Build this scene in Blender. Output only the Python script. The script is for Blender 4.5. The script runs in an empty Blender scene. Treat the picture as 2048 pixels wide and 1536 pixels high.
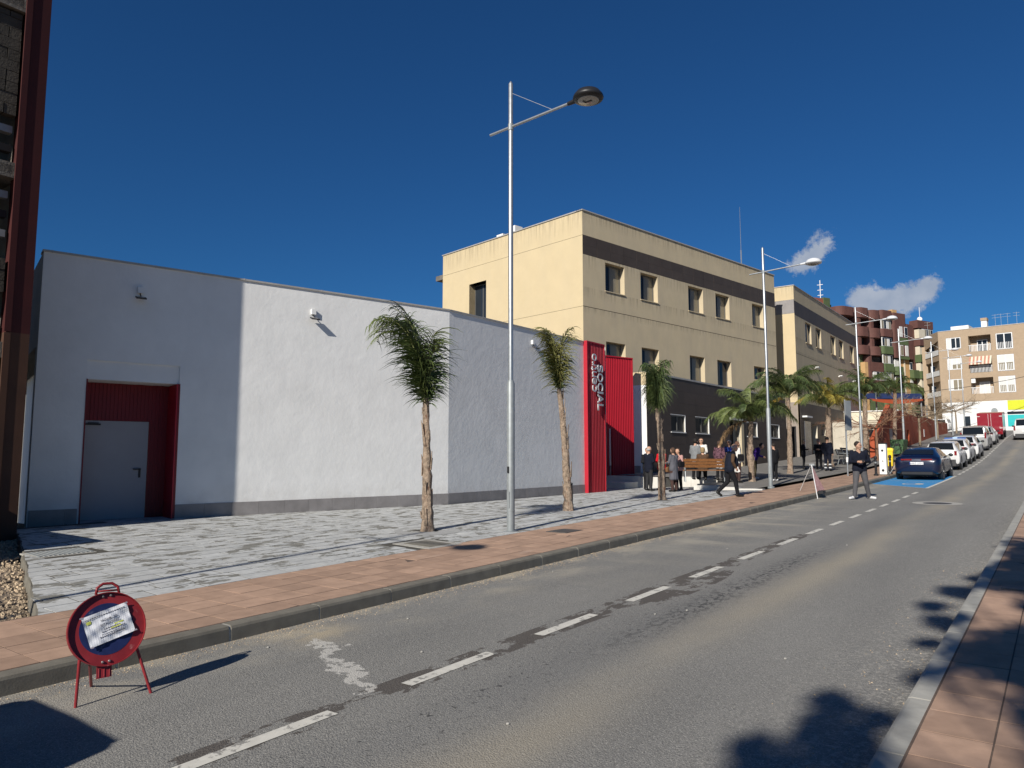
import bpy, math, random
import numpy as np
from mathutils import Vector, Matrix
random.seed(7); np.random.seed(7)
scene = bpy.context.scene
R = math.radians
# ------------------------------------------------------------------ camera
cd = bpy.data.cameras.new('camera'); cam = bpy.data.objects.new('camera', cd)
scene.collection.objects.link(cam); scene.camera = cam
YAW, PITCH, CAMH = R(36.83), R(5.73), 1.74
cam.location = (0, 0, CAMH)
cam.rotation_euler = (R(90) + PITCH, 0, YAW)
cd.sensor_width = 36.0; cd.lens = 36.0 * 1460 / 2048
cd.clip_start = 0.05; cd.clip_end = 3000
# ------------------------------------------------------------------ light
SUN_EL, SUN_AZ = 31.0, -6.5          # elevation; azimuth the light travels to, from +Y
EXPOSURE = 0.26
SUN_W, SKY_W = 4.8, 0.05
trav = Vector((math.sin(R(SUN_AZ)) * math.cos(R(SUN_EL)), math.cos(R(SUN_AZ)) * math.cos(R(SUN_EL)), -math.sin(R(SUN_EL))))
sl = bpy.data.lights.new('sun', 'SUN'); so = bpy.data.objects.new('sun', sl); scene.collection.objects.link(so)
sl.energy = SUN_W; sl.angle = R(0.53); sl.color = (1.0, 0.945, 0.86)
so.rotation_euler = trav.to_track_quat('-Z', 'Y').to_euler(); so.location = (0, -20, 30)
world = bpy.data.worlds.new('World'); scene.world = world; world.use_nodes = True
wt = world.node_tree; wt.nodes.clear()
W = wt.nodes.new
out = W('ShaderNodeOutputWorld'); bg = W('ShaderNodeBackground'); bg.inputs[1].default_value = SKY_W
sky = W('ShaderNodeTexSky'); sky.sky_type = 'NISHITA'; sky.sun_disc = False
sky.sun_elevation = R(SUN_EL)
# the sky's sun stands opposite to the travel direction; rotation is measured clockwise from +Y
sky.sun_rotation = R(180 + SUN_AZ)
sky.altitude = 0; sky.air_density = 1.0; sky.dust_density = 0.1; sky.ozone_density = 5.0
tint = W('ShaderNodeVectorMath'); tint.operation = 'MULTIPLY'; wt.links.new(sky.outputs[0], tint.inputs[0]); tint.inputs[1].default_value = (0.25, 0.645, 1.0)   # deep polarised winter blue
# two low cumulus clouds: noise-edged puffs at fixed sky directions
tc = W('ShaderNodeTexCoord')
def wm(op, a, b=None, c=None):
    n = W('ShaderNodeMath'); n.operation = op
    for i, v in enumerate((a, b, c)):
        if v is None: continue
        if isinstance(v, (int, float)): n.inputs[i].default_value = v
        else: wt.links.new(v, n.inputs[i])
    return n.outputs[0]
puffs = [((-0.222, 0.939, 0.262), 0.017), ((-0.237, 0.94, 0.247), 0.014), ((-0.252, 0.938, 0.238), 0.013),
         ((-0.192, 0.962, 0.193), 0.013), ((-0.165, 0.968, 0.190), 0.018),
         ((-0.144, 0.972, 0.186), 0.019), ((-0.123, 0.974, 0.192), 0.017), ((-0.108, 0.974, 0.201), 0.014), ((-0.178, 0.965, 0.194), 0.015)]
acc = None
for d, r in puffs:
    dn = Vector(d).normalized()
    mp = W('ShaderNodeVectorMath'); mp.operation = 'SUBTRACT'; wt.links.new(tc.outputs['Generated'], mp.inputs[0]); mp.inputs[1].default_value = dn
    ln = W('ShaderNodeVectorMath'); ln.operation = 'LENGTH'; wt.links.new(mp.outputs[0], ln.inputs[0])
    q = wm('DIVIDE', ln.outputs['Value'], r); v = wm('EXPONENT', wm('MULTIPLY', wm('MULTIPLY', q, q), -1.0))
    acc = v if acc is None else wm('ADD', acc, v)
ns = W('ShaderNodeTexNoise'); ns.inputs['Scale'].default_value = 70; ns.inputs['Detail'].default_value = 10; ns.inputs['Roughness'].default_value = 0.68
wt.links.new(tc.outputs['Generated'], ns.inputs['Vector'])
cl = wm('MULTIPLY', wm('SUBTRACT', wm('ADD', wm('MULTIPLY', acc, 0.72), wm('MULTIPLY', ns.outputs['Fac'], 1.9)), 1.28), 2.1)
clc = wm('MULTIPLY', wm('MINIMUM', wm('MAXIMUM', cl, 0.0), 0.85), wm('MINIMUM', wm('MULTIPLY', acc, 2.5), 1.0))
ns2 = W('ShaderNodeTexNoise'); ns2.inputs['Scale'].default_value = 28; ns2.inputs['Detail'].default_value = 5
wt.links.new(tc.outputs['Generated'], ns2.inputs['Vector'])
ccol = W('ShaderNodeMix'); ccol.data_type = 'RGBA'; wt.links.new(ns2.outputs['Fac'], ccol.inputs[0])
ccol.inputs[6].default_value = (3.0, 4.2, 6.2, 1); ccol.inputs[7].default_value = (10.5, 10.8, 11.4, 1)
wmix = W('ShaderNodeMix'); wmix.data_type = 'RGBA'
wt.links.new(clc, wmix.inputs[0]); wt.links.new(tint.outputs[0], wmix.inputs[6]); wt.links.new(ccol.outputs[2], wmix.inputs[7])
wt.links.new(wmix.outputs[2], bg.inputs[0]); wt.links.new(bg.outputs[0], out.inputs[0])
vs = scene.view_settings; vs.view_transform = 'Standard'; vs.look = 'None'; vs.exposure = EXPOSURE; vs.gamma = 1; vs.use_curve_mapping = False
scene.cycles.max_bounces = 6; scene.cycles.use_denoising = True

# ------------------------------------------------------------------ helpers
COL = scene.collection
def tag(o, label=None, cat=None, group=None, kind=None):
    if label: o['label'] = label
    if cat: o['category'] = cat
    if group: o['group'] = group
    if kind: o['kind'] = kind
    return o
def thing(name, label, cat, loc=(0, 0, 0), rz=0.0, group=None):
    o = bpy.data.objects.new(name, None); COL.objects.link(o); o.location = loc; o.rotation_euler = (0, 0, rz)
    o.empty_display_size = 0.2
    return tag(o, label, cat, group)
def wloc(o):
    v = Vector((0, 0, 0))
    while o: v = v + o.location; o = o.parent
    return v
class MB:
    def __init__(s): s.v = []; s.f = []; s.m = []
    def poly(s, pts, m=0):
        i = len(s.v); s.v += [tuple(p) for p in pts]; s.f.append(tuple(range(i, i + len(pts)))); s.m.append(m); return s
    def ob(s, o, a, b, c, m=0):
        o, a, b, c = Vector(o), Vector(a), Vector(b), Vector(c)
        if a.cross(b).dot(c) < 0: a, b = b, a
        i = len(s.v); s.v += [tuple(p) for p in (o, o + a, o + a + b, o + b, o + c, o + a + c, o + a + b + c, o + b + c)]
        for f in ((3, 2, 1, 0), (4, 5, 6, 7), (0, 1, 5, 4), (1, 2, 6, 5), (2, 3, 7, 6), (3, 0, 4, 7)):
            s.f.append(tuple(i + k for k in f)); s.m.append(m)
        return s
    def box(s, x0, x1, y0, y1, z0, z1, m=0): return s.ob((x0, y0, z0), (x1 - x0, 0, 0), (0, y1 - y0, 0), (0, 0, z1 - z0), m)
    def rings(s, rs, m=0, cap=True, closed=True):
        i0 = len(s.v); n = len(rs[0])
        for r in rs: s.v += [tuple(p) for p in r]
        for k in range(len(rs) - 1):
            for j in range(n if closed else n - 1):
                a = i0 + k * n + j; b = i0 + k * n + (j + 1) % n
                s.f.append((a, b, b + n, a + n)); s.m.append(m)
        if cap and closed:
            s.f.append(tuple(i0 + j for j in range(n))[::-1]); s.m.append(m)
            s.f.append(tuple(i0 + (len(rs) - 1) * n + j for j in range(n))); s.m.append(m)
        return s
    def tube(s, pts, rads, n=8, m=0, cap=True, jit=0.0):
        pts = [Vector(p) for p in pts]
        if isinstance(rads, (int, float)): rads = [rads] * len(pts)
        rs = []; u = None
        for k, p in enumerate(pts):
            t = (pts[min(k + 1, len(pts) - 1)] - pts[max(k - 1, 0)])
            t = t.normalized() if t.length > 1e-9 else Vector((0, 0, 1))
            if u is None: u = t.orthogonal().normalized()
            else:
                u = u - t * u.dot(t); u = u.normalized() if u.length > 1e-6 else t.orthogonal().normalized()
            w = t.cross(u)
            rs.append([p + (u * math.cos(6.28319 * j / n) + w * math.sin(6.28319 * j / n)) * rads[k] * (1 + (random.uniform(-jit, jit) if jit else 0)) for j in range(n)])
        return s.rings(rs, m, cap)
    def lathe(s, c, prof, n=16, ax='z', m=0, cap=True):
        rs = []
        for r, h in prof:
            ring = []
            for j in range(n):
                a = 6.28319 * j / n; p = (r * math.cos(a), r * math.sin(a), h)
                if ax == 'x': p = (h, r * math.cos(a), r * math.sin(a))
                if ax == 'y': p = (r * math.sin(a), h, r * math.cos(a))
                ring.append((c[0] + p[0], c[1] + p[1], c[2] + p[2]))
            rs.append(ring)
        return s.rings(rs, m, cap)
    def ball(s, c, r, nu=10, nv=7, m=0):
        if isinstance(r, (int, float)): r = (r, r, r)
        rs = []
        for k in range(nv + 1):
            ph = math.pi * (k / nv) ; rr = max(math.sin(ph), 0.02)
            rs.append([(c[0] + r[0] * rr * math.cos(6.28319 * j / nu), c[1] + r[1] * rr * math.sin(6.28319 * j / nu), c[2] - r[2] * math.cos(ph)) for j in range(nu)])
        return s.rings(rs, m)
    def mesh(s, name, mats, smooth=False, off=Vector((0, 0, 0)), angle=None):
        me = bpy.data.meshes.new(name)
        v = np.array(s.v, dtype=float) - np.array(off) if s.v else np.zeros((0, 3))
        me.from_pydata(v.tolist(), [], s.f)
        if not isinstance(mats, (list, tuple)): mats = [mats]
        for mm in mats: me.materials.append(mm)
        if len(mats) > 1: me.polygons.foreach_set('material_index', s.m)
        if smooth:
            me.polygons.foreach_set('use_smooth', [True] * len(s.f))
            if angle: me.set_sharp_from_angle(angle=R(angle))
        me.update(); return me
    def build(s, name, mats, parent=None, smooth=False, angle=None, at=None, label=None):
        off = wloc(parent) if parent else (Vector(at) if at else Vector((0, 0, 0)))
        me = s.mesh(name, mats, smooth, off, angle)
        o = bpy.data.objects.new(name, me); COL.objects.link(o)
        if parent: o.parent = parent
        elif at: o.location = at
        if label: o['label'] = label
        return o
def copy_tree(o, parent=None, loc=None, rz=None, label=None):
    c = o.copy(); COL.objects.link(c)
    if parent: c.parent = parent
    if loc is not None: c.location = loc
    if rz is not None: c.rotation_euler = (0, 0, rz)
    if label: c['label'] = label
    for ch in o.children: copy_tree(ch, c)
    return c
def text_obj(name, s, mat, parent, origin, xd, yd, nd, height=None, width=None, extr=0.02, size=1.0, boldoff=0.0):
    cu = bpy.data.curves.new('t', 'FONT'); cu.body = s; cu.size = size; cu.extrude = 0.5; cu.offset = boldoff
    t = bpy.data.objects.new('t', cu); COL.objects.link(t)
    dg = bpy.context.evaluated_depsgraph_get(); me = bpy.data.meshes.new_from_object(t.evaluated_get(dg))
    bpy.data.objects.remove(t)
    n = len(me.vertices); co = np.empty(n * 3); me.vertices.foreach_get('co', co); co = co.reshape(-1, 3)
    if n == 0: return None
    mn, mx = co.min(0), co.max(0)
    sy = height / (mx[1] - mn[1]) if height else 1.0
    sx = width / (mx[0] - mn[0]) if width else sy
    co[:, 0] = (co[:, 0] - mn[0]) * sx; co[:, 1] = (co[:, 1] - mn[1]) * sy; co[:, 2] = (co[:, 2] + 0.5) * extr
    B = np.array([list(xd), list(yd), list(nd)]); w = co @ B + np.array(origin) - np.array(wloc(parent) if parent else (0, 0, 0))
    me.vertices.foreach_set('co', w.ravel()); me.materials.clear(); me.materials.append(mat); me.update()
    o = bpy.data.objects.new(name, me); COL.objects.link(o)
    if parent: o.parent = parent
    return o

# ------------------------------------------------------------------ materials
MATS = {}
def mat(name, col, rough=0.7, var=0.12, scale=3.0, bump=0.0, bscale=40.0, metal=0.0, rnd=0.0, drips=None, splash=None, detail=5, spec=0.4, stain=None, streak=None, emit=None, bdist=0.01, big=0.0, bigscale=0.4, coat=0.0):
    if name in MATS: return MATS[name]
    m = bpy.data.materials.new(name); m.use_nodes = True; nt = m.node_tree; N = nt.nodes.new; L = nt.links.new
    p = nt.nodes['Principled BSDF']
    p.inputs['Roughness'].default_value = rough; p.inputs['Metallic'].default_value = metal
    p.inputs['Specular IOR Level'].default_value = spec; p.inputs['Coat Weight'].default_value = coat
    geo = N('ShaderNodeNewGeometry'); pos = geo.outputs['Position']
    def noise(sc, det=detail, vec=None, ro=0.6):
        n = N('ShaderNodeTexNoise'); n.inputs['Scale'].default_value = sc; n.inputs['Detail'].default_value = det; n.inputs['Roughness'].default_value = ro
        L(vec if vec else pos, n.inputs['Vector']); return n.outputs['Fac']
    def ramp(f, a, b):
        n = N('ShaderNodeMapRange'); L(f, n.inputs[0]); n.inputs[1].default_value = a; n.inputs[2].default_value = b; return n.outputs[0]
    def mx(f, a, b, typ='MIX'):
        n = N('ShaderNodeMix'); n.data_type = 'RGBA'; n.blend_type = typ
        for i, v in ((0, f), (6, a), (7, b)):
            if isinstance(v, (int, float)): n.inputs[i].default_value = v
            elif isinstance(v, tuple): n.inputs[i].default_value = (*v[:3], 1)
            else: L(v, n.inputs[i])
        return n.outputs[2]
    c = tuple(col)
    lo = tuple(x * (1 - var) for x in c); hi = tuple(min(1, x * (1 + var)) for x in c)
    cur = mx(ramp(noise(scale), 0.3, 0.7), lo, hi)
    if big: cur = mx(ramp(noise(bigscale, 3), 0.35, 0.65), cur, tuple(x * (1 - big) for x in c)) if False else mx(mulf(nt, ramp(noise(bigscale, 4), 0.4, 0.7), big), cur, tuple(x * 0.45 for x in c))
    if rnd:
        oi = N('ShaderNodeObjectInfo'); ad = N('ShaderNodeMath'); ad.operation = 'ADD'; L(oi.outputs['Random'], ad.inputs[0]); L(geo.outputs['Random Per Island'], ad.inputs[1])
        fr = N('ShaderNodeMath'); fr.operation = 'FRACT'; L(ad.outputs[0], fr.inputs[0])
        mr = N('ShaderNodeMapRange'); L(fr.outputs[0], mr.inputs[0]); mr.inputs[3].default_value = 1 - rnd; mr.inputs[4].default_value = 1 + rnd
        vm = N('ShaderNodeVectorMath'); vm.operation = 'SCALE'; L(cur, vm.inputs[0]); L(mr.outputs[0], vm.inputs['Scale']); cur = vm.outputs[0]
    if streak:   # vertical rain streaks: (strength, colour)
        mp = N('ShaderNodeMapping'); L(pos, mp.inputs[0]); mp.inputs['Scale'].default_value = (1.3, 1.3, 0.42)
        f = mulf(nt, ramp(noise(1.1, 7, mp.outputs[0]), 0.42, 0.72), streak[0]); cur = mx(f, cur, streak[1])
    if drips or splash:
        sp_ = N('ShaderNodeSeparateXYZ'); L(pos, sp_.inputs[0])
        mp = N('ShaderNodeMapping'); L(pos, mp.inputs[0]); mp.inputs['Scale'].default_value = (1, 1, 0.06); dn_ = noise(7, 5, mp.outputs[0], 0.7)
        for zt_, ln_ in (drips or ()):     # dirt that ran down from a ledge at height zt_
            k_ = N('ShaderNodeMath'); k_.operation = 'MULTIPLY'; L(ramp(sp_.outputs[2], zt_ - ln_, zt_), k_.inputs[0]); L(ramp(dn_, 0.44, 0.66), k_.inputs[1])
            k2 = N('ShaderNodeMath'); k2.operation = 'MULTIPLY'; L(k_.outputs[0], k2.inputs[0])
            k3 = N('ShaderNodeMath'); k3.operation = 'LESS_THAN'; L(sp_.outputs[2], k3.inputs[0]); k3.inputs[1].default_value = zt_ + .01; L(k3.outputs[0], k2.inputs[1])
            cur = mx(mulf(nt, k2.outputs[0], 0.55), cur, (0.17, 0.14, 0.10))
        if splash:
            k_ = N('ShaderNodeMath'); k_.operation = 'MULTIPLY'; L(ramp(sp_.outputs[2], splash, splash - .5), k_.inputs[0]); L(ramp(noise(3, 5), 0.35, 0.7), k_.inputs[1])
            cur = mx(mulf(nt, k_.outputs[0], 0.35), cur, (0.34, 0.31, 0.27))
    if stain:    # (threshold, width, scale, colour, stretch)
        mp = N('ShaderNodeMapping'); L(pos, mp.inputs[0]); mp.inputs['Scale'].default_value = stain[4]
        cur = mx(ramp(noise(stain[2], 6, mp.outputs[0], 0.65), stain[0], stain[0] + stain[1]), cur, stain[3])
    L(cur, p.inputs['Base Color'])
    if bump:
        b = N('ShaderNodeBump'); b.inputs['Strength'].default_value = bump; b.inputs['Distance'].default_value = bdist
        L(noise(bscale, 4), b.inputs['Height']); L(b.outputs[0], p.inputs['Normal'])
    if emit: p.inputs['Emission Color'].default_value = (*emit[:3], 1); p.inputs['Emission Strength'].default_value = emit[3]
    MATS[name] = m; return m
def mulf(nt, a, k):
    n = nt.nodes.new('ShaderNodeMath'); n.operation = 'MULTIPLY'; nt.links.new(a, n.inputs[0]); n.inputs[1].default_value = k; return n.outputs[0]

M_white = mat('white_stucco', (0.76, 0.755, 0.735), 0.9, 0.05, 1.2, 0.36, 5, bdist=0.02, streak=(0.16, (0.56, 0.56, 0.56)), splash=1.15, spec=0.2)
M_stone = mat('grey_paver', (0.43, 0.435, 0.425), 0.9, 0.12, 9, 0.25, 60, rnd=0.08, stain=(0.53, 0.035, 2.6, (0.20, 0.195, 0.175), (1.7, 0.9, 1)), bdist=0.004, spec=0.25)
M_joint = mat('joint_sand', (0.085, 0.08, 0.07), 0.95, 0.25, 14, 0.3, 120, spec=0.1)
M_red_tile = mat('red_pavement_tile', (0.37, 0.245, 0.175), 0.9, 0.14, 5, 0.25, 80, rnd=0.13, stain=(0.62, 0.14, 0.9, (0.46, 0.34, 0.27), (1.5, 0.5, 1)), bdist=0.004, spec=0.25)
M_red_joint = mat('red_joint', (0.12, 0.085, 0.065), 0.95, 0.2, 20)
M_kerb = mat('kerb_concrete', (0.165, 0.152, 0.125), 0.85, 0.16, 6, 0.35, 70, rnd=0.10, stain=(0.6, 0.15, 2.2, (0.11, 0.10, 0.09), (1, 0.6, 2)), bdist=0.005, spec=0.3)
M_kerb_r = mat('kerb_concrete_pale', (0.34, 0.33, 0.295), 0.85, 0.16, 6, 0.35, 70, rnd=0.08, bdist=0.005)
M_mortar = mat('pale_mortar', (0.36, 0.345, 0.31), 0.95, 0.2, 30)
M_skirt = mat('grey_skirting_tile', (0.235, 0.22, 0.215), 0.55, 0.14, 3.5, rnd=0.07, streak=(0.2, (0.30, 0.285, 0.275)))
M_yellow = mat('cream_render', (0.57, 0.465, 0.29), 0.9, 0.035, 1.2, 0.35, 60, bdist=0.006, streak=(0.16, (0.47, 0.40, 0.29)), drips=[(14.2, 1.2)], spec=0.15)
M_yellow2 = mat('cream_render_weathered', (0.54, 0.452, 0.305), 0.9, 0.04, 1.2, 0.35, 60, bdist=0.006, streak=(0.42, (0.42, 0.36, 0.27)), drips=[(11.95, .8), (14.2, .7), (10.27, .6), (9.26, .35)], spec=0.15)
M_groove = mat('render_groove', (0.12, 0.10, 0.08), 0.9, 0.1)
M_coping = mat('metal_coping', (0.42, 0.40, 0.37), 0.5, 0.12, 4, metal=0.2)
M_darktile = mat('dark_stone_tile', (0.060, 0.045, 0.036), 0.6, 0.10, 2.0, 0.1, 50, rnd=0.09, streak=(0.3, (0.080, 0.064, 0.052)))
M_dt_joint = mat('dark_tile_joint', (0.05, 0.042, 0.038), 0.9, 0.1)
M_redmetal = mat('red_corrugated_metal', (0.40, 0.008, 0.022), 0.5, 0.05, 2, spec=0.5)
M_redshade = mat('recess_shade_red', (0.17, 0.006, 0.012), 0.5, 0.1, 2)  # darker copy of the red metal: shade of the recesses put into the colour
M_letter = mat('brushed_letter_metal', (0.62, 0.62, 0.62), 0.35, 0.04, 4, metal=0.3)
M_doorgrey = mat('grey_door_leaf', (0.36, 0.35, 0.36), 0.5, 0.04, 2)
M_black = mat('black_plastic', (0.018, 0.018, 0.02), 0.45, 0.1, 5)
M_rubber = mat('tyre_rubber', (0.022, 0.022, 0.022), 0.85, 0.15, 20)
M_dark = mat('dark_interior', (0.012, 0.012, 0.013), 0.7, 0.2, 2)
M_galv = mat('galvanised_steel', (0.42, 0.44, 0.45), 0.42, 0.14, 12, metal=0.75, streak=(0.3, (0.28, 0.29, 0.30)))
M_galvd = mat('painted_grey_steel', (0.26, 0.28, 0.285), 0.5, 0.12, 8, metal=0.3, streak=(0.3, (0.36, 0.37, 0.37)))
M_lampsunlit = mat('sunlit_lamp_shell', (0.62, 0.63, 0.64), 0.35, 0.04, 4)  # sun glare on the farther lamp heads put into a pale colour
M_lens = mat('lamp_lens', (0.34, 0.33, 0.31), 0.2, 0.06, 3)
M_wood = mat('varnished_wood', (0.20, 0.085, 0.028), 0.5, 0.25, 18, rnd=0.15)
M_stonewhite = mat('white_stone_curb', (0.62, 0.60, 0.55), 0.8, 0.08, 3, 0.2, 40, streak=(0.4, (0.42, 0.40, 0.35)))
M_bark = mat('palm_trunk_fibre', (0.27, 0.205, 0.15), 0.95, 0.45, 14, 0.9, 30, bdist=0.03, stain=(0.56, 0.1, 5, (0.16, 0.075, 0.045), (3, 3, 0.7)))
M_palmol = mat('palm_leaf_olive', (0.150, 0.145, 0.045), 0.6, 0.35, 3.5, rnd=0.3, spec=0.3)
M_palm = mat('palm_leaf', (0.095, 0.122, 0.034), 0.55, 0.35, 3.5, rnd=0.22, spec=0.35)
M_palmdark = mat('palm_leaf_deep', (0.060, 0.090, 0.028), 0.55, 0.35, 3.5, rnd=0.22, spec=0.35)
M_palmyel = mat('palm_leaf_yellowed', (0.24, 0.19, 0.03), 0.6, 0.35, 3.5, rnd=0.2)
M_palmgold = mat('palm_leaf_golden', (0.42, 0.27, 0.04), 0.6, 0.3, 3.5, rnd=0.2)
M_palmdry = mat('palm_leaf_dry', (0.20, 0.125, 0.06), 0.8, 0.35, 3.5, rnd=0.25)
M_rachis = mat('palm_rachis', (0.20, 0.21, 0.07), 0.6, 0.2, 5)
M_twig = mat('bare_twig', (0.19, 0.10, 0.06), 0.9, 0.3, 12)
M_twig2 = mat('grey_twig', (0.24, 0.19, 0.13), 0.9, 0.3, 12)
M_alu = mat('grey_window_frame', (0.16, 0.155, 0.145), 0.4, 0.05, 3, metal=0.4)
M_walu = mat('white_window_frame', (0.72, 0.72, 0.71), 0.45, 0.04, 3)
M_blind = mat('white_roller_blind', (0.62, 0.61, 0.58), 0.6, 0.05, 6)
M_corten = mat('rust_orange_render', (0.36, 0.075, 0.030), 0.85, 0.12, 1.5, 0.3, 50, streak=(0.35, (0.22, 0.05, 0.022)))
M_stair = mat('pale_stair_stone', (0.50, 0.455, 0.37), 0.85, 0.12, 2, streak=(0.4, (0.36, 0.32, 0.26)))
M_brown = mat('red_brown_tile', (0.115, 0.050, 0.040), 0.75, 0.12, 2, streak=(0.25, (0.11, 0.052, 0.042)))
M_green = mat('green_tile', (0.083, 0.115, 0.048), 0.7, 0.12, 2)
M_ochre = mat('ochre_render', (0.50, 0.31, 0.14), 0.85, 0.08, 2)
M_brick = mat('pinkish_beige_brick', (0.37, 0.28, 0.19), 0.85, 0.07, 3, streak=(0.2, (0.33, 0.25, 0.185)), bump=0.2)
M_cream = mat('cream_paint', (0.60, 0.54, 0.42), 0.8, 0.06, 2)
M_wpaint = mat('white_paint', (0.74, 0.74, 0.72), 0.75, 0.05, 2)
M_concrete = mat('raw_concrete', (0.16, 0.145, 0.125), 0.95, 0.25, 2.5, 0.6, 25, bdist=0.02, streak=(0.4, (0.15, 0.13, 0.11)))
M_block = mat('rough_blockwork', (0.06, 0.053, 0.043), 0.95, 0.25, 3, 0.7, 30, bdist=0.02, rnd=0.12)
M_redsteel = mat('red_painted_column', (0.05, 0.006, 0.005), 0.75, 0.15, 3, streak=(0.3, (0.04, 0.008, 0.007)))
M_orange = mat('orange_brown_panel', (0.075, 0.033, 0.018), 0.8, 0.15, 2)
M_gravel = mat('gravel_stones', (0.40, 0.31, 0.21), 0.95, 0.3, 9, rnd=0.35)
M_dirt = mat('gravel_dirt', (0.27, 0.21, 0.15), 0.95, 0.3, 7, 0.8, 35, bdist=0.02)
M_ground = mat('bare_ground', (0.22, 0.19, 0.15), 0.95, 0.2, 0.8)
M_grey_pave = mat('dark_pavement_slab', (0.175, 0.165, 0.15), 0.85, 0.14, 3, 0.2, 50, stain=(0.58, 0.1, 0.9, (0.27, 0.26, 0.245), (1.5, 0.6, 1)))
M_paint = mat('road_paint', (0.56, 0.54, 0.48), 0.85, 0.10, 14, stain=(0.56, 0.05, 11, (0.24, 0.23, 0.21), (1, 1, 1)))
M_blue = mat('blue_bay_paint', (0.045, 0.24, 0.50), 0.75, 0.10, 4, stain=(0.66, 0.08, 7, (0.10, 0.20, 0.30), (1, 1, 1)))
M_iron = mat('cast_iron_cover', (0.10, 0.095, 0.09), 0.6, 0.2, 30, 0.4, 120, metal=0.4)
M_yplastic = mat('yellow_plastic', (0.80, 0.58, 0.02), 0.5, 0.04, 3)
M_gcont = mat('green_container', (0.05, 0.11, 0.045), 0.6, 0.1, 3)
M_orangecloth = mat('orange_awning', (0.34, 0.065, 0.02), 0.8, 0.08, 3)
M_bluecloth = mat('navy_awning', (0.012, 0.028, 0.10), 0.8, 0.08, 3)
M_paper = mat('crumpled_paper', (0.66, 0.67, 0.70), 0.35, 0.05, 8, 0.3, 16, bdist=0.012, coat=0.5)
M_ink = mat('printed_ink', (0.10, 0.10, 0.12), 0.7, 0.1)
M_highl = mat('yellow_highlight', (0.50, 0.54, 0.10), 0.7, 0.1)
M_signred = mat('faded_red_enamel', (0.22, 0.020, 0.024), 0.42, 0.2, 9, spec=0.4, stain=(0.64, 0.1, 12, (0.36, 0.14, 0.13), (1, 1, 1)))
M_signblue = mat('scuffed_blue_enamel', (0.014, 0.022, 0.085), 0.45, 0.25, 14, stain=(0.6, 0.12, 15, (0.10, 0.12, 0.20), (1, 1, 1)))
M_bolt = mat('zinc_bolt', (0.35, 0.34, 0.33), 0.4, 0.1, metal=0.8)
M_crackpaint = M_paint
M_leafdark = mat('broad_leaf', (0.05, 0.09, 0.03), 0.6, 0.3, 4, rnd=0.25)
def glass(name, col, rough=0.05):
    m = mat(name, col, rough, 0.15, 1.2, spec=0.28); return m
M_glass = glass('dark_window_glass', (0.022, 0.028, 0.036))
M_glassk = mat('unlit_window_glass', (0.012, 0.012, 0.013), 0.3, 0.15, 1.2, spec=0.08)
M_glassc = glass('curtained_window_glass', (0.24, 0.21, 0.15), 0.12)
M_carglass = glass('car_window_glass', (0.010, 0.012, 0.014), 0.04)
# ------------------------------------------------------------------ terrain profile
RYK = [-60, 0, 10, 18, 24, 30, 35, 39.3, 45, 50.6, 57, 65, 74, 84, 107, 125, 160, 400]
RZK = [-1.15, 0, .193, .35, .47, .62, .74, .86, 1.09, 1.35, 1.74, 2.31, 2.97, 3.70, 4.90, 5.55, 6.0, 7.0]
_ys = np.arange(-60, 400, 0.5); _zs = np.interp(_ys, RYK, RZK)
_k = np.ones(13) / 13; _zp = np.pad(_zs, 6, mode='edge'); _zsm = np.convolve(_zp, _k, 'valid')
_zsm[:20] = _zs[:20]
def zr(y): return float(np.interp(y, _ys, _zsm))
KX0, KX1 = -6.30, -6.15           # left kerb
PX = -8.1                         # red strip / plaza boundary
def edge_wob(y): return PX
def pl(x, y):                     # pavement level
    s = zr(y) + .14
    if x > PX: return s
    if y < 25:
        w = min(1, (PX - x) / 5.4); return s * (1 - w) + w * (.42 + (y - 6) * .0045)
    w = min(1, (PX - x) / 6); return s + w * (.12 + .15 * max(0, min(1, (42 - y) / 12)))
def sheet(name, xs, ys, zf, m, label=None, kind='structure', parent=None, side=0.0):
    mb = MB(); nx, ny = len(xs), len(ys)
    for y in ys:
        for x in xs: mb.v.append((x, y, zf(x, y)))
    for j in range(ny - 1):
        for i in range(nx - 1):
            a = j * nx + i; mb.f.append((a, a + 1, a + nx + 1, a + nx)); mb.m.append(0)
    o = mb.build(name, m, parent, smooth=True)
    if not parent: tag(o, label, None, None, kind)
    return o
def fr(a, b, st): return list(np.arange(a, b + st * 0.5, st))

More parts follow.
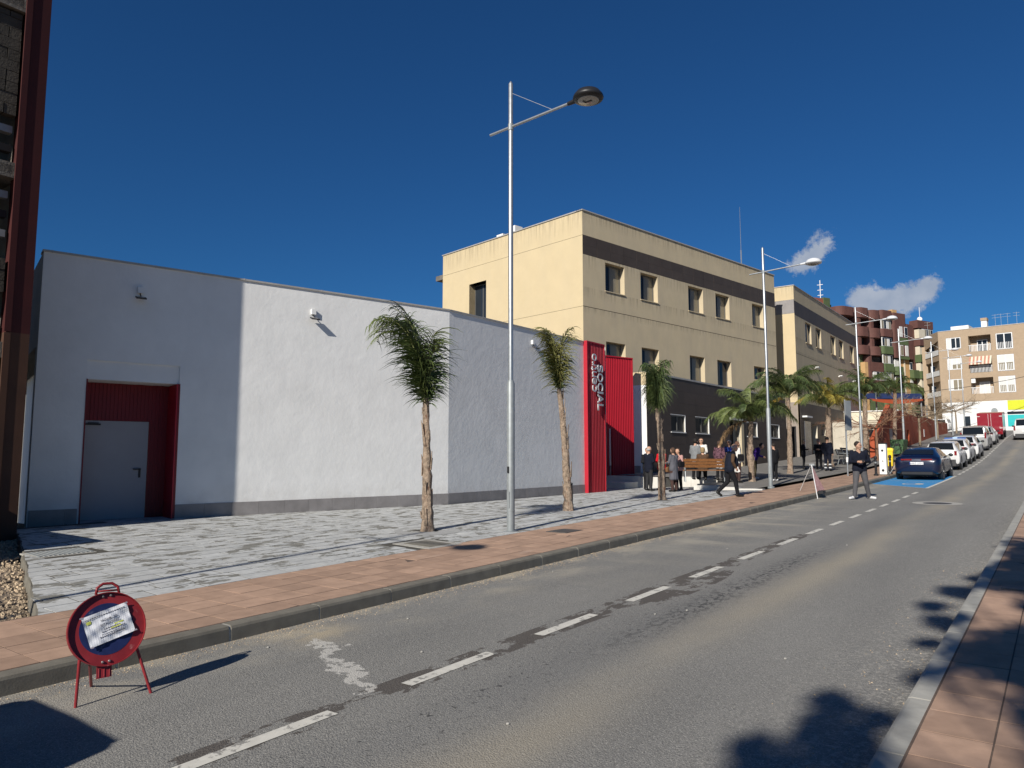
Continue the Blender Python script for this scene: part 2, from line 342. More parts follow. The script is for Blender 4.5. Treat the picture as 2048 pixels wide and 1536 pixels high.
# asphalt material with the road's own wear, by place
def road_material():
    m = bpy.data.materials.new('asphalt_road'); m.use_nodes = True; nt = m.node_tree; N = nt.nodes.new; L = nt.links.new
    p = nt.nodes['Principled BSDF']; p.inputs['Roughness'].default_value = 0.82; p.inputs['Specular IOR Level'].default_value = 0.35
    geo = N('ShaderNodeNewGeometry'); pos = geo.outputs['Position']
    sep = N('ShaderNodeSeparateXYZ'); L(pos, sep.inputs[0]); X, Y = sep.outputs[0], sep.outputs[1]
    def M(op, a, b=None, c=None):
        n = N('ShaderNodeMath'); n.operation = op
        for i, v in enumerate((a, b, c)):
            if v is None: continue
            if isinstance(v, (int, float)): n.inputs[i].default_value = v
            else: L(v, n.inputs[i])
        return n.outputs[0]
    def nz(sc, st=(1, 1, 1), det=5, ro=0.6):
        mp = N('ShaderNodeMapping'); L(pos, mp.inputs[0]); mp.inputs['Scale'].default_value = st
        n = N('ShaderNodeTexNoise'); n.inputs['Scale'].default_value = sc; n.inputs['Detail'].default_value = det; n.inputs['Roughness'].default_value = ro
        L(mp.outputs[0], n.inputs['Vector']); return n.outputs['Fac']
    def rp(f, a, b, lo=0.0, hi=1.0):
        n = N('ShaderNodeMapRange'); L(f, n.inputs[0]); n.inputs[1].default_value = a; n.inputs[2].default_value = b; n.inputs[3].default_value = lo; n.inputs[4].default_value = hi; return n.outputs[0]
    def mx(f, a, b):
        n = N('ShaderNodeMix'); n.data_type = 'RGBA'
        for i, v in ((0, f), (6, a), (7, b)):
            if isinstance(v, (int, float)): n.inputs[i].default_value = v
            elif isinstance(v, tuple): n.inputs[i].default_value = (*v, 1)
            else: L(v, n.inputs[i])
        return n.outputs[2]
    def gauss(v, c, w): d = M('DIVIDE', M('SUBTRACT', v, c), w); return M('EXPONENT', M('MULTIPLY', M('MULTIPLY', d, d), -1.0))
    base = mx(rp(nz(0.7, (1.6, 0.35, 1), 5), 0.3, 0.7), (0.225, 0.219, 0.203), (0.290, 0.281, 0.257))
    base = mx(rp(nz(70, det=3), 0.35, 0.65), mx(0.45, base, (0.05, 0.05, 0.048)), base)
    vo = N('ShaderNodeTexVoronoi'); vo.inputs['Scale'].default_value = 88; L(pos, vo.inputs['Vector'])
    sepc = N('ShaderNodeSeparateColor'); L(vo.outputs['Color'], sepc.inputs[0])
    spk = M('MULTIPLY', M('LESS_THAN', vo.outputs['Distance'], 0.33), M('GREATER_THAN', sepc.outputs[0], 0.70))
    base = mx(M('MULTIPLY', spk, 0.5), base, (0.58, 0.55, 0.48))
    spd = M('MULTIPLY', M('LESS_THAN', vo.outputs['Distance'], 0.4), M('LESS_THAN', sepc.outputs[1], 0.22))
    base = mx(M('MULTIPLY', spd, 0.5), base, (0.045, 0.044, 0.043))
    # tan dust down the middle of the lane, darker wheel track beside it
    lane = M('MULTIPLY', gauss(M('ADD', X, M('MULTIPLY', nz(0.35, det=2), 0.5)), -2.45, 0.30), rp(nz(0.5, (1, 0.5, 1), 3), 0.30, 0.6))
    base = mx(M('MULTIPLY', lane, 0.5), base, (0.40, 0.345, 0.25))
    trk = M('MULTIPLY', gauss(X, -3.2, 0.34), rp(nz(0.6, (1, 0.4, 1), 3), 0.3, 0.6))
    base = mx(M('MULTIPLY', trk, 0.35), base, (0.12, 0.122, 0.125))
    blots = M('MULTIPLY', M('MULTIPLY', gauss(X, -3.22, 0.17), M('MULTIPLY', rp(Y, 5.0, 7.5), rp(Y, 14, 11))), rp(nz(15, (1.3, 0.8, 1), 4, 0.6), 0.50, 0.56))
    base = mx(M('MULTIPLY', blots, 0.8), base, (0.04, 0.04, 0.04))
    bl2 = M('MULTIPLY', M('MULTIPLY', gauss(X, -3.35, 0.35), rp(Y, 13, 10)), rp(nz(20, (1, 1, 1), 4, 0.6), 0.62, 0.66))
    base = mx(M('MULTIPLY', bl2, 0.8), base, (0.04, 0.04, 0.04))
    # damp patches along the dashed line
    wet = M('MULTIPLY', M('MULTIPLY', M('ADD', gauss(X, -3.98, 0.16), M('MULTIPLY', gauss(X, -3.72, 0.22), M('MULTIPLY', gauss(Y, 8.6, 1.6), 0.85))), rp(Y, 17, 13)), rp(nz(3.2, (1.5, 0.75, 1), 6, 0.7), 0.46, 0.50))
    wet = M('GREATER_THAN', wet, 0.42)
    base = mx(M('MULTIPLY', wet, 0.78), base, (0.062, 0.05, 0.042))
    # builder's sand along the left kerb
    sand = M('MULTIPLY', rp(X, -5.05, -6.0), rp(nz(1.3, (1, 0.55, 1), 6, 0.68), 0.44, 0.62))
    base = mx(M('MULTIPLY', sand, 0.6), base, (0.50, 0.44, 0.33))
    sand2 = M('MULTIPLY', M('MULTIPLY', gauss(X, -5.2, 0.8), gauss(Y, 15.5, 6)), rp(nz(1.1, (0.35, 1.4, 1), 5, 0.6), 0.48, 0.66))
    base = mx(M('MULTIPLY', sand2, 0.5), base, (0.46, 0.42, 0.33))
    pt = M('MULTIPLY', M('MULTIPLY', gauss(X, -5.72, 0.26), gauss(Y, 4.55, 0.34)), rp(nz(5, det=4), 0.3, 0.5))
    base = mx(M('MULTIPLY', pt, 0.8), base, (0.42, 0.35, 0.24))
    # whitish plaster trail running from the kerb to the dashed line
    t = M('DIVIDE', M('ADD', X, 5.55), 1.45)
    cy = M('ADD', M('ADD', 4.42, M('MULTIPLY', t, -0.66)), M('MULTIPLY', M('SUBTRACT', nz(3.1, det=5), 0.5), 0.75))
    tr = M('MULTIPLY', M('MULTIPLY', gauss(Y, cy, 0.085), M('MULTIPLY', rp(X, -5.62, -5.5), rp(X, -4.0, -4.15))), rp(nz(11, det=5, ro=0.7), 0.42, 0.56))
    base = mx(M('MULTIPLY', M('GREATER_THAN', tr, 0.22), 0.7), base, (0.56, 0.54, 0.49))
    # gritty paler rim at the right kerb
    rim = M('MULTIPLY', rp(X, -1.9, -0.95), rp(nz(26, det=4), 0.5, 0.62))
    base = mx(M('MULTIPLY', rim, 0.45), base, (0.50, 0.47, 0.41))
    L(base, p.inputs['Base Color'])
    b = N('ShaderNodeBump'); b.inputs['Strength'].default_value = 0.75; b.inputs['Distance'].default_value = 0.008
    hh = M('ADD', nz(110, det=3), M('MULTIPLY', vo.outputs['Distance'], -0.7)); L(hh, b.inputs['Height']); L(b.outputs[0], p.inputs['Normal'])
    return m
M_road = road_material()

# ------------------------------------------------------------------ setting
big = [-600, -300, -150, -80, -45, -30, -20, -15, -10, -6, -2, 2, 6, 12, 25, 60, 150, 300, 600]
bys = [-300, -150, -60] + fr(-50, 160, 5) + [200, 300, 400, 600, 900]
sheet('ground', big, bys, lambda x, y: zr(min(max(y, -60), 399)) - 0.32 - (0.5 if x < -16 and y < 60 else 0), M_ground)
road = sheet('road', fr(-6.2, -0.85, 0.535), fr(-8, 118, 1), lambda x, y: zr(y), M_road)
sheet('cross_street', fr(-45, 25, 5), fr(108, 121.5, 1.5), lambda x, y: zr(y) + (0.004 if True else 0), M_road)
# dashed bay line: each dash a piece
k = 0
def flat(name, pts, m, parent, dz=0.004, sub=1):
    mb = MB(); mb.poly([(x, y, zr(y) + dz) for x, y in pts]); return mb.build(name, m, parent)
y0 = 2.10
first = [2.05, 3.98, 5.68, 7.45, 9.20, 11.0, 12.88]
yy = list(first)
while yy[-1] < 27.2: yy.append(yy[-1] + 1.77)
for y in yy:
    if 0.5 < y < 28.5:
        w = 0.055; ln = 1.0 if y > 3 else 1.25
        flat('lane_dash', [(-3.95 - w, y), (-3.95 + w, y), (-3.95 + w, y + ln), (-3.95 - w, y + ln)], M_paint, road)
y = 40.6
while y < 96:
    flat('lane_dash', [(-4.01, y), (-3.89, y), (-3.89, y + 1.0), (-4.01, y + 1.0)], M_paint, road); y += 1.77
# blue charging bay
mb = MB()
def bayx(t): return -6.15 + 2.2 * t
def bay_edge(t): return 32.2 - 2.0 * t
n = 8
for i in range(12):
    for j in range(4):
        def P(a, b):
            t = a / 4; y = bay_edge(t) + (39.3 - bay_edge(t)) * b / 12; return (bayx(t), y, zr(y) + 0.004)
        mb.poly([P(j, i), P(j + 1, i), P(j + 1, i + 1), P(j, i + 1)])
mb.build('blue_charging_bay', M_blue, road)
def stripe(name, a, b, w, m=M_paint, dz=0.008, steps=8):
    a, b = Vector((*a, 0)), Vector((*b, 0)); d = (b - a).normalized(); nrm = Vector((-d.y, d.x, 0)) * w / 2
    mb = MB()
    for i in range(steps):
        p, q = a + (b - a) * i / steps, a + (b - a) * (i + 1) / steps
        mb.poly([(c.x, c.y, zr(c.y) + dz) for c in (p + nrm, p - nrm, q - nrm, q + nrm)])
    return mb.build(name, m, road)
stripe('bay_border', (-3.95, 30.1), (-3.95, 39.4), 0.11)
stripe('bay_border', (-6.15, 32.2), (-4.02, 30.2), 0.08)
stripe('bay_border', (-6.0, 35.2), (-4.02, 34.2), 0.06)
mb = MB()      # ring-and-plug pictogram
for i in range(20):
    a0, a1 = 6.283 * i / 24 + 0.5, 6.283 * (i + 1) / 24 + 0.5
    mb.poly([(-4.75 + r * math.cos(a), 32.7 + 1.5 * r * math.sin(a), zr(32.7 + 1.5 * r * math.sin(a)) + 0.008) for r, a in ((.30, a0), (.38, a0), (.38, a1), (.30, a1))])
mb.poly([(-4.55 + x, 32.7 + y, zr(32.7 + y) + 0.009) for x, y in ((-.12, -.2), (.16, -.2), (.16, .3), (-.12, .3))])
mb.build('bay_pictogram', M_paint, road)
stripe('give_way_line', (-3.9, 98), (-0.9, 98), 0.4)
# manhole
def disc(name, x, y, r, m, parent, z, sx=1.0, dz=0.006, nseg=28, ring=None):
    mb = MB()
    if ring:
        for i in range(nseg):
            a0, a1 = 6.283 * i / nseg, 6.283 * (i + 1) / nseg
            mb.poly([(x + q * math.cos(a), y + q * math.sin(a), z(y + q * math.sin(a)) + dz) for q, a in ((ring, a0), (r, a0), (r, a1), (ring, a1))])
    else:
        mb.poly([(x + r * math.cos(6.283 * i / nseg), y + r * math.sin(6.283 * i / nseg), z(y + r * math.sin(6.283 * i / nseg)) + dz) for i in range(nseg)])
    return mb.build(name, m, parent)
disc('manhole_collar', -2.84, 23.5, 0.62, M_mortar, road, zr, dz=0.005, ring=0.36)
disc('manhole_cover', -2.84, 23.5, 0.35, M_iron, road, zr, dz=0.006)
for i in range(14):   # pebbles and litter on the asphalt
    x, y = random.uniform(-6.0, -1.2), random.uniform(3, 14)
    mb = MB(); mb.ball((x, y, zr(y) + .006), (.012, .014, .008), 6, 4); tag(mb.build('pebble', M_mortar, None), None, None, None, 'stuff') if False else mb.build('pebble', M_mortar, road)
# grit gathered in the gutter: real stones, uncountable
mb = MB()
for i in range(3000):
    y = random.uniform(1.2, 17); x = -6.14 + abs(random.gauss(0, 0.13)) ; s = random.uniform(.003, .0085)
    if random.random() < .12: x = -0.93 - abs(random.gauss(0, .25)); y = random.uniform(2, 12)
    z = zr(y); a = random.uniform(0, 6)
    p = [(x + s * math.cos(a + k * 2.09), y + s * math.sin(a + k * 2.09), z + .001) for k in range(3)] + [(x, y, z + s * 1.1)]
    i0 = len(mb.v); mb.v += p
    for f in ((0, 1, 3), (1, 2, 3), (2, 0, 3)): mb.f.append(tuple(i0 + q for q in f)); mb.m.append(0)
tag(mb.build('gutter_grit', M_gravel), None, None, None, 'stuff')

# ---- kerbs: one piece per stone
kmb = MB(); kmb.rings([[(x, y, zr(y) + z) for x, z in ((-6.296, -.1), (-6.296, .136), (-6.18, .136), (-6.156, .106), (-6.146, -.1))] for y in fr(-8, 118, 1)]); kerb = tag(kmb.build('kerb', M_mortar), None, None, None, 'structure')
def kerb_mesh(w, h, ln, r=0.03):
    mb = MB(); prof = [(0, -.15), (0, h - .001), (w - r, h), (w - r * .35, h - r * .25), (w, h - r), (w + .014, -.15)]
    rs = [[(x, yy, z) for x, z in prof] for yy in (0, ln)]
    mb.rings(rs); return mb
km = [kerb_mesh(.15, .14, l).mesh('kerb_stone', M_kerb) for l in (.978, .972, .982)]
kmR = kerb_mesh(.15, .11, .985).mesh('kerb_stone', M_kerb_r)
def place_kerb(parent, mesh, x, y, ln, flip=False):
    o = bpy.data.objects.new('kerb_stone', mesh); COL.objects.link(o); o.parent = parent
    o.location = (x, y, zr(y)); o.rotation_euler = (math.atan2(zr(y + ln) - zr(y), ln) * (1 if not flip else -1), random.uniform(-.006, .006), R(180) if flip else 0)
    return o
y = -7.05
while y < 115:
    if 17 < y < 25 and random.random() < .5:
        mm = kerb_mesh(.15, .14, .48).mesh('kerb_stone', M_kerb); place_kerb(kerb, mm, KX0, y, .48); place_kerb(kerb, mm, KX0, y + .5, .48)
    else: place_kerb(kerb, random.choice(km), KX0, y, 1)
    y += 1.0
kerbR = sheet('right_kerb', [-0.86, -0.75], fr(-8, 118, 2), lambda x, y: zr(y) + .08, M_mortar)
y = -6.6
while y < 115:
    place_kerb(kerbR, kmR, -0.74, y + 1, 1, True); y += 1.0
# ---- red tile strips
pave = sheet('pavement', [PX - .05, KX0 + .01], fr(-8, 118, 2), lambda x, y: zr(y) + .137, M_red_joint)
paveR = sheet('right_pavement', [-.75, 4.5], fr(-8, 118, 2), lambda x, y: zr(y) + .1095, M_red_joint)
def tile_mesh(a, b, t, m, name):
    mb = MB(); e = .002
    mb.rings([[(0, 0, -t), (a, 0, -t), (a, b, -t), (0, b, -t)], [(0, 0, 0), (a, 0, 0), (a, b, 0), (0, b, 0)]])
    return mb.mesh(name, m)
tm = tile_mesh(.3475, .388, .04, M_red_tile, 'paving_tile')
tm0 = [tile_mesh(.352, .395, .04, M_red_tile, 'paving_tile') for _ in range(1)]
def tiles(parent, xs, ya, yb, n_parts, ztop, mesh, w, h, mname):
    cells = []; y = ya
    r = 0
    while y < yb:
        for i, x in enumerate(xs): cells.append((x, y))
        y += h + .010; r += 1
    cells.sort(key=lambda c: (c[0]) ** 2 + c[1] ** 2 if c[1] > 1.0 else 1e6)
    for x, y in cells[:n_parts]:
        o = bpy.data.objects.new(mname, mesh); COL.objects.link(o); o.parent = parent
        o.location = (x, y, ztop(x, y) + random.gauss(0, .0006)); o.rotation_euler = (math.atan((ztop(x, y + h) - ztop(x, y)) / h) + random.gauss(0, .002), random.gauss(0, .0025), random.gauss(0, .002))
    mb = MB()
    for x, y in cells[n_parts:]:
        z0, z1 = ztop(x, y), ztop(x, y + h); j = random.gauss(0, .001)
        mb.poly([(x, y, z0 + j), (x + w, y, z0 + j), (x + w, y + h, z1 + j), (x, y + h, z1 + j)])
    o = mb.build('paving_tiles', mesh.materials[0], parent); o['kind'] = 'stuff'
tiles(pave, [PX + .0 + .3575 * i for i in range(5)], -7.5, 116, 298, lambda x, y: zr(y) + .14, tm, .3475, .388, 'paving_tile')
tiles(paveR, [-.735 + .3575 * i for i in range(9)], -7.5, 116, 298, lambda x, y: zr(y) + .112, tm, .3475, .388, 'paving_tile')
mb = MB(); mb.box(-.62, -.30, 9.75, 10.0, zr(9.87) + .10, zr(9.87) + .119)
mb.box(-.60, -.32, 9.77, 9.98, zr(9.87) + .119, zr(9.87) + .123); mb.build('meter_cover', M_iron, paveR)
# ---- plaza of grey setts, bounded by a slanted cut edge at the left
FC = Vector((-13.5, 15.1)); FD = Vector((math.sin(R(15.1)), math.cos(R(15.1)))); FN = Vector((FD.y, -FD.x))
GC = FC; GD = Vector((math.sin(R(.7)), math.cos(R(.7)))); GN = Vector((GD.y, -GD.x))
def plaza_y0(x): return 3.02 + (-7.9 - x) * (4.95 - 3.02) / 6.0 + .010 * math.sin(x * 5)
def inside_plaza(x, y):
    if x > PX or y < plaza_y0(x): return False
    p = Vector((x, y)) - FC
    if y < 15.1 and p.dot(FN) < -.03:
        s = p.dot(FD)
        return -8.77 < s < -7.03 and p.dot(FN) > -.8
    if y >= 15.1 and p.dot(GN) < -.03 and y < 23.2: return False
    if x < -15.6: return False
    if y > 25: return y < 27.2 and x < -13.0 or (y < 28.4 and -13.1 <= x < -10.5)
    return True
pz_ys = fr(3.0, 29, .5)
mb = MB()
def bedz(x, y): return pl(x, min(y, 24.99)) - .003
for y in fr(2.9, 28.5, .5):
    for x in fr(-17.1, PX - .4, .45):
        cs = [(x, y), (x + .45, y), (x + .45, y + .5), (x, y + .5)]
        if inside_plaza(x + .2, y + .25) or any(inside_plaza(*c) for c in cs):
            mb.poly([(a, max(b, plaza_y0(a)), bedz(a, b)) for a, b in cs])
plaza = tag(mb.build('plaza', M_joint), None, None, None, 'structure')
mb = MB(); xs = fr(-13.95, -7.9, .07)          # mortar haunch along the cut edge
rs = []
for x in xs:
    yv = plaza_y0(x) + random.uniform(-.004, .004); z = pl(x, yv)
    rs.append([(x, yv + .02, z - .003), (x - .004, yv - .012, z - .010), (x - .006, yv - .03 - random.uniform(0, .006), z - .14), (x, yv + .02, z - .16)])
mb.rings(rs); mb.build('cut_edge_mortar', M_kerb, plaza)
cells = []
x = PX - .002; row = 0; RW = .295
while x - RW > -17.1:
    y = 2.6 + random.uniform(0, .5)
    while y < 28.4:
        ln = random.choice((.29, .44, .44, .59, .59))
        cx, cy = x - RW / 2, y + ln / 2
        if y + ln > min(plaza_y0(x - RW), plaza_y0(x)) + .04 and inside_plaza(cx, max(cy, plaza_y0(cx) + .03)):
            ya = min(max(y, plaza_y0(x - RW)), max(y, plaza_y0(x))); cells.append((x - RW, ya, RW, y + ln - ya, max(y, plaza_y0(x - RW)) - ya, max(y, plaza_y0(x)) - ya))
        y += ln
    x -= RW; row += 1
def in_hole(a, b):
    return (-8.9 < a < -7.95 and 8.55 < b < 9.35) or (-12.1 < a < -11.45 and 4.3 < b < 5.15) or any(abs(a - q[0]) < .22 and abs(b - q[1]) < .22 for q in ((-9.6, 10.17), (-9.71, 15.26), (-9.25, 19.57)))
cells = [c for c in cells if not in_hole(c[0] + .15, c[1] + c[3] / 2)]
cells.sort(key=lambda c: c[0] ** 2 + c[1] ** 2)
smesh = {}
def pz(x, y): return pl(x, y) if y < 25 else pl(x, 24.99)
for i, (x, y, w, l, cl_, cr_) in enumerate(cells):
    if l < .04: continue
    g = random.choice((.006, .008, .010, .013))
    if i < 299:
        key = (round(l, 2), g, round(cl_, 2), round(cr_, 2))
        if key not in smesh:
            a_, b_ = w - 2 * g, max(l - 2 * g, .05); tm_ = MB(); tp_ = [(0, min(cl_, b_ - .01), 0), (a_, min(cr_, b_ - .01), 0), (a_, b_, 0), (0, b_, 0)]
            tm_.rings([[(p, q, -.03) for p, q, r in tp_], tp_]); smesh[key] = tm_.mesh('paver', M_stone)
        o = bpy.data.objects.new('paver', smesh[key]); COL.objects.link(o); o.parent = plaza
        o.location = (x + g, y + g, pz(x, y) + random.gauss(0, .0006))
        o.rotation_euler = (math.atan((pz(x, y + l) - pz(x, y)) / l), -math.atan((pz(x + w, y) - pz(x, y)) / w), random.gauss(0, .004))
    else:
        if i == 299: mbs = MB()
        j = random.gauss(0, .0006)
        c = [(x + g, y + g), (x + w - g, y + g), (x + w - g, y + l - g), (x + g, y + l - g)]
        top = [(a, b, pz(a, b) + j) for a, b in c]; bot = [(a, b, q - .02) for a, b, q in top]
        mbs.rings([bot, top])
o = mbs.build('pavers', M_stone, plaza); o['kind'] = 'stuff'
# drain grate, service covers
def slab_on(name, pts, m, parent, dz, th=.02):
    mb = MB(); t = [(a, b, pz(a, b) + dz) for a, b in pts]; mb.rings([[(a, b, c - th) for a, b, c in t], t]); return mb.build(name, m, parent)
g = slab_on('drain_frame', [(-12.1, 4.32), (-11.5, 4.3), (-11.5, 5.12), (-12.1, 5.14)], M_mortar, plaza, -.002)
for i in range(12):
    yb = 4.38 + i * .062
    slab_on('grate_bar', [(-12.04, yb), (-11.56, yb), (-11.56, yb + .034), (-12.04, yb + .034)], M_galvd, plaza, .008)
slab_on('cover_surround', [(-8.88, 8.58), (-8.02, 8.55), (-7.98, 9.3), (-8.86, 9.34)], M_mortar, plaza, .004)
slab_on('service_cover', [(-8.74, 8.70), (-8.14, 8.68), (-8.12, 9.18), (-8.72, 9.2)], M_kerb, plaza, .010)
mb = MB(); mb.box(-7.75, -7.3, 11.4, 12.0, zr(11.7) + .12, zr(11.7) + .147); mb.build('service_cover', M_iron, pave)
for px_, py_ in ((-9.6, 10.17), (-9.71, 15.26), (-9.25, 19.57)):
    mb = MB(); z = pz(px_, py_)
    for i in range(28):
        a = 6.283 * i / 28; a2 = 6.283 * (i + 1) / 28
        mb.poly([(px_ + .21 * math.cos(a), py_ + .21 * math.sin(a), z - .002), (px_ + .62 * math.cos(a), py_ + .62 * math.sin(a), pz(px_ + .62 * math.cos(a), py_ + .62 * math.sin(a)) + .003),
                 (px_ + .62 * math.cos(a2), py_ + .62 * math.sin(a2), pz(px_ + .62 * math.cos(a2), py_ + .62 * math.sin(a2)) + .003), (px_ + .21 * math.cos(a2), py_ + .21 * math.sin(a2), z - .002)])
    mb.build('tree_pit_mortar', mat('pit_mortar', (.33, .33, .32), .95, .12, 6), plaza)
    disc('tree_pit', px_, py_, .22, M_dirt, plaza, lambda y: z, dz=-.012)
# ---- raised terrace beyond the plaza, white stone front
tp = [(-15.4, 27.2), (-13.05, 27.2), (-13.05, 28.6), (-10.6, 28.6), (-10.6, 25.0), (PX - .05, 25.0)]
ter = tag(MB().build('terrace', M_grey_pave), None, None, None, 'structure')
def tz(x, y): return pl(x, max(y, 25)) if x > -13 else max(pl(x, max(y, 25)), .80)
mb = MB()
for y in fr(25.05, 62, 1.0):
    for x in fr(-15.4, PX - .9, .86):
        if y < 27.2 and x < -11.0: continue
        if y < 28.6 and -13.3 < x < -11.2: continue
        mb.poly([(a, b, tz(a, b) - .001) for a, b in ((x, y), (x + .86, y), (x + .86, y + 1), (x, y + 1))])
mb.build('terrace_paving', M_grey_pave, ter)
mb = MB()
for y in fr(62, 116, 2):
    mb.poly([(a, b, zr(b) + .14) for a, b in ((-10.6, y), (PX - .04, y), (PX - .04, y + 2), (-10.6, y + 2))])
mb.poly([(a, b, tz(a, b) - .004) for a, b in ((-15.4, 50), (-9, 50), (-9, 62), (-15.4, 62))])
mb.build('upper_pavement', M_grey_pave, ter)
for (xa, ya), (xb, yb) in zip(tp[:-1], tp[1:]):
    d = Vector((xb - xa, yb - ya)); L_ = d.length; d.normalize(); k_ = max(1, round(L_ / .8)); nn = Vector((d.y, -d.x))
    for i in range(k_):
        a = Vector((xa, ya)) + d * (L_ * i / k_ + .003); b = Vector((xa, ya)) + d * (L_ * (i + 1) / k_ - .003)
        if abs(xa - xb) < .01: continue
        mb = MB(); c = [a, b, b - nn * .3, a - nn * .3]
        top = [(p.x, p.y, tz(a.x, a.y) * .5 + tz(b.x, b.y) * .5 + .012) for p in c]
        mb.rings([[(x, y, .3) for x, y, z in top], top]); mb.build('curb_block', M_stonewhite, ter)
for xa, ya, yb in ((-13.05, 27.2, 28.6), (-10.6, 25.0, 28.6)):
    mb = MB(); mb.box(xa - .02 if xa < -12 else xa, xa if xa < -12 else xa + .02, ya + .3, yb, .3, tz(xa, 26.5)); mb.build('shaded_curb_side', M_grey_pave, ter)  # dark slab colour paints the shade on these curb sides
# step at the red entrance
mb = MB(); mb.box(-15.3, -13.9, 26.0, 27.19, .3, .74); mb.build('entrance_step', M_stonewhite, ter)
# ---- gravel plot at the far left
sheet('gravel_plot', fr(-20, -7.5, .5), fr(-6, 6.5, .5), lambda x, y: pl(min(x, PX - .1), max(y, 2)) - .10 + .03 * math.sin(3 * x) * math.cos(2.3 * y) - (.3 if y > plaza_y0(x) - .0 and x > -14 else 0), M_dirt)
mb = MB()
for i in range(9000):
    x = random.uniform(-15, -7.7); y = random.uniform(2.0, 5.3)
    if y > plaza_y0(x) - .05 and x > -13.95: continue
    s = random.uniform(.008, .03); z = pl(x, y) - .10 + .03 * math.sin(3 * x) * math.cos(2.3 * y)
    a = random.uniform(0, 6); i0 = len(mb.v)
    for q in range(4): mb.v.append((x + s * random.uniform(.7, 1.2) * math.cos(a + q * 1.57), y + s * random.uniform(.7, 1.2) * math.sin(a + q * 1.57), z - .003))
    for q in range(4): mb.v.append((x + s * .6 * math.cos(a + q * 1.57), y + s * .6 * math.sin(a + q * 1.57), z + s * random.uniform(.4, .9)))
    for f in ((4, 5, 6, 7), (0, 1, 5, 4), (1, 2, 6, 5), (2, 3, 7, 6), (3, 0, 4, 7)): mb.f.append(tuple(i0 + q for q in f)); mb.m.append(0)
tag(mb.build('gravel', M_gravel), None, None, None, 'stuff')
# ------------------------------------------------------------------ buildings
def wall(mb, O, D, N, s0, s1, z0, z1, holes=(), m=0, mr=None, reveal=True):
    """outer face on the vertical plane O + s*D, outward N; holes = (s0, s1, z0, z1, depth)"""
    mr = m if mr is None else mr
    ss = sorted({s0, s1, *[min(max(h[k], s0), s1) for h in holes for k in (0, 1)]}); zs = sorted({z0, z1, *[min(max(h[k], z0), z1) for h in holes for k in (2, 3)]})
    P = lambda s, z, d=0: (O[0] + D[0] * s - N[0] * d, O[1] + D[1] * s - N[1] * d, z)
    for a, b in zip(ss[:-1], ss[1:]):
        for c, e in zip(zs[:-1], zs[1:]):
            sm, zm = (a + b) / 2, (c + e) / 2
            if any(h[0] < sm < h[1] and h[2] < zm < h[3] for h in holes): continue
            mb.poly([P(a, c), P(b, c), P(b, e), P(a, e)], m)
    if reveal:
        for h in holes:
            a, b, c, e, d = h[:5]
            mb.poly([P(a, c), P(a, e), P(a, e, d), P(a, c, d)], mr); mb.poly([P(b, e), P(b, c), P(b, c, d), P(b, e, d)], mr)
            mb.poly([P(a, e), P(b, e), P(b, e, d), P(a, e, d)], mr); mb.poly([P(b, c), P(a, c), P(a, c, d), P(b, c, d)], mr)
def fbox(mb, O, D, N, s0, s1, z0, z1, d0, d1, m=0):
    """box on a facade: d measured outward"""
    o = Vector((O[0] + D[0] * s0 + N[0] * d0, O[1] + D[1] * s0 + N[1] * d0, z0))
    return mb.ob(o, Vector((D[0], D[1], 0)) * (s1 - s0), Vector((N[0], N[1], 0)) * (d1 - d0), (0, 0, z1 - z0), m)
def window(parent, O, D, N, s0, s1, z0, z1, depth, frame=None, gl=None, mull=(0.5,), trans=(), blind=0.0, fw=.05):
    frame = frame or M_alu; gl = gl or M_glass
    mb = MB(); d = -depth + .02
    fbox(mb, O, D, N, s0, s0 + fw, z0, z1, d, d + .05); fbox(mb, O, D, N, s1 - fw, s1, z0, z1, d, d + .05)
    fbox(mb, O, D, N, s0 + fw, s1 - fw, z0, z0 + fw, d, d + .05); fbox(mb, O, D, N, s0 + fw, s1 - fw, z1 - fw, z1, d, d + .05)
    for q in mull:
        sc = s0 + (s1 - s0) * q; fbox(mb, O, D, N, sc - fw * .6, sc + fw * .6, z0 + fw, z1 - fw, d, d + .048)
    for q in trans:
        zc = z0 + (z1 - z0) * q; fbox(mb, O, D, N, s0 + fw, s1 - fw, zc - fw * .5, zc + fw * .5, d, d + .044)
    w = mb.build('window', frame, parent)
    edges = [0, *mull, 1]
    for i in range(len(edges) - 1):
        a = s0 + (s1 - s0) * edges[i] + fw * .6; b = s0 + (s1 - s0) * edges[i + 1] - fw * .6
        mb = MB(); fbox(mb, O, D, N, a, b, z0 + fw, z1 - fw, d + .008, d + .022)
        mb.build('pane', gl if not isinstance(gl, (list, tuple)) else gl[i % len(gl)], w)
    if blind:
        mb = MB(); fbox(mb, O, D, N, s0 + fw, s1 - fw, z1 - fw - (z1 - z0) * blind, z1 - fw, d + .024, d + .04); mb.build('blind', M_blind, w)
    return w
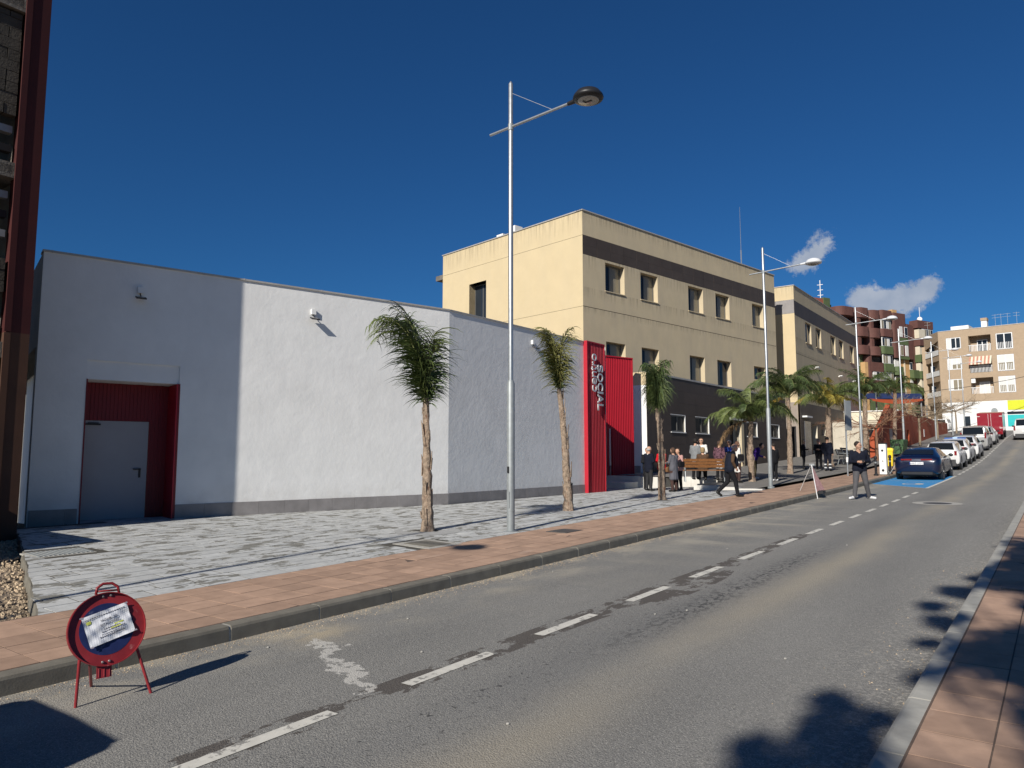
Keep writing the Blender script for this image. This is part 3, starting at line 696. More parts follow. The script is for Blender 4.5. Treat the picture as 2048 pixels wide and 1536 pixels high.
def flood(parent, O, D, N, s, z):
    mb = MB(); fbox(mb, O, D, N, s - .055, s + .055, z, z + .13, 0, .075); l = mb.build('wall_lamp', M_wpaint, parent)
    mb = MB(); p = Vector((O[0] + D[0] * s, O[1] + D[1] * s, z)); n3 = Vector((N[0], N[1], 0)); d3 = Vector((D[0], D[1], 0))
    mb.tube([p + n3 * .03, p + n3 * .06 + Vector((0, 0, -.05)), p + n3 * .12 + Vector((0, 0, -.075))], .012, 6)
    c = p + n3 * .14 + Vector((0, 0, -.10)); t = (n3 * .92 + Vector((0, 0, -.35))).normalized(); u = d3.cross(t)
    mb.ob(c - d3 * .10 - t * .07, d3 * .20, t * .15, u * .028); mb.build('lamp_head', M_black, l)
    mb = MB(); mb.ob(c - d3 * .075 - t * .05 - u * .004 + (Vector((0, 0, -.002))), d3 * .15, t * .11, u * .003); 
    mb.build('lamp_lens', M_lens, l)
# ---- white community hall
H = thing('community_hall', 'long single storey white stucco hall with a red corrugated entrance and upright sign lettering', 'building', (-13.5, 15.1, .4))
door = (-8.77, -7.03, -.2, 3.33, .8); niche = (-8.77, -7.0, 3.33, 3.72, .035)
mb = MB()
wall(mb, FC, FD, FN, -9.64, 0, -.3, 5.83, [door, niche], reveal=False)
P_ = lambda s, z, d=0: (FC.x + FD.x * s - FN.x * d, FC.y + FD.y * s - FN.y * d, z)
mb.poly([P_(-8.77, 3.33, .035), P_(-7.0, 3.33, .035), P_(-7.0, 3.72, .035), P_(-8.77, 3.72, .035)])
mb.poly([P_(-8.77, 3.72), P_(-7.0, 3.72), P_(-7.0, 3.72, .035), P_(-8.77, 3.72, .035)]); mb.poly([P_(-7.0, 3.33), P_(-7.0, 3.72), P_(-7.0, 3.72, .035), P_(-7.0, 3.33, .035)]); mb.poly([P_(-8.77, 3.33), P_(-8.77, 3.72), P_(-8.77, 3.72, .035), P_(-8.77, 3.33, .035)])
wall(mb, GC, GD, GN, 0, 7.07, -.3, 5.83)
# lintel soffit
mb.poly([P_(-8.77, 3.33, .035), P_(-7.0, 3.33, .035), P_(-7.0, 3.33, .8), P_(-8.77, 3.33, .8)])
# left side and hidden sides
lc = FC + FD * -9.64; bd = -FN
mb.poly([(lc.x, lc.y, 3.95), (lc.x + bd.x * 9, lc.y + bd.y * 9, 3.95), (lc.x + bd.x * 9, lc.y + bd.y * 9, 5.83), (lc.x, lc.y, 5.83)])
mb.poly([(lc.x, lc.y, -.3), (lc.x + bd.x * .35, lc.y + bd.y * .35, -.3), (lc.x + bd.x * .35, lc.y + bd.y * .35, 3.95), (lc.x, lc.y, 3.95)])
i2 = lc + bd * .36 + FD * .5
mb.poly([(i2.x, i2.y, -.3), (i2.x + bd.x * 8, i2.y + bd.y * 8, -.3), (i2.x + bd.x * 8, i2.y + bd.y * 8, 3.95), (i2.x, i2.y, 3.95)])
ge = GC + GD * 8.3
mb.poly([(ge.x, ge.y, -.3), (ge.x - 6, ge.y + .1, -.3), (ge.x - 6, ge.y + .1, 5.83), (ge.x, ge.y, 5.83)])
bl, br_ = lc + bd * 9, ge + Vector((-9, 0))
mb.poly([(lc.x, lc.y, 5.80), (FC.x, FC.y, 5.80), (ge.x, ge.y, 5.80), (br_.x, br_.y, 5.80), (bl.x, bl.y, 5.80)])
mb.poly([(bl.x, bl.y, -.3), (br_.x, br_.y, -.3), (br_.x, br_.y, 5.83), (bl.x, bl.y, 5.83)])
mb.poly([(br_.x, br_.y, -.3), (ge.x, ge.y + .3, -.3), (ge.x, ge.y + .3, 5.83), (br_.x, br_.y, 5.83)])
hw = mb.build('wall', M_white, H)
mb = MB(); fbox(mb, FC, FD, FN, -9.66, .005, 5.83, 5.87, -.35, .03); fbox(mb, GC, GD, GN, .015, 7.07, 5.83, 5.868, -.35, .03)
for s in np.arange(-9.5, 0, 1.9): fbox(mb, FC, FD, FN, s, s + .02, 5.826, 5.876, -.33, .034)
mb.build('coping', M_coping, H)
def skirt(O, D, N, a, b, w, parent, h=.295, zf=None):
    s = a
    while s < b - .05:
        e = min(s + w, b); p = (O[0] + D[0] * (s + e) / 2, O[1] + D[1] * (s + e) / 2); z = pz(p[0] + N[0] * .1, p[1]) if zf is None else zf
        mb = MB(); fbox(mb, O, D, N, s + .002, e - .002, z - .04, z + h, .0, .014 + random.uniform(0, .003)); mb.build('skirting_tile', M_skirt, parent); s = e
skirt(FC, FD, FN, -9.62, -8.80, .6, H); skirt(FC, FD, FN, -6.98, -.0, .6, H); skirt(GC, GD, GN, .02, 7.06, .6, H)
# red lined side door
mb = MB()
for a, b in ((-8.80, -8.77), (-7.03, -6.98)): fbox(mb, FC, FD, FN, a if a > -8 else -8.77, b if a > -8 else -8.745, .2, 3.33, -.8, .012)
fbox(mb, FC, FD, FN, -8.745, -7.03, 2.52, 3.329, -.80, -.74); fbox(mb, FC, FD, FN, -7.41, -7.03, .2, 2.52, -.80, -.74)
for s in np.arange(-8.72, -7.06, .075): fbox(mb, FC, FD, FN, s, s + .03, 2.52 if s < -7.44 else .4, 3.32, -.74, -.726)
mb.build('red_door_lining', M_redshade, H)
mb = MB(); fbox(mb, FC, FD, FN, -7.05, -7.028, .2, 3.325, -.72, .014); mb.build('red_jamb', M_redmetal, H)
mb = MB(); fbox(mb, FC, FD, FN, -8.745, -7.42, .30, 2.515, -.79, -.735); dl = mb.build('door_leaf', M_doorgrey, H)
mb = MB(); fbox(mb, FC, FD, FN, -7.58, -7.54, 1.30, 1.50, -.735, -.715); fbox(mb, FC, FD, FN, -7.70, -7.54, 1.47, 1.495, -.70, -.68); fbox(mb, FC, FD, FN, -7.57, -7.545, 1.47, 1.495, -.72, -.68); mb.build('door_handle', M_black, dl)
mb = MB(); fbox(mb, FC, FD, FN, -8.66, -8.36, 2.42, 2.455, -.735, -.70); fbox(mb, FC, FD, FN, -8.6, -8.4, 2.46, 2.475, -.72, -.70); mb.build('door_closer', M_black, dl)
for z in (.65, 1.9, 2.3):
    mb = MB(); p = FC + FD * -7.035 - FN * .12; mb.tube([(p.x, p.y, z), (p.x, p.y, z + .12)], .012, 6); mb.build('door_hinge', M_redmetal, H)
for O, D, N, s, z in ((FC, FD, FN, -7.87, 5.22), (FC, FD, FN, -4.0, 5.23), (GC, GD, GN, 3.95, 5.36)): flood(H, O, D, N, s, z)
# ribbed red entrance
def ribbed(name, O, D, N, s0, s1, z0, z1, m, parent, pitch=.105, dep=.028, th=.12):
    mb = MB(); pts = [(s0, -th)]; s = s0; pts.append((s0, 0))
    while s < s1 - .01:
        e = min(s + pitch, s1); w = e - s
        pts += [(s + w * .42, 0), (s + w * .5, -dep), (s + w * .92, -dep), (e, 0)] ; s = e
    pts.append((s1, -th))
    ring = lambda z: [(O[0] + D[0] * a + N[0] * b, O[1] + D[1] * a + N[1] * b, z) for a, b in pts]
    mb.rings([ring(z0), ring(z1)]); return mb.build(name, m, parent)
GP = GC + GN * .12
ribbed('red_cladding', GP, GD, GN, 7.10, 8.28, .3, 5.83, M_redmetal, H)
mb = MB(); fbox(mb, GP, GD, GN, 7.06, 7.10, .3, 5.88, -.12, .03); fbox(mb, GP, GD, GN, 8.28, 8.32, .3, 5.88, -.3, .02); fbox(mb, GP, GD, GN, 7.10, 8.28, 5.835, 5.88, -.12, .02); mb.build('cladding_trim', M_redmetal, H)
QC = Vector((-15.82, 27.68)); QD = Vector((math.sin(R(19.5)), math.cos(R(19.5)))); QN = Vector((QD.y, -QD.x))
ribbed('red_cladding', QC, QD, QN, .56, 1.76, .45, 6.14, M_redmetal, H, pitch=.10)
ribbed('red_cladding', QC, QD, QN, -.35, .56, 3.05, 6.14, M_redmetal, H, pitch=.10)
mb = MB(); fbox(mb, QC, QD, QN, -.35, 1.80, 6.14, 6.19, -.3, .03); fbox(mb, QC, QD, QN, 1.76, 1.80, .45, 6.14, -.3, .02); fbox(mb, QC, QD, QN, -.1, .60, 2.98, 3.05, -.05, .03); mb.build('cladding_trim', M_redmetal, H)
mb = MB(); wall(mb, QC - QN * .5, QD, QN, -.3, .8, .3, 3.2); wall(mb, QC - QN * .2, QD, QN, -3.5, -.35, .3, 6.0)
mb.build('entrance_recess', M_redshade, H)
mb = MB(); fbox(mb, QC, QD, QN, .02, .08, .5, 2.95, -.35, -.25); fbox(mb, QC, QD, QN, .08, .5, .5, 2.95, -.34, -.32); mb.build('entrance_door', M_dark, H)
mb = MB(); fbox(mb, QC, QD, QN, .3, .36, .5, 2.98, -.3, -.05); mb.build('red_door_frame', M_redmetal, H)
# upright lettering
LN = Vector((GN.x, GN.y, 0)); LD = Vector((GD.x, GD.y, 0)); ZZ = Vector((0, 0, 1))
def lett(s, z): p = GP + GD * s; return Vector((p.x, p.y, z)) + LN * .035
zc = 4.07
for ch, w, hgt in (('c', .235, 1), ('e', .24, 1), ('n', .21, 1), ('t', .15, 1.28), ('r', .14, 1), ('o', .26, 1)):
    text_obj('letter', ch, M_letter, H, lett(7.64, zc), ZZ, -LD, LN, height=.27 * hgt, width=w, extr=.04, boldoff=-.008); zc += w + .028
zc = 5.07
for ch, w in (('S', .27), ('O', .32), ('C', .29), ('I', .075), ('A', .31), ('L', .24)):
    text_obj('letter', ch, M_letter, H, lett(7.72, zc), -ZZ, LD, LN, height=.37, width=w, extr=.04, boldoff=.008); zc -= w + .03

# ---- unfinished concrete frame at the far left, red steel corner
U = thing('unfinished_building', 'tall bare concrete building frame with a dark red corner column at the left', 'building', (-14.62, 5.1, .3))
cx, cy = -14.47, 5.1
for z0, z1, m in ((.1, 3.9, M_orange), (3.9, 14.6, M_redsteel)):
    mb = MB(); mb.box(cx - .30, cx, cy - .36, cy, z0, z1); mb.box(cx - .02, cx + .018, cy - .40, cy - .30, z0 + .01, z1 - .01); mb.build('corner_column', m, U)
for z in (3.45, 6.65, 9.75, 12.85):
    mb = MB(); mb.box(cx - 8, cx - .31, -7, cy - .02, z, z + .28); mb.box(cx - 8, cx - .06, -7, cy - .37, z + .002, z + .275); mb.build('floor_slab', M_concrete, U)
    mb = MB(); mb.box(cx - .28, cx - .06, cy - 1.6, cy - .42, z + .06, z + .22); mb.build('beam_stub', M_redsteel, U)
mb = MB()
mb.box(cx - 8, cx - .45, cy - .3, cy - .05, .0, 14.4); mb.box(cx - 7.9, cx - 7.7, -7, cy - .3, 0, 14.4); mb.box(cx - 7.7, cx - .5, -7, -6.8, 0, 14.4)
mb.build('rear_wall', M_concrete, U)
for z0, z1, nm, m in ((7.8, 9.7, 'infill_block', M_block), (11.2, 12.8, 'infill_block', M_block), (4.6, 5.2, 'infill_block', M_block)):
    z = z0
    while z < z1 - .05:
        y = cy - 2.4 + (.2 if int(z * 5) % 2 else 0)
        while y < cy - .45:
            mb = MB(); mb.box(cx - .30, cx - .12 + random.uniform(-.008, .008), y + .005, min(y + .39, cy - .41), z + .004, min(z + .196, z1)); mb.build(nm, m, U); y += .4
        z += .2
for i, z in enumerate((5.6, 5.95, 6.3, 7.15, 7.5, 3.9, 4.2)):
    mb = MB(); mb.box(cx - .34, cx - .2, cy - 2.6, cy - .42, z, z + .13); mb.build('hanging_slat', M_dark if i % 2 else M_galvd, U)
mb = MB(); mb.box(cx - .32, cx - .26, cy - 2.4, cy - .40, .1, 3.4); mb.build('orange_infill_panel', M_orange, U)
mb = MB(); mb.box(-16.0, -12.25, 1.6, 3.85, .0, 1.50); mb.build('shadow_block', M_block, U)  # unseen block added to cast the shadow tip on the plaza

# ---- cream civic building
Y1 = thing('civic_building', 'cream rendered three storey civic building with a dark tile band under the roof', 'building', (-18.7, 30.9, .6))
YC = Vector((-18.7, 30.9)); YD = Vector((math.sin(R(10.4)), math.cos(R(10.4)))); YN = Vector((YD.y, -YD.x))
ZD = Vector((math.sin(R(-79.6)), math.cos(R(-79.6)))); ZN = -YD
cols = [(1.75, 3.33), (4.73, 6.29), (9.30, 10.86), (12.25, 13.84), (16.65, 18.15)]
holes = [(a, b, 10.32, 11.82, .38) for a, b in cols] + [(a, b, 6.10 if i < 4 else 6.8, 7.67, .38) for i, (a, b) in enumerate(cols)]
mb = MB(); wall(mb, YC, YD, YN, 0, 19.75, 4.5, 9.265, holes[5:]); wall(mb, YC, YD, YN, 0, 19.75, 9.295, 11.95, holes[:5]); wall(mb, YC, YD, YN, 0, 19.75, 12.95, 14.2)
wall(mb, YC - YN * .02, YD, YN, 0, 19.75, 9.26, 9.30, m=1); wall(mb, YC - YN * .06, YD, YN, 0, 19.75, 11.94, 12.96, m=1)
mb.build('wall', [M_yellow2, M_groove], Y1, label='long street side of cream render weathered grey')
mb = MB(); w4 = (7.43, 8.97, 8.2, 11.93, .6)
wall(mb, YC, ZD, ZN, 0, 11.55, 4.5, 9.27, [w4]); wall(mb, YC, ZD, ZN, 0, 11.55, 9.285, 12.92, [w4]); wall(mb, YC, ZD, ZN, 0, 11.55, 12.935, 14.2)
wall(mb, YC - ZN * .02, ZD, ZN, 0, 11.55, 9.26, 9.30, m=1); wall(mb, YC - ZN * .02, ZD, ZN, 0, 11.55, 12.91, 12.94, m=1)
e = YC + YD * 19.75; e2 = YC + ZD * 11.55; e3 = e + ZD * 11.55
mb.poly([(e.x, e.y, .5), (e3.x, e3.y, .5), (e3.x, e3.y, 14.2), (e.x, e.y, 14.2)]); mb.poly([(e2.x, e2.y, .5), (e3.x, e3.y, .5), (e3.x, e3.y, 14.2), (e2.x, e2.y, 14.2)])
mb.poly([(YC.x, YC.y, 14.1), (e.x, e.y, 14.1), (e3.x, e3.y, 14.1), (e2.x, e2.y, 14.1)])
mb.build('end_wall', [M_yellow, M_groove], Y1)
for i, (a, b) in enumerate(cols):
    window(Y1, YC, YD, YN, a + .02, b - .04, 10.34, 11.80, .35, gl=[M_glass, M_glassc] if i != 4 else [M_glass, M_glassc], mull=(.42,), fw=.06)
    mb = MB(); fbox(mb, YC, YD, YN, a - .04, b + .04, 10.275, 10.318, -.5, .05); mb.build('window_sill', M_yellow2, Y1)
    zb = 6.12 if i < 4 else 6.82
    window(Y1, YC, YD, YN, a + .02, b - .04, zb, 7.65, .35, gl=[M_glass, M_glassc] if i < 3 else [M_glassc, M_glass], mull=(.42,), fw=.06)
window(Y1, YC, ZD, ZN, 7.45, 8.95, 8.25, 11.91, .5, mull=(.5,), trans=(.33,), fw=.06)
mb = MB(); fbox(mb, YC, YD, YN, -.05, 19.78, 14.2, 14.26, -.4, .05); fbox(mb, YC, ZD, ZN, .0, 11.6, 14.2, 14.258, -.4, .05); mb.build('roof_coping', M_coping, Y1)
n_b = 18
for i in range(n_b):
    a, b = 19.75 * i / n_b, 19.75 * (i + 1) / n_b
    for za, zb in ((11.955, 12.45), (12.455, 12.945)):
        mb = MB(); fbox(mb, YC, YD, YN, a + .006, b - .006, za, zb, -.05, .004 + random.uniform(0, .006)); mb.build('band_tile', M_darktile, Y1)
mb = MB(); fbox(mb, YC, ZD, ZN, 11.55, 12.27, 12.72, 13.02, -1.6, .0); mb.build('roof_canopy', M_concrete, Y1)
for s, w, hh in ((7.0, .55, .5), (5.95, .4, .75), (3.4, .2, .3), (3.0, .12, .25)):
    mb = MB(); fbox(mb, YC, ZD, ZN, s, s + w, 14.1, 14.3 + hh, -1.5, -.9); mb.build('roof_vent', M_wpaint, Y1)
mp_ = YC + YD * 16.9 - YN * .8
mb = MB(); mb.tube([(mp_.x, mp_.y, 14.1), (mp_.x, mp_.y, 15.6), (mp_.x, mp_.y, 15.62), (mp_.x, mp_.y, 18.6)], [.045, .045, .02, .012], 6); mb.build('antenna_mast', M_galv, Y1)
# dark stone ground floor
DC = Vector((-15.06, 30.4)); DD = Vector((math.sin(R(1.5)), math.cos(R(1.5)))); DN = Vector((DD.y, -DD.x))
lw = [(2.45, 4.0), (5.25, 6.9), (12.42, 14.05), (16.42, 18.05)]
lh = [(a, b, 2.98, 3.80, .16) for a, b in lw] + [(9.78, 11.35, .9, 3.84, .5)]
mb = MB(); wall(mb, DC - DN * .03, DD, DN, 0.0, 19.5, .4, 5.6, lh, mr=1)
dend = DC + DD * 19.5
mb.poly([(DC.x - .02, DC.y, 5.6), (dend.x, dend.y, 5.6), (dend.x - 5, dend.y, 5.6), (DC.x - 5, DC.y, 5.6)])
mb.poly([(dend.x, dend.y, .5), (dend.x - 5, dend.y, .5), (dend.x - 5, dend.y, 5.6), (dend.x, dend.y, 5.6)])
mb.build('ground_floor_wall', [M_dt_joint, M_cream], Y1)
# tile cladding pieces around the openings
zs_ = [.55, 1.15, 1.75, 2.36, 2.98, 3.80, 4.40, 5.0, 5.60]
sb = sorted({0.0, 19.5, *[q for a, b in lw for q in (a, b)], 9.78, 11.35})
segs = []
for a, b in zip(sb[:-1], sb[1:]):
    k_ = max(1, round((b - a) / 1.2)); segs += [(a + (b - a) * i / k_, a + (b - a) * (i + 1) / k_) for i in range(k_)]
cnt = 0
for a, b in segs:
    for za, zb in zip(zs_[:-1], zs_[1:]):
        sm, zm = (a + b) / 2, (za + zb) / 2
        if any(h[0] < sm < h[1] and h[2] < zm < h[3] for h in lh): continue
        mb = MB(); fbox(mb, DC, DD, DN, a + .0025, b - .0025, za + .0025, zb - .0025, -.03, .002 + random.uniform(0, .003)); mb.build('wall_tile', M_darktile, Y1); cnt += 1
for a, b in lw:
    window(Y1, DC, DD, DN, a + .03, b - .03, 3.0, 3.78, .13, gl=M_glassk, mull=(.5,), fw=.045)
    mb = MB(); fbox(mb, DC, DD, DN, a - .05, b + .05, 2.93, 2.975, -.28, .04); fbox(mb, DC, DD, DN, b - .0, b + .03, 2.98, 3.83, -.3, .012); fbox(mb, DC, DD, DN, a - .03, b, 3.80, 3.83, -.3, .012); mb.build('window_surround', M_wpaint, Y1)
mb = MB(); fbox(mb, DC, DD, DN, 9.78, 11.6, 3.84, 3.99, -.3, .10); mb.build('door_canopy', M_wpaint, Y1)
mb = MB(); fbox(mb, DC, DD, DN, 9.8, 11.33, .9, 3.82, -.48, -.44); dw = mb.build('entrance_door', M_dark, Y1)
mb = MB(); fbox(mb, DC, DD, DN, 11.35, 11.75, .9, 3.84, -.3, .06); mb.build('door_pillar', M_yellow2, Y1)
mb = MB(); fbox(mb, DC, DD, DN, 9.95, 10.85, 2.55, 3.0, -.44, -.43); mb.build('door_notice', M_wpaint, Y1)
for r_ in range(3):
    mb = MB(); fbox(mb, DC, DD, DN, 10.15 + .05 * r_, 10.7 - .04 * r_, 2.9 - .11 * r_, 2.93 - .11 * r_, -.43, -.428); mb.build('notice_line', M_ink, Y1)
mb = MB(); fbox(mb, DC, DD, DN, -.02, 19.55, 5.6, 5.68, -.3, .03); mb.build('parapet_coping', M_coping, Y1)
# white end face toward the hall
EX = Vector((-1, 0)); EN = Vector((0, -1))
mb = MB(); wall(mb, (-15.065, 30.38), EX, EN, 0, 5, .4, 5.05, m=0); wall(mb, (-15.065, 30.38), EX, EN, 0, 5, 5.05, 5.66, m=1); mb.build('white_end_face', [M_wpaint, M_yellow], Y1)
mb = MB(); fbox(mb, (-15.065, 30.38), EX, EN, .35, 3, .5, 1.35, 0, .02); mb.build('skirting_tile', M_skirt, Y1)

# ---- second civic building
B = thing('second_civic_building', 'smaller cream and grey civic block beyond the larger one, behind the palms', 'building', (-14.6, 53, 1.4))
BC = Vector((-14.6, 53.0)); BD = Vector((0, 1)); BN = Vector((1, 0))
bc = [(2.70, 4.28), (5.57, 7.12), (10.1, 11.7), (12.9, 14.5), (16.9, 18.5)]
bh = [(a, b, 10.18, 11.72, .24) for a, b in bc]; bl_ = [(a, b, 6.2, 7.56, .24) for a, b in bc[:4]]
mb = MB(); wall(mb, BC, BD, BN, 0, 20.2, 5.6, 9.08, bl_); wall(mb, BC, BD, BN, 0, 20.2, 9.11, 11.85, bh); wall(mb, BC, BD, BN, 0, 20.2, 12.88, 13.95); wall(mb, BC - BN * .02, BD, BN, 0, 20.2, 9.07, 9.12, m=1); wall(mb, BC - BN * .06, BD, BN, 0, 20.2, 11.84, 12.89, m=1)
mb.build('wall', [M_yellow2, M_groove], B)
mb = MB(); wall(mb, BC, EX, EN, 0, 8, .8, 11.95); wall(mb, BC, EX, EN, 0, 8, 12.95, 13.95)
wall(mb, (BC.x, 73.2), EX, (0, 1), 0, 8, .8, 13.95); mb.poly([(-14.6, 53, 13.9), (-22.6, 53, 13.9), (-22.6, 73.2, 13.9), (-14.6, 73.2, 13.9)]); mb.poly([(-22.6, 53, 1), (-22.6, 73.2, 1), (-22.6, 73.2, 13.95), (-22.6, 53, 13.95)])
mb.build('end_wall', M_yellow, B)
mb = MB(); wall(mb, (BC.x, BC.y + .04), EX, EN, 0.02, 8, 11.93, 12.97); mb.build('band_backing', M_groove, B)
for i in range(16):
    mb = MB(); fbox(mb, BC, BD, BN, 20.2 * i / 16 + .006, 20.2 * (i + 1) / 16 - .006, 11.86, 12.87, -.05, .006); mb.build('band_tile', M_darktile, B)
for i in range(6):
    mb = MB(); fbox(mb, BC, EX, EN, .01 + 1.3 * i, 1.3 * (i + 1) - .006, 11.955, 12.945, -.035, .006); mb.build('band_tile', M_skirt, B)
for a, b in bc:
    window(B, BC, BD, BN, a + .02, b - .02, 10.2, 11.7, .2, mull=(.5,)); mb = MB(); fbox(mb, BC, BD, BN, a - .03, b + .03, 10.13, 10.178, -.5, .06); mb.build('window_sill', M_yellow2, B)
for a, b in bc[:4]: window(B, BC, BD, BN, a + .02, b - .02, 6.22, 7.54, .2, mull=(.5,))
mb = MB(); fbox(mb, BC, BD, BN, 0, 20.2, 13.95, 14.0, -.4, .05); fbox(mb, BC, EX, EN, 0, 8, 13.95, 14.0, -.4, .05); mb.build('roof_coping', M_coping, B)
for s in (5.0, 12.4, 17.6):
    mb = MB(); fbox(mb, BC, BD, BN, s - .12, s + .12, 8.45, 8.53, 0, .32); fbox(mb, BC, BD, BN, s - .3, s - .1, 8.5, 8.56, .1, .34); mb.build('wall_lamp', M_wpaint, B)
mb = MB(); fbox(mb, BC, BD, BN, 15.7, 20.2, 5.7, 8.7, .0, .015); mb.build('grey_panel', mat('grey_render_panel', (.30, .26, .22), .9, .08, 2), B)
BB = BC + BN * .12
holesb = [(5.5, 6.9, 3.39, 4.16, .4), (10.16, 11.5, 3.39, 4.17, .4), (13.0, 14.0, 3.4, 4.18, .4), (2.93, 4.4, 1.4, 4.15, .5)]
mb = MB(); wall(mb, BB, BD, BN, 0, 20.2, .8, 5.6, holesb, mr=1); mb.poly([(BB.x, 53, 5.6), (BB.x, 73.2, 5.6), (BC.x, 73.2, 5.6), (BC.x, 53, 5.6)]); mb.build('ground_floor_wall', [M_dt_joint, M_cream], B)
zs2 = [1.0, 1.8, 2.6, 3.39, 4.17, 4.9, 5.6]; sb = sorted({0.0, 20.2, *[q for h in holesb for q in h[:2]]})
for a, b in zip(sb[:-1], sb[1:]):
    k_ = max(1, round((b - a) / 1.5))
    for i in range(k_):
        p, q = a + (b - a) * i / k_, a + (b - a) * (i + 1) / k_
        for za, zb in zip(zs2[:-1], zs2[1:]):
            if any(h[0] < (p + q) / 2 < h[1] and h[2] < (za + zb) / 2 < h[3] for h in holesb): continue
            mb = MB(); fbox(mb, BB, BD, BN, p + .003, q - .003, za + .003, zb - .003, 0, .02 + random.uniform(0, .006)); mb.build('wall_tile', M_darktile, B)
for h in holesb[:3]: window(B, BB, BD, BN, h[0] + .02, h[1] - .02, h[2] + .01, h[3] - .01, .35, gl=M_glassk, mull=(.5,))
mb = MB(); fbox(mb, BB, BD, BN, 2.95, 4.38, 1.3, 4.13, -.45, -.4); mb.build('entrance_door', M_dark, B)
mb = MB(); fbox(mb, BB, BD, BN, 4.45, 4.62, 1.3, 3.0, .02, .12); mb.build('pink_notice_post', mat('pink_poster', (.45, .25, .22), .7), B)
mb = MB(); fbox(mb, BB, BD, BN, .9, 2.5, 1.5, 4.3, .02, .05); mb.build('grey_glass_screen', mat('bluish_glass_screen', (.10, .105, .125), .25, .4, 3), B)
mb = MB(); wall(mb, (BC.x - .005, 52.98), EX, EN, 0, .9, .8, 5.6); mb.build('rear_door', mat('brown_face', (.28, .235, .20), .8, .1), B)
mb = MB(); fbox(mb, (BC.x, 52.97), EX, EN, .18, .8, 1.3, 3.9, 0, .03); mb.build('side_door', M_dark, B)
mb = MB(); fbox(mb, BB, BD, BN, .5, 1.9, 4.55, 4.66, .02, .35); mb.build('door_light', M_wpaint, B)
for ch, s in (('E', 14.6), ('L', 14.95), ('C', 15.75)):
    p = BB + BD * s; text_obj('letter', ch, M_wpaint, B, (p.x + .03, p.y, 4.72), (0, 1, 0), (0, 0, 1), (1, 0, 0), height=.34, width=.2, extr=.03, boldoff=.03)
# ---- pale stone stairs
S = thing('stone_stairs', 'wide pale stone stairs climbing beside the rust orange wall', 'stairs', (-11, 54, 1.6))
for i in range(17):
    mb = MB(); y = 54.5 + .42 * i; mb.box(-11.7, -10.12, y, 61.9 if i < 16 else 63.5, 1.68 + .171 * i, 1.68 + .171 * (i + 1) - .002)
    mb.build('step', M_stair, S)
    mb = MB(); mb.box(-11.7, -10.12, y - .035, y - .001, 1.68 + .171 * i + .118, 1.68 + .171 * (i + 1) + .004); mb.build('step_nosing', mat('shaded_step_nosing', (.36, .32, .25), .85, .15, 4), S)  # nosing added in a darker colour that paints a shade line per step
mb = MB(); mb.box(-15, -10.2, 61.9, 75, 1.6, 4.55); mb.build('landing', M_stair, S)
mb = MB(); mb.box(-16, -10.35, 66, 66.3, 4.5, 5.5); mb.build('retaining_wall', M_cream, S)
mb = MB(); mb.box(-16, -10.3, 65.9, 66.4, 5.5, 5.57); mb.build('wall_coping', M_wpaint, S)
# ---- rust orange building with slanted end
O_ = thing('rust_orange_building', 'low rust orange building with a slanted end wall beside the stairs', 'building', (-10, 54, 1.7))
mb = MB()
OX = -10.0
sec = [(53.7, 1.2), (53.7, 2.9), (59.4, 5.36), (94.6, 5.52), (94.6, 3.6), (70, 1.2)]
holes_o = [(59.6, 61.6, 2.0, 3.9), (65.2, 66.2, 2.9, 4.0), (67.4, 68.4, 2.95, 4.0)]
def topz(y): return 2.9 + (y - 53.7) * (5.36 - 2.9) / 5.7 if y < 59.4 else 5.36 + .16 * (y - 59.4) / 35
ys_o = sorted({53.7, 55.5, 57.5, 59.4, 94.6, *[q for h in holes_o for q in h[:2]]})
for a, b in zip(ys_o[:-1], ys_o[1:]):
    h = [q for q in holes_o if q[0] <= a and b <= q[1]]
    if h:
        h = h[0]; mb.poly([(OX, a, 1.2), (OX, b, 1.2), (OX, b, h[2]), (OX, a, h[2])]); mb.poly([(OX, a, h[3]), (OX, b, h[3]), (OX, b, topz(b)), (OX, a, topz(a))])
        for f in ([(OX, b, h[2]), (OX - .6, b, h[2]), (OX - .6, b, h[3]), (OX, b, h[3])], [(OX, a, h[2]), (OX, b, h[2]), (OX - .6, b, h[2]), (OX - .6, a, h[2])], [(OX, a, h[3]), (OX, b, h[3]), (OX - .6, b, h[3]), (OX - .6, a, h[3])], [(OX, a, h[2]), (OX - .6, a, h[2]), (OX - .6, a, h[3]), (OX, a, h[3])]): mb.poly(f)
    else: mb.poly([(OX, a, 1.2), (OX, b, 1.2), (OX, b, topz(b)), (OX, a, topz(a))])
mb.poly([(OX, 66.6, 5.39), (OX, 94.6, 5.52), (OX - 10, 94.6, 5.52), (OX - 10, 66.6, 5.39)]); mb.poly([(OX - .25, 53.7, 1.2), (OX - .25, 66.6, 1.2), (OX - .25, 66.6, 5.38), (OX - .25, 59.4, 5.35), (OX - .25, 53.7, 2.9)]); mb.poly([(OX, 94.6, 1), (OX - 10, 94.6, 1), (OX - 10, 94.6, 5.5), (OX, 94.6, 5.5)])
mb.build('wall', M_corten, O_)
mb = MB()   # the slanted band
for (a, za), (b, zb) in (((53.5, 1.4), (53.5, 3.05)), ((53.5, 3.05), (59.4, 5.6))):
    mb.ob((OX - .14, a, za), (.30, 0, 0), (0, b - a, zb - za), (0, -.32 if a == b else .0, 0 if a == b else -.40))
mb.build('slanted_band', M_corten, O_)
for h in holes_o:
    mb = MB(); mb.box(OX - .6, OX - .55, h[0], h[1], h[2], h[3]); mb.build('window_glass' if h[0] > 62 else 'shutter_door', M_dark if h[0] > 62 else M_alu, O_)
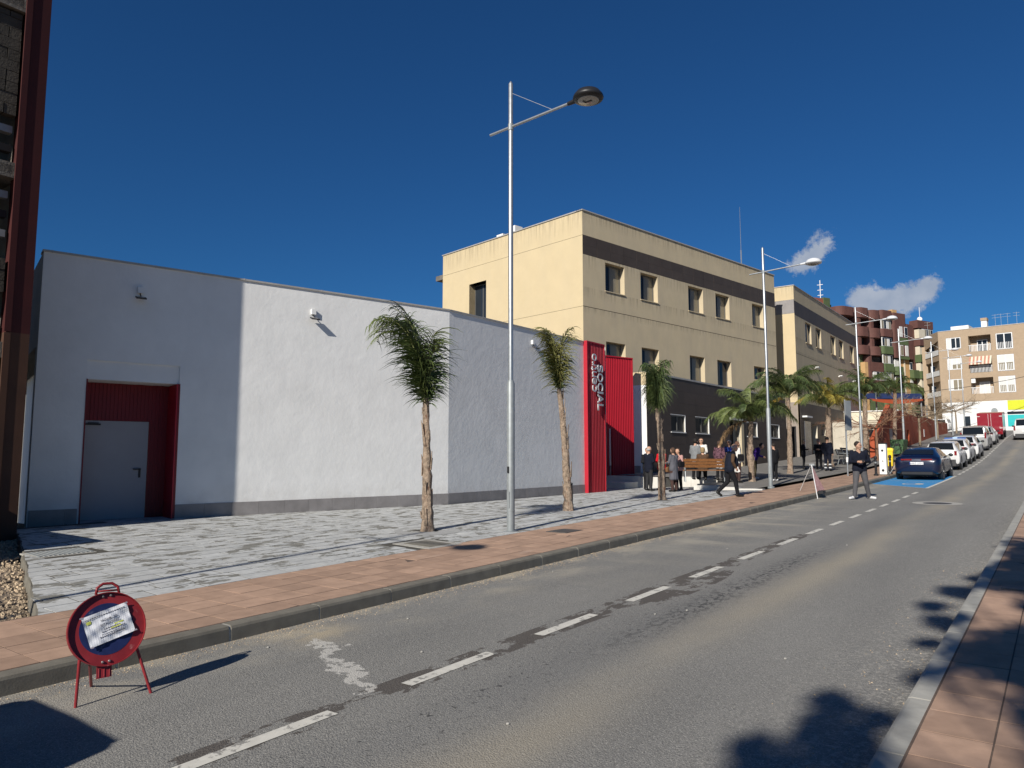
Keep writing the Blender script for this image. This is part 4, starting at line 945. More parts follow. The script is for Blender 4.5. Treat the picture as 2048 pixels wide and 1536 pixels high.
mb = MB(); mb.box(OX, OX + .02, 76.5, 76.9, 3.6, 4.3); mb.build('wall_plate', M_wpaint, O_)
# terrace shades and posts over it
A = thing('shade_sail', 'orange shade sail stretched over the terrace beyond the palms', 'awning', (-12, 76, 7))
mb = MB(); pts = [[(x, y, z - .30 * math.sin(math.pi * t) + d) for t in [i / 8] for x, y, z in [(-13.7 + 3.6 * t, 74 + 4 * t, 6.95 + .1 * t)]][0] for i in range(9) for d in (0,)]
up = [(p[0], p[1], p[2] + (.12 + .2 * math.sin(math.pi * i / 8))) for i, p in enumerate(pts)]; bk = [(p[0] - 1.5, p[1] + 2.0, p[2] + .5) for p in up]
for i in range(8):
    mb.poly([pts[i], pts[i + 1], up[i + 1], up[i]]); mb.poly([up[i], up[i + 1], bk[i + 1], bk[i]])
mb.build('sail_cloth', M_orangecloth, A)
A2 = thing('shade_sail', 'navy blue shade sail above the orange one on the terrace', 'awning', (-14, 80, 7.6))
mb = MB(); mb.ob((-14.6, 74.2, 7.2), (4.4, 4.3, .05), (-1.5, 3, .2), (0, 0, .5)); mb.build('sail_cloth', M_bluecloth, A2)
for x, y, h, plab in ((-15.2, 72, 2.6, 'leftmost grey steel post of the shade sails, behind the palms'), (-13.6, 75.2, 3.0, 'tall grey post under the middle of the orange shade sail'), (-10.3, 78.2, 2.6, 'grey post at the right tip of the orange shade sail'), (-12.0, 80, 2.7, 'grey post behind the right tip of the orange shade sail'), (-10.6, 84, 2.2, 'rightmost short grey post on the terrace above the orange wall')):
    mb = MB(); mb.tube([(x, y, 4.6), (x, y, 4.6 + h + .2)], .07, 8); tag(mb.build('sail_post', M_galvd, at=(x, y, 4.6)), plab, 'post', 'posts of the shade sails')

# ---- far red-brown and green apartment block
Rb = thing('apartment_block', 'stepped apartment block of red brown and green bays with rounded balconies', 'building', (-20, 122, 6))
RC = Vector((-26.4, 112.7)); RD = (Vector((-16.3, 135.0)) - RC).normalized(); RN = Vector((RD.y, -RD.x)); 
def bay(s0, s1, z0, z1, d, m, rnd=0.0, nm='bay'):
    mb = MB()
    if rnd:
        pts = []
        for i in range(7): a = math.pi / 2 * i / 6; pts.append((s0 + rnd * (1 - math.sin(math.pi / 2 - a) if False else 1 - math.cos(math.pi / 2 - a + 0)) , d - rnd * (1 - math.sin(a))))
        pts = [(s0 + rnd - rnd * math.cos(math.pi / 2 * i / 6), d - rnd + rnd * math.sin(math.pi / 2 * i / 6)) for i in range(7)]
        pts += [(s1 - rnd + rnd * math.sin(math.pi / 2 * i / 6), d - rnd + rnd * math.cos(math.pi / 2 * i / 6)) for i in range(7)]
        pts = [(s0, -.2)] + pts + [(s1, -.2)]
        ring = lambda z: [(RC.x + RD.x * a + RN.x * b, RC.y + RD.y * a + RN.y * b, z) for a, b in pts]
        mb.rings([ring(z0), ring(z1)])
    else: fbox(mb, RC, RD, RN, s0, s1, z0, z1, -.2, d)
    return mb.build(nm, m, Rb)
mb = MB(); fbox(mb, RC, RD, RN, -6, 24.0, 3, 23.0, -14, -.2); mb.build('core_wall', M_brown, Rb)
mb = MB(); fbox(mb, RC, RD, RN, -4.5, .6, 22.6, 25.3, -6, -1); mb.build('roof_block', mat('rust_roof_block', (.27, .085, .05), .85, .12, 1), Rb)
mb = MB(); fbox(mb, RC, RD, RN, .6, 2.0, 22.6, 25.5, -3, -.9); fbox(mb, RC, RD, RN, 2.0, 3.0, 22.6, 24.7, -3, -1.5); mb.build('roof_tower', M_green, Rb)
mb = MB(); p = RC + RD * 1.3 - RN * 2; mb.tube([(p.x, p.y, 25.4), (p.x, p.y, 28.4)], .06, 5)
for z in (26.1, 26.9, 27.7): mb.tube([(p.x - .4, p.y, z), (p.x + .4, p.y, z)], .05, 4)
mb.build('roof_antenna', M_wpaint, Rb)
def win(s0, s1, z0, z1, d=0.0, n=3, white=True, nm='window'):
    mb = MB(); fbox(mb, RC, RD, RN, s0, s1, z0, z1, d - .12, d + .03); w = mb.build(nm, M_walu if white else M_alu, Rb)
    for i in range(n):
        a = s0 + (s1 - s0) * i / n + .05; b = s0 + (s1 - s0) * (i + 1) / n - .05
        mb = MB(); fbox(mb, RC, RD, RN, a, b, z0 + .08, z1 - .08, d + .03, d + .045); mb.build('pane', random.choice([M_glass, M_glassc, M_blind]), w)
def recess(s0, s1, z0, z1, d):
    mb = MB(); fbox(mb, RC, RD, RN, s0, s1, z0, z1, -.15, d); mb.build('balcony_recess', M_dark, Rb)
for s0, s1, top in ((1.0, 4.7, 23.9), (5.1, 8.1, 24.1), (8.12, 10.75, 24.0)):
    for z0, z1 in ((22.6, top), (19.75, 21.2), (17.05, 18.4)): bay(s0, s1, z0, z1, 1.5, M_brown, 1.1, 'rounded_balcony')
    for z in (21.2, 18.4):
        recess(s0 + .1, s1 - .1, z, z + 1.4, .1); win(s0 + 1.5, s0 + 2.3, z + .1, z + 1.2, .12, 1)
    bay(s0, s0 + 1.3, 18.4, 22.6, 1.15, M_brown, .9, 'rounded_wall')
bay(3.0, 7.0, 3, 17.0, .5, M_green, 0, 'green_bay'); bay(6.4, 7.1, 6, 15.9, 1.25, M_ochre, 0, 'ochre_fin'); bay(7.1, 11.4, 12.0, 14.0 - .7, 1.3, M_brown, .9, 'brown_bay'); bay(7.1, 11.4, 14.6, 16.0, 1.3, M_brown, .9, 'brown_bay')
bay(7.1, 8.3, 11, 16.9, 1.28, M_brown, .4, 'brown_pier'); recess(8.3, 11.2, 16.0, 16.95, .5)
win(5.3, 6.2, 15.4, 16.7, .52, 1); win(5.3, 6.2, 12.6, 13.9, .52, 1); win(8.3, 11.3, 13.3, 14.6, 1.2, 4); bay(7.1, 11.4, 6, 12.0, .9, M_green, .5, 'green_bay')
for z0, z1, m in ((22.9, 24.3, M_brown), (20.2, 21.4, M_brown), (17.5, 18.7, M_green), (14.8, 16.0, M_green), (12.0, 13.4, M_green), (9.2, 10.6, M_green)):
    bay(11.0, 13.85, z0, z1, 1.2, m, .5, 'bay_band')
for z in (21.4, 18.7, 16.0, 13.4, 10.6): win(11.25, 13.6, z + .02, z + 1.38, .9, 4)
bay(14.0, 17.6, 17.1, 24.2, 1.0, M_brown, .6, 'brown_tower'); bay(17.6, 18.9, 17.1, 22.6, .9, M_brown, 0, 'brown_tower')
for z in (20.45, 17.5):
    for s in (15.5, 16.75): win(s, s + .75, z, z + 1.65, 1.02, 1)
bay(15.2, 17.6, 19.2, 20.3, 1.06, M_green, 0, 'green_panel'); bay(15.3, 17.7, 16.95, 17.4, 1.06, M_green, 0, 'green_panel')
bay(15.8, 18.4, 4.2, 17.1, .5, M_ochre, 0, 'ochre_bay'); bay(16.9, 17.15, 4.2, 17.1, .62, M_cream, 0, 'cream_fin')
for z in (14.4, 11.7, 8.9):
    bay(14.1, 16.1, z, z + 1.3, 1.3, M_green, .6, 'green_balcony'); win(14.5, 15.6, z + 1.35, z + 2.5, .6, 2); bay(18.4, 19.8, z - .3, z + 1.0, 1.2, M_green, 0, 'green_balcony'); win(18.5, 19.1, z + 1.1, z + 2.3, .5, 1)
bay(19.0, 20.3, 4, 22.6, .4, M_brown, 0, 'brown_bay')
for i, z in enumerate((20.6, 17.95, 15.3, 12.65)):
    m = M_brown if i == 0 else M_green
    bay(20.1, 22.0, z - 1.2, z, 1.4, m, 0, 'corner_band'); bay(22.0, 24.1, z - 1.25, z - .05, 1.1, M_brown if i < 3 else M_green, 0, 'balcony_band')
    bay(20.3, 21.9, z, z + 1.45, 1.15, M_cream, 0, 'cream_band')
    if i: recess(22.0, 24.0, z, z + 1.4, .3)
    else: win(21.2, 24.0, z, z + 1.6, 1.1, 5)
bay(20.0, 24.1, 22.25, 23.5, 1.2, M_brown, 0, 'corner_top')
mb = MB(); fbox(mb, RC, RD, RN, 14.3, 15.4, 24.2, 24.7, -.5, .8); mb.build('roof_box', M_ochre, Rb)
p = RC + RD * 22.6; mb = MB(); mb.ball((p.x, p.y - .2, 24.0), (.4, .2, .4), 10, 6); mb.tube([(p.x, p.y, 23.4), (p.x, p.y, 26)], .04, 5); mb.build('satellite_dish', M_wpaint, Rb)

# ---- beige brick apartment block across the end of the street
Bg = thing('beige_apartment_block', 'beige brick apartment block with white windows closing the end of the street', 'building', (-13.6, 123.5, 5.5))
bCv = Vector((-13.6, 123.5)); bD = Vector((math.cos(R(-6.5)), math.sin(R(-6.5)))); bN = Vector((bD.y, -bD.x)); gz = 5.5
cols_b = [(1.0, 2.9, 'w'), (3.85, 6.6, 'l'), (7.2, 9.2, 'd')]
cols_b += [(a + 9.6, b + 9.6, t) for a, b, t in cols_b[1:]]
flo = [16.85, 13.80, 10.75]
hh = []
for z in flo:
    for a, b, t in cols_b:
        hh.append((a, b, z + (.65 if t == 'w' else 0), z + 2.3, 1.5 if t == 'l' else .12))
mb = MB(); wall(mb, bCv, bD, bN, 0, 32, 9.8, 20.2, hh); wall(mb, bCv, bD, bN, 0, 32, gz - 1, 9.7, m=1)
mb.poly([(*(bCv + bD * 0 + bN * .03), 9.66), (*(bCv + bD * 32 + bN * .03), 9.66), (*(bCv + bD * 32 + bN * .03), 9.82), (*(bCv + bN * .03), 9.82)])
e1, e2 = bCv + bD * 32, bCv - bN * 12
mb.poly([(e1.x, e1.y, 4), (e1.x - bN.x * 12, e1.y - bN.y * 12, 4), (e1.x - bN.x * 12, e1.y - bN.y * 12, 20.2), (e1.x, e1.y, 20.2)])
mb.poly([(bCv.x, bCv.y, 20.1), (e1.x, e1.y, 20.1), (e1.x - bN.x * 12, e1.y - bN.y * 12, 20.1), (e2.x, e2.y, 20.1)])
# chamfered corner running back to the left
cD = Vector((-.47, .88)); cN = Vector((-cD.y, cD.x)) * -1 if False else Vector((-.60, -.80)); cEnd = bCv + cD * 5.2
mb.poly([(bCv.x, bCv.y, 18.9), (cEnd.x, cEnd.y, 18.1), (cEnd.x, cEnd.y, 20.2), (bCv.x, bCv.y, 20.2)])
i1 = bCv + bD * 0 + Vector((.4, 2.2)); 
mb.poly([(bCv.x, bCv.y + .0, gz - 1), (bCv.x - .6, bCv.y + 2.2, gz - 1), (bCv.x - .6, bCv.y + 2.2, 19.2), (bCv.x, bCv.y, 19.2)])
mb.poly([(bCv.x - .6, bCv.y + 2.2, gz - 1), (cEnd.x, cEnd.y + 2, gz - 1), (cEnd.x, cEnd.y + 2, 19.2), (bCv.x - .6, bCv.y + 2.2, 19.2)])
mb.poly([(bCv.x, bCv.y, 18.9), (cEnd.x, cEnd.y, 18.1), (cEnd.x, cEnd.y + 2, 18.8), (bCv.x - .6, bCv.y + 2.2, 18.9)])
wbg = mb.build('wall', [M_brick, M_wpaint], Bg)
mb = MB(); mb.ob((cEnd.x - .3, cEnd.y - .2, gz), (.7, 0, 0), (0, .7, 0), (0, 0, 13.2)); mb.build('corner_pier', M_brick, Bg)
for z in flo:
    lb = MB(); a = bCv + cD * 4.8; 
    lb.ob((bCv.x, bCv.y, z - .9), (a.x - bCv.x, a.y - bCv.y, 0), (bN.x * -.2, .25, 0), (0, 0, .85)); lb.build('balcony_parapet', M_brick, Bg)
    lb = MB(); lb.ob((bCv.x - .05, bCv.y - .06, z - .05), (a.x - bCv.x, a.y - bCv.y, 0), (0, .12, 0), (0, 0, .75)); lb.build('white_balcony_rail', M_wpaint, Bg)
    p = bCv + Vector((-.9, 3.2)); lb = MB(); lb.box(p.x - .6, p.x + 1.0, p.y - .1, p.y + .1, z - .2, z + 1.7); w = lb.build('balcony_door', M_walu, Bg)
    lb = MB(); lb.box(p.x - .5, p.x + .9, p.y - .13, p.y - .1, z + .0, z + 1.6); lb.build('pane', M_glass, w)
for zi, z in enumerate(flo):
    for a, b, t in cols_b:
        if t == 'w': window(Bg, bCv, bD, bN, a + .02, b - .02, z + .67, z + 2.28, .06, M_walu, [M_blind, M_glassc, M_glassc] if zi else [M_blind, M_glass, M_glass], mull=(.33, .66), blind=(.5 if zi == 1 else .0), fw=.09)
        elif t == 'd':
            window(Bg, bCv, bD, bN, a + .02, b - .02, z + .02, z + 2.28, .06, M_walu, M_glass if zi == 0 else M_glassc, mull=(.5,), blind=(.0, .45, .5)[zi], fw=.11)
            for i in range(10):
                s = a + .15 + (b - a - .3) * i / 9; mb = MB(); fbox(mb, bCv, bD, bN, s, s + .06, z + .05, z + 1.0, .08, .13); mb.build('rail_bar', M_walu, Bg)
        else:
            mb = MB(); fbox(mb, bCv, bD, bN, a, b, z, z + 2.3, -1.52, -1.5); mb.build('loggia_back', M_brick, Bg)
            window(Bg, bCv - bN * 1.4, bD, bN, a + .8, a + 2.1, z, z + 1.8, .05, M_walu, M_glass if zi == 0 else M_blind, mull=(.5,), fw=.1)
            mb = MB(); fbox(mb, bCv, bD, bN, a, b, z + .88, z + .95, .0, .06); mb.build('loggia_rail', M_walu, Bg)
            for i in range(16):
                s = a + .1 + (b - a - .2) * i / 15; mb = MB(); fbox(mb, bCv, bD, bN, s, s + .06, z + .02, z + .88, .0, .05); mb.build('rail_bar', M_walu, Bg)
            if zi == 1:
                for i in range(12):
                    s = a + (b - a) * i / 12; mb = MB(); p = bCv + bD * s; mb.ob((p.x, p.y, z + 2.3), Vector((bD.x, bD.y, 0)) * ((b - a) / 12), Vector((bN.x, bN.y, 0)) * .75 + Vector((0, 0, -1.2)), (0, 0, .02)); mb.build('awning_stripe', M_cream if i % 2 else mat('awning_red', (.42, .2, .14), .8), Bg)
            if zi == 2:
                mb = MB(); fbox(mb, bCv, bD, bN, a + .05, a + .55, z + 1.6, z + 2.2, -.4, -.05); mb.build('air_conditioner', M_wpaint, Bg)
mb = MB(); fbox(mb, bCv, bD, bN, 0, 32, 20.2, 20.28, -.4, .05); mb.ob((bCv.x, bCv.y, 20.2), (cD.x * 5.2, cD.y * 5.2, 0), (.1, .2, 0), (0, 0, .08)); mb.build('roof_coping', M_coping, Bg)
mb = MB(); fbox(mb, bCv, bD, bN, 1.3, 3.6, 20.1, 21.1, -5, -2); mb.build('roof_room', M_wpaint, Bg)
mb = MB(); fbox(mb, bCv, bD, bN, 5.2, 5.9, 20.1, 21.5, -3, -2); mb.build('chimney', M_wpaint, Bg); mb = MB(); fbox(mb, bCv, bD, bN, 5.15, 5.95, 21.5, 21.9, -3.1, -1.9); mb.build('chimney_cap', M_brick, Bg)
for s in (-2, 6.8, 7.5, 8.3, 9.4):
    p = bCv + bD * s - bN * 3; mb = MB(); mb.tube([(p.x, p.y, 20.1), (p.x, p.y, 22.4)], .02, 4)
    for z in (21.9, 22.3): mb.tube([(p.x - .4, p.y, z), (p.x + .4, p.y, z)], .018, 4)
    mb.build('roof_antenna', M_galvd, Bg)
# ground floor shop fronts
mb = MB(); fbox(mb, bCv, bD, bN, 2.1, 3.85, 8.1, 9.3, .0, .03); w = mb.build('shop_window', M_walu, Bg); mb = MB(); fbox(mb, bCv, bD, bN, 2.2, 3.75, 8.2, 8.9, .03, .05); mb.build('pane', M_blind, w)
mb = MB(); fbox(mb, bCv, bD, bN, 2.8, 3.5, gz, 7.6, .0, .04); mb.build('shop_door', M_glass, Bg)
mb = MB()
for i in range(24):
    a = 6.283 * i / 24; a2 = 6.283 * (i + 1) / 24
pc = bCv + bD * 6.5
mb.poly([(pc.x + bD.x * .40 * math.cos(6.283 * i / 24) + bN.x * .04, pc.y + bD.y * .40 * math.cos(6.283 * i / 24) + bN.y * .04, 8.25 + .40 * math.sin(6.283 * i / 24)) for i in range(24)])
mb.build('round_vent', M_galvd, Bg)
mb = MB(); fbox(mb, bCv, bD, bN, 8.1, 12, 8.3, 9.62, .0, .06); mb.build('shop_sign_panel', mat('lime_sign', (.55, .58, .02), .6, .05), Bg)
mb = MB(); fbox(mb, bCv, bD, bN, 8.0, 12, 7.7, 8.05, .0, .05); mb.build('shop_transom', M_glass, Bg)
mb = MB(); fbox(mb, bCv, bD, bN, 8.0, 12, gz + .5, 7.6, .0, .05); mb.build('shop_front', mat('turquoise_panel', (.02, .42, .42), .5, .08), Bg)
mb = MB(); fbox(mb, bCv, bD, bN, 3.9, 5.2, gz, gz + .8, .0, .05); mb.build('plinth', M_brick, Bg)
# overhead cable
mb = MB(); a, b = Vector((-25.5, 112, 10.9)), Vector((6, 118, 14.6))
mb.tube([a.lerp(b, i / 12) + Vector((0, 0, -1.6 * math.sin(math.pi * i / 12))) for i in range(13)], .035, 5); tag(mb.build('overhead_cable', M_black), 'thin dark cable sagging across the fronts of the far apartment blocks', 'cable')

# ------------------------------------------------------------------ street lamps
def lamp(label, black=False):
    t = thing('street_lamp', label, 'street lamp', group='street lamps along the left pavement')
    mb = MB(); mb.lathe((0, 0, 0), [(.075, -.05), (.075, 2.80), (.05, 2.86)], 18); mb.build('lower_pole', M_galvd, t, smooth=True, angle=40)
    mb = MB(); mb.lathe((0, 0, 0), [(.048, 2.8), (.046, 8.80), (.01, 8.86)], 16); mb.build('upper_pole', M_galv, t, smooth=True, angle=40)
    mb = MB(); mb.lathe((0, 0, 0), [(.14, -.05), (.14, .012), (.075, .03)], 12); mb.build('base_plate', M_mortar if False else M_galvd, t)
    mb = MB(); mb.lathe((0, 0, 0), [(.079, .38), (.079, .41)], 16); mb.box(-.03, .03, -.081, -.07, .45, .75); mb.build('inspection_hatch', M_galvd, t)
    mb = MB(); mb.tube([(-.52, 0, 7.88), (1.42, 0, 7.99)], .026, 10); mb.build('arm', M_galv, t, smooth=True, angle=40)
    mb = MB(); mb.tube([(0, 0, 8.62), (.98, 0, 7.985)], .005, 5); mb.build('stay_wire', M_galv, t)
    mb = MB(); mb.lathe((0, 0, 7.9), [(.056, -.06), (.056, .07)], 12); mb.build('clamp', M_galvd, t)
    hm = M_black if black else M_lampsunlit
    h = MB(); h.lathe((1.78, 0, 8.0), [(.20, -.085), (.27, -.06), (.285, -.03), (.27, .01), (.21, .085), (.11, .125), (.01, .135)], 26); h.tube([(1.34, 0, 7.985), (1.56, 0, 8.0)], [.036, .05], 10)
    hd = h.build('lamp_head', hm, t, smooth=True, angle=50)
    g = MB(); g.lathe((1.78, 0, 8.0), [(.01, -.098), (.19, -.094), (.20, -.084)], 26); g.build('lamp_glass', M_lens, hd, smooth=True)
    g = MB(); g.box(1.72, 1.86, -.02, .02, -.105 + 8, -.099 + 8); g.box(1.70, 1.735, -.08, .02, 7.895, 7.901); g.build('lamp_led', M_black, hd)
    if black:
        g = MB(); g.box(-.02, .02, -.09, -.078, 1.1, 1.22); g.build('pole_sticker', M_black, t)
    return t
L1 = lamp('nearest tall street lamp, black head, standing in front of the white hall', True); L1.location = (-8.35, 11.11, pl(-8.2, 11.1) - .01)
L2 = lamp('second street lamp from the camera, in front of the cream building by the bench'); L2.location = (-8.45, 26.85, pl(-8.2, 26.85) - .01)
for y, lb in ((43.0, 'third street lamp, between the second civic block and the red apartments'), (56.5, 'fourth street lamp, rising in front of the rust orange wall'), (73, 'fifth street lamp, at the right end of the red apartment block'), (85.5, 'sixth street lamp, in front of the beige block corner windows'), (97.6, 'seventh and farthest street lamp, in front of the beige block shop door')):
    copy_tree(L2, None, (-8.6, y, pl(-8.2, y) - .01), 0, lb)
copy_tree(L1, None, (-7.95, -3.75, pl(-8.1, -3.75) - .0), 0, 'street lamp behind the photographer whose shadow crosses the plaza')

# ------------------------------------------------------------------ palms
def frond(t, start, az, th0, th1, length, m, nleaf=46, leaf=.42, droop=1.0, pw=1.0, hang=.5, low=.16):
    mb = MB(); rb = MB(); pts = []; p = Vector(start); n = 14
    side = Vector((-math.sin(az), math.cos(az), 0))
    for i in range(n + 1):
        u = i / n; th = th0 + (th1 - th0) * u ** pw
        d = Vector((math.cos(az) * math.sin(th), math.sin(az) * math.sin(th), math.cos(th)))
        pts.append(p.copy()); p = p + d * (length / n)
    rb.tube(pts, [.020 * (1 - .85 * i / n) + .002 for i in range(n + 1)], 5)
    for k in range(nleaf):
        u = low + (1 - low) * k / (nleaf - 1); x = u * n; i = min(int(x), n - 1); q = pts[i].lerp(pts[i + 1], x - i); tdir = (pts[i + 1] - pts[i]).normalized()
        ln = leaf * (.55 + .45 * math.sin(math.pi * min(1, u * 1.05))) * random.uniform(.65, 1.3)
        for sgn in (-1, 1):
            s_ = (side * sgn + tdir * random.uniform(.35, .8) + Vector((random.uniform(-.25, .25), random.uniform(-.25, .25), random.uniform(-.1, .5) if low > .1 else random.uniform(-.25, .35)))).normalized()
            w = random.uniform(.008, .013) * (1 if low < .1 else 1.05); a = q.copy(); d = s_; prev = None
            wd = tdir.cross(s_).normalized() * .5 + tdir * .8; wd = wd.normalized()
            segs = 4
            for j in range(segs + 1):
                ww = w * (1 - (j / segs) ** 2 * .95)
                cur = (a + wd * ww, a - wd * ww)
                if prev: mb.poly([prev[0], prev[1], cur[1], cur[0]])
                prev = cur; a = a + d * (ln / segs); d = (d + Vector((0, 0, -hang * random.uniform(.7, 1.2)))).normalized()
    f = mb.build('frond', m, t); rb.build('rachis', M_rachis if m is not M_palmdry else M_palmdry, f)
    return f
def palm(x, y, z, h, label, top_off, fronds, r0=.125, r1=.075, boots=22, flare=1.35):
    t = thing('palm_tree', label, 'palm tree', (x, y, z), group='slender palms along the pavement')
    base = Vector((x, y, z)); top = base + Vector((top_off[0], top_off[1], h)); n = 22; pts = []; rad = []
    mid = Vector((random.uniform(-.03, .03), random.uniform(-.03, .03), 0))
    for i in range(n + 1):
        u = i / n; p = base + Vector((top_off[0] * u ** 2, top_off[1] * u ** 2, h * u)) + mid * math.sin(math.pi * u)
        pts.append(p); r = r0 + (r1 - r0) * min(1, u * 1.05); r *= 1 + (flare - 1) * math.exp(-u * 14) + random.uniform(-.07, .07) + (.12 if i % 3 == 0 and u < .8 else 0); rad.append(r)
    pts[0].z -= .05
    mb = MB(); mb.tube(pts, rad, 14, jit=.13); tr = mb.build('trunk', M_bark, t, smooth=True, angle=35)
    for i in range(boots):
        u = random.uniform(.05, .95) ; k = int(u * n); p = pts[k]; a = random.uniform(0, 6.28); r = rad[k]
        o = Vector((math.cos(a), math.sin(a), 0)); s_ = Vector((-o.y, o.x, 0)); ln = random.uniform(.12, .38); w = random.uniform(.02, .05)
        b0 = p + o * r * .9; b1 = b0 + Vector((0, 0, ln)) + o * random.uniform(.0, .05)
        m2 = MB(); m2.rings([[b0 - s_ * w, b0 + s_ * w, b0 + s_ * w * .8 + o * .02, b0 - s_ * w * .8 + o * .02], [b1 - s_ * w * .3, b1 + s_ * w * .3, b1 + s_ * w * .3 + o * .012, b1 - s_ * w * .3 + o * .012]]); m2.build('leaf_base', M_bark, tr)
    for f in fronds: frond(t, top + Vector((0, 0, f.pop('dz', 0))), **f)
    return t
def hangf(n, az, spread, lean, length, th1, leaf, m=None, nleaf=64, dz=(-.3, .1), pw=5.0, hang=.95):
    fs = []
    for i in range(n):
        fs.append(dict(az=az + random.uniform(-spread, spread), th0=lean * random.uniform(.5, 1.15), th1=th1 * random.uniform(.8, 1.1), length=length * random.uniform(.8, 1.06), m=m or random.choice([M_palm, M_palmdark]), nleaf=nleaf, leaf=leaf * random.uniform(.85, 1.1), pw=pw, hang=hang, dz=random.uniform(*dz), low=.05))
    return fs
# AL = heading of 'left in the picture', as an angle from +X
AL = R(217)
f1 = hangf(7, AL, .8, .26, 1.8, 1.5, .74, M_palmdark, 40, (-.2, .1), 6, .36) + hangf(5, AL, .5, .27, 2.5, 3.0, .62, M_palm, 46, (-.1, .1), 3.6, .5) + hangf(4, AL + 3.1, .9, .05, 1.45, 1.3, .78, M_palm, 34, (-.3, .0), 5, .36) + hangf(4, AL, 3.1, .10, .9, 1.0, .62, M_palmdark, 24, (-.3, -.05), 3, .45)
palm(-9.6, 10.17, pl(-9.6, 10.17), 2.5, 'slender palm with a windblown crown, nearest to the camera, left of the tall lamp', (-.04, -.03), f1, .098, .052, 26)
f2 = hangf(8, AL, .9, .15, 1.6, 1.5, .66, M_palmol, 38, (-.15, .1), 6, .42) + hangf(4, AL + 3.1, .8, .05, 1.7, 1.7, .66, M_palmol, 38, (-.1, .1), 5, .4) + hangf(5, AL, 3.1, .10, 1.0, 1.0, .58, M_palmdark, 26, (-.3, .0), 3, .5)
palm(-9.71, 15.26, pl(-9.71, 15.26), 3.0, 'olive green palm with a drooping crown beside the red entrance, right of the tall lamp', (-.17, -.12), f2, .105, .058, 24)
f3 = hangf(10, AL, 3.1, .08, 1.45, 2.2, .66, M_palmdark, 42, (-.05, .1), 6, .8) + hangf(6, AL, 3.1, .08, .9, 1.4, .58, M_palm, 30, (-.1, .1), 4, .8)
palm(-9.35, 19.75, pl(-9.35, 19.75), 2.65, 'compact dark green palm with hanging leaves in front of the people in the jacket group', (-.06, -.03), f3, .10, .058, 22)
def openf(n, length, seed, extra=()):
    random.seed(seed); fs = []
    for i in range(n):
        az = 6.283 * i / n * 1.0 + random.uniform(-.3, .3); inner = i % 3 == 0
        fs.append(dict(az=az, th0=random.uniform(.05, .4) if inner else random.uniform(.35, .8), th1=random.uniform(1.5, 2.1) if inner else random.uniform(2.4, 3.0), length=length * random.uniform(.8, 1.02), m=random.choice([M_palm, M_palmdark, M_palmdark]), nleaf=78, leaf=.62, pw=1.25, hang=.65, dz=random.uniform(-.1, .1)))
    return fs + list(extra)
dry = lambda az, ln=1.8: dict(az=az, th0=1.5, th1=2.9, length=ln, m=M_palmdry, nleaf=44, leaf=.45, pw=.9, hang=.7)
gold = lambda az: dict(az=az, th0=1.3, th1=2.9, length=1.2, m=M_palmgold, nleaf=40, leaf=.4, pw=.9, hang=.6)
palm(-9.75, 28.7, pl(-9.75, 28.7), 2.35, 'palm with a brown dead frond hanging above the bench, next to the second lamp', (.05, .0), openf(21, 2.1, 11, [dry(AL, 1.7), dry(AL - .3, 1.5)]), .11, .085, 20)
palm(-10.3, 35.7, pl(-10.3, 35.7), 3.6, 'tallest palm with one golden yellow frond, behind the second lamp', (.0, .1), openf(24, 2.5, 12, [gold(AL + .1), gold(AL - .4)]), .12, .085, 20)
palm(-10.4, 43.5, pl(-10.4, 43.5), 3.3, 'palm with yellowing leaves above the three people in dark clothes', (.08, .0), [dict(f, m=random.choice([M_palmyel, M_palm, M_palmyel, M_palm])) for f in openf(22, 2.4, 13)], .18, .13, 24)
palm(-10.5, 53.7, pl(-10.5, 53.7), 4.1, 'palm growing right in front of the pale stone stairs', (.1, .0), openf(22, 2.8, 14), .17, .13, 20)
palm(-9.7, 59.6, pl(-9.7, 59.6), 4.3, 'farthest palm, dark and half hidden behind the third lamp', (.2, .1), openf(18, 2.4, 15, []), .14, .11, 12)
random.seed(99)
# ------------------------------------------------------------------ bare trees
def bare(x, y, z, h, r, label, m, seed, flat=True):
    random.seed(seed)
    t = thing('bare_tree', label, 'tree', (x, y, z), group='leafless street trees')
    b = Vector((x, y, z)); mb = MB(); mb.tube([b, b + Vector((.03, 0, h * .5)), b + Vector((0, .03, h))], [.10, .08, .07], 8); mb.build('trunk', m, t)
    cr = MB()
    def br(p, d, ln, rad, lv):
        pts = [p]; q = p; dd = d
        for i in range(4):
            dd = (dd + Vector((random.uniform(-.3, .3), random.uniform(-.3, .3), random.uniform(-.15, .12)))).normalized(); q = q + dd * ln / 4; pts.append(q)
        cr.tube(pts, [rad * (1 - .5 * i / 4) for i in range(5)], 4 if lv else 5, cap=False)
        if lv < 3:
            for i in range(4 if lv < 2 else 5):
                k = random.choice((1, 2, 3, 4)); a = random.uniform(0, 6.28); dn = (dd + Vector((math.cos(a), math.sin(a), random.uniform(-.25, .35))) * .9).normalized(); br(pts[k], dn, ln * random.uniform(.45, .7), rad * .5, lv + 1)
    top = b + Vector((0, .03, h))
    for i in range(7):
        a = 6.283 * i / 7 + random.uniform(-.3, .3); br(top, Vector((math.cos(a), math.sin(a), random.uniform(.25, .6))).normalized(), r, .05, 0)
    cr.build('crown', m, t)
bare(-9.3, 50.8, pl(-9.3, 50.8), 2.0, 1.9, 'leafless tree with a spreading crown beside the green container', M_twig, 3)
bare(-9.2, 68, pl(-9, 68), 2.3, 1.9, 'leafless tree in front of the middle of the rust orange wall', M_twig2, 4)
bare(-9.2, 79, pl(-9, 79), 2.3, 2.1, 'leafless tree at the far end of the rust orange wall', M_twig2, 5)
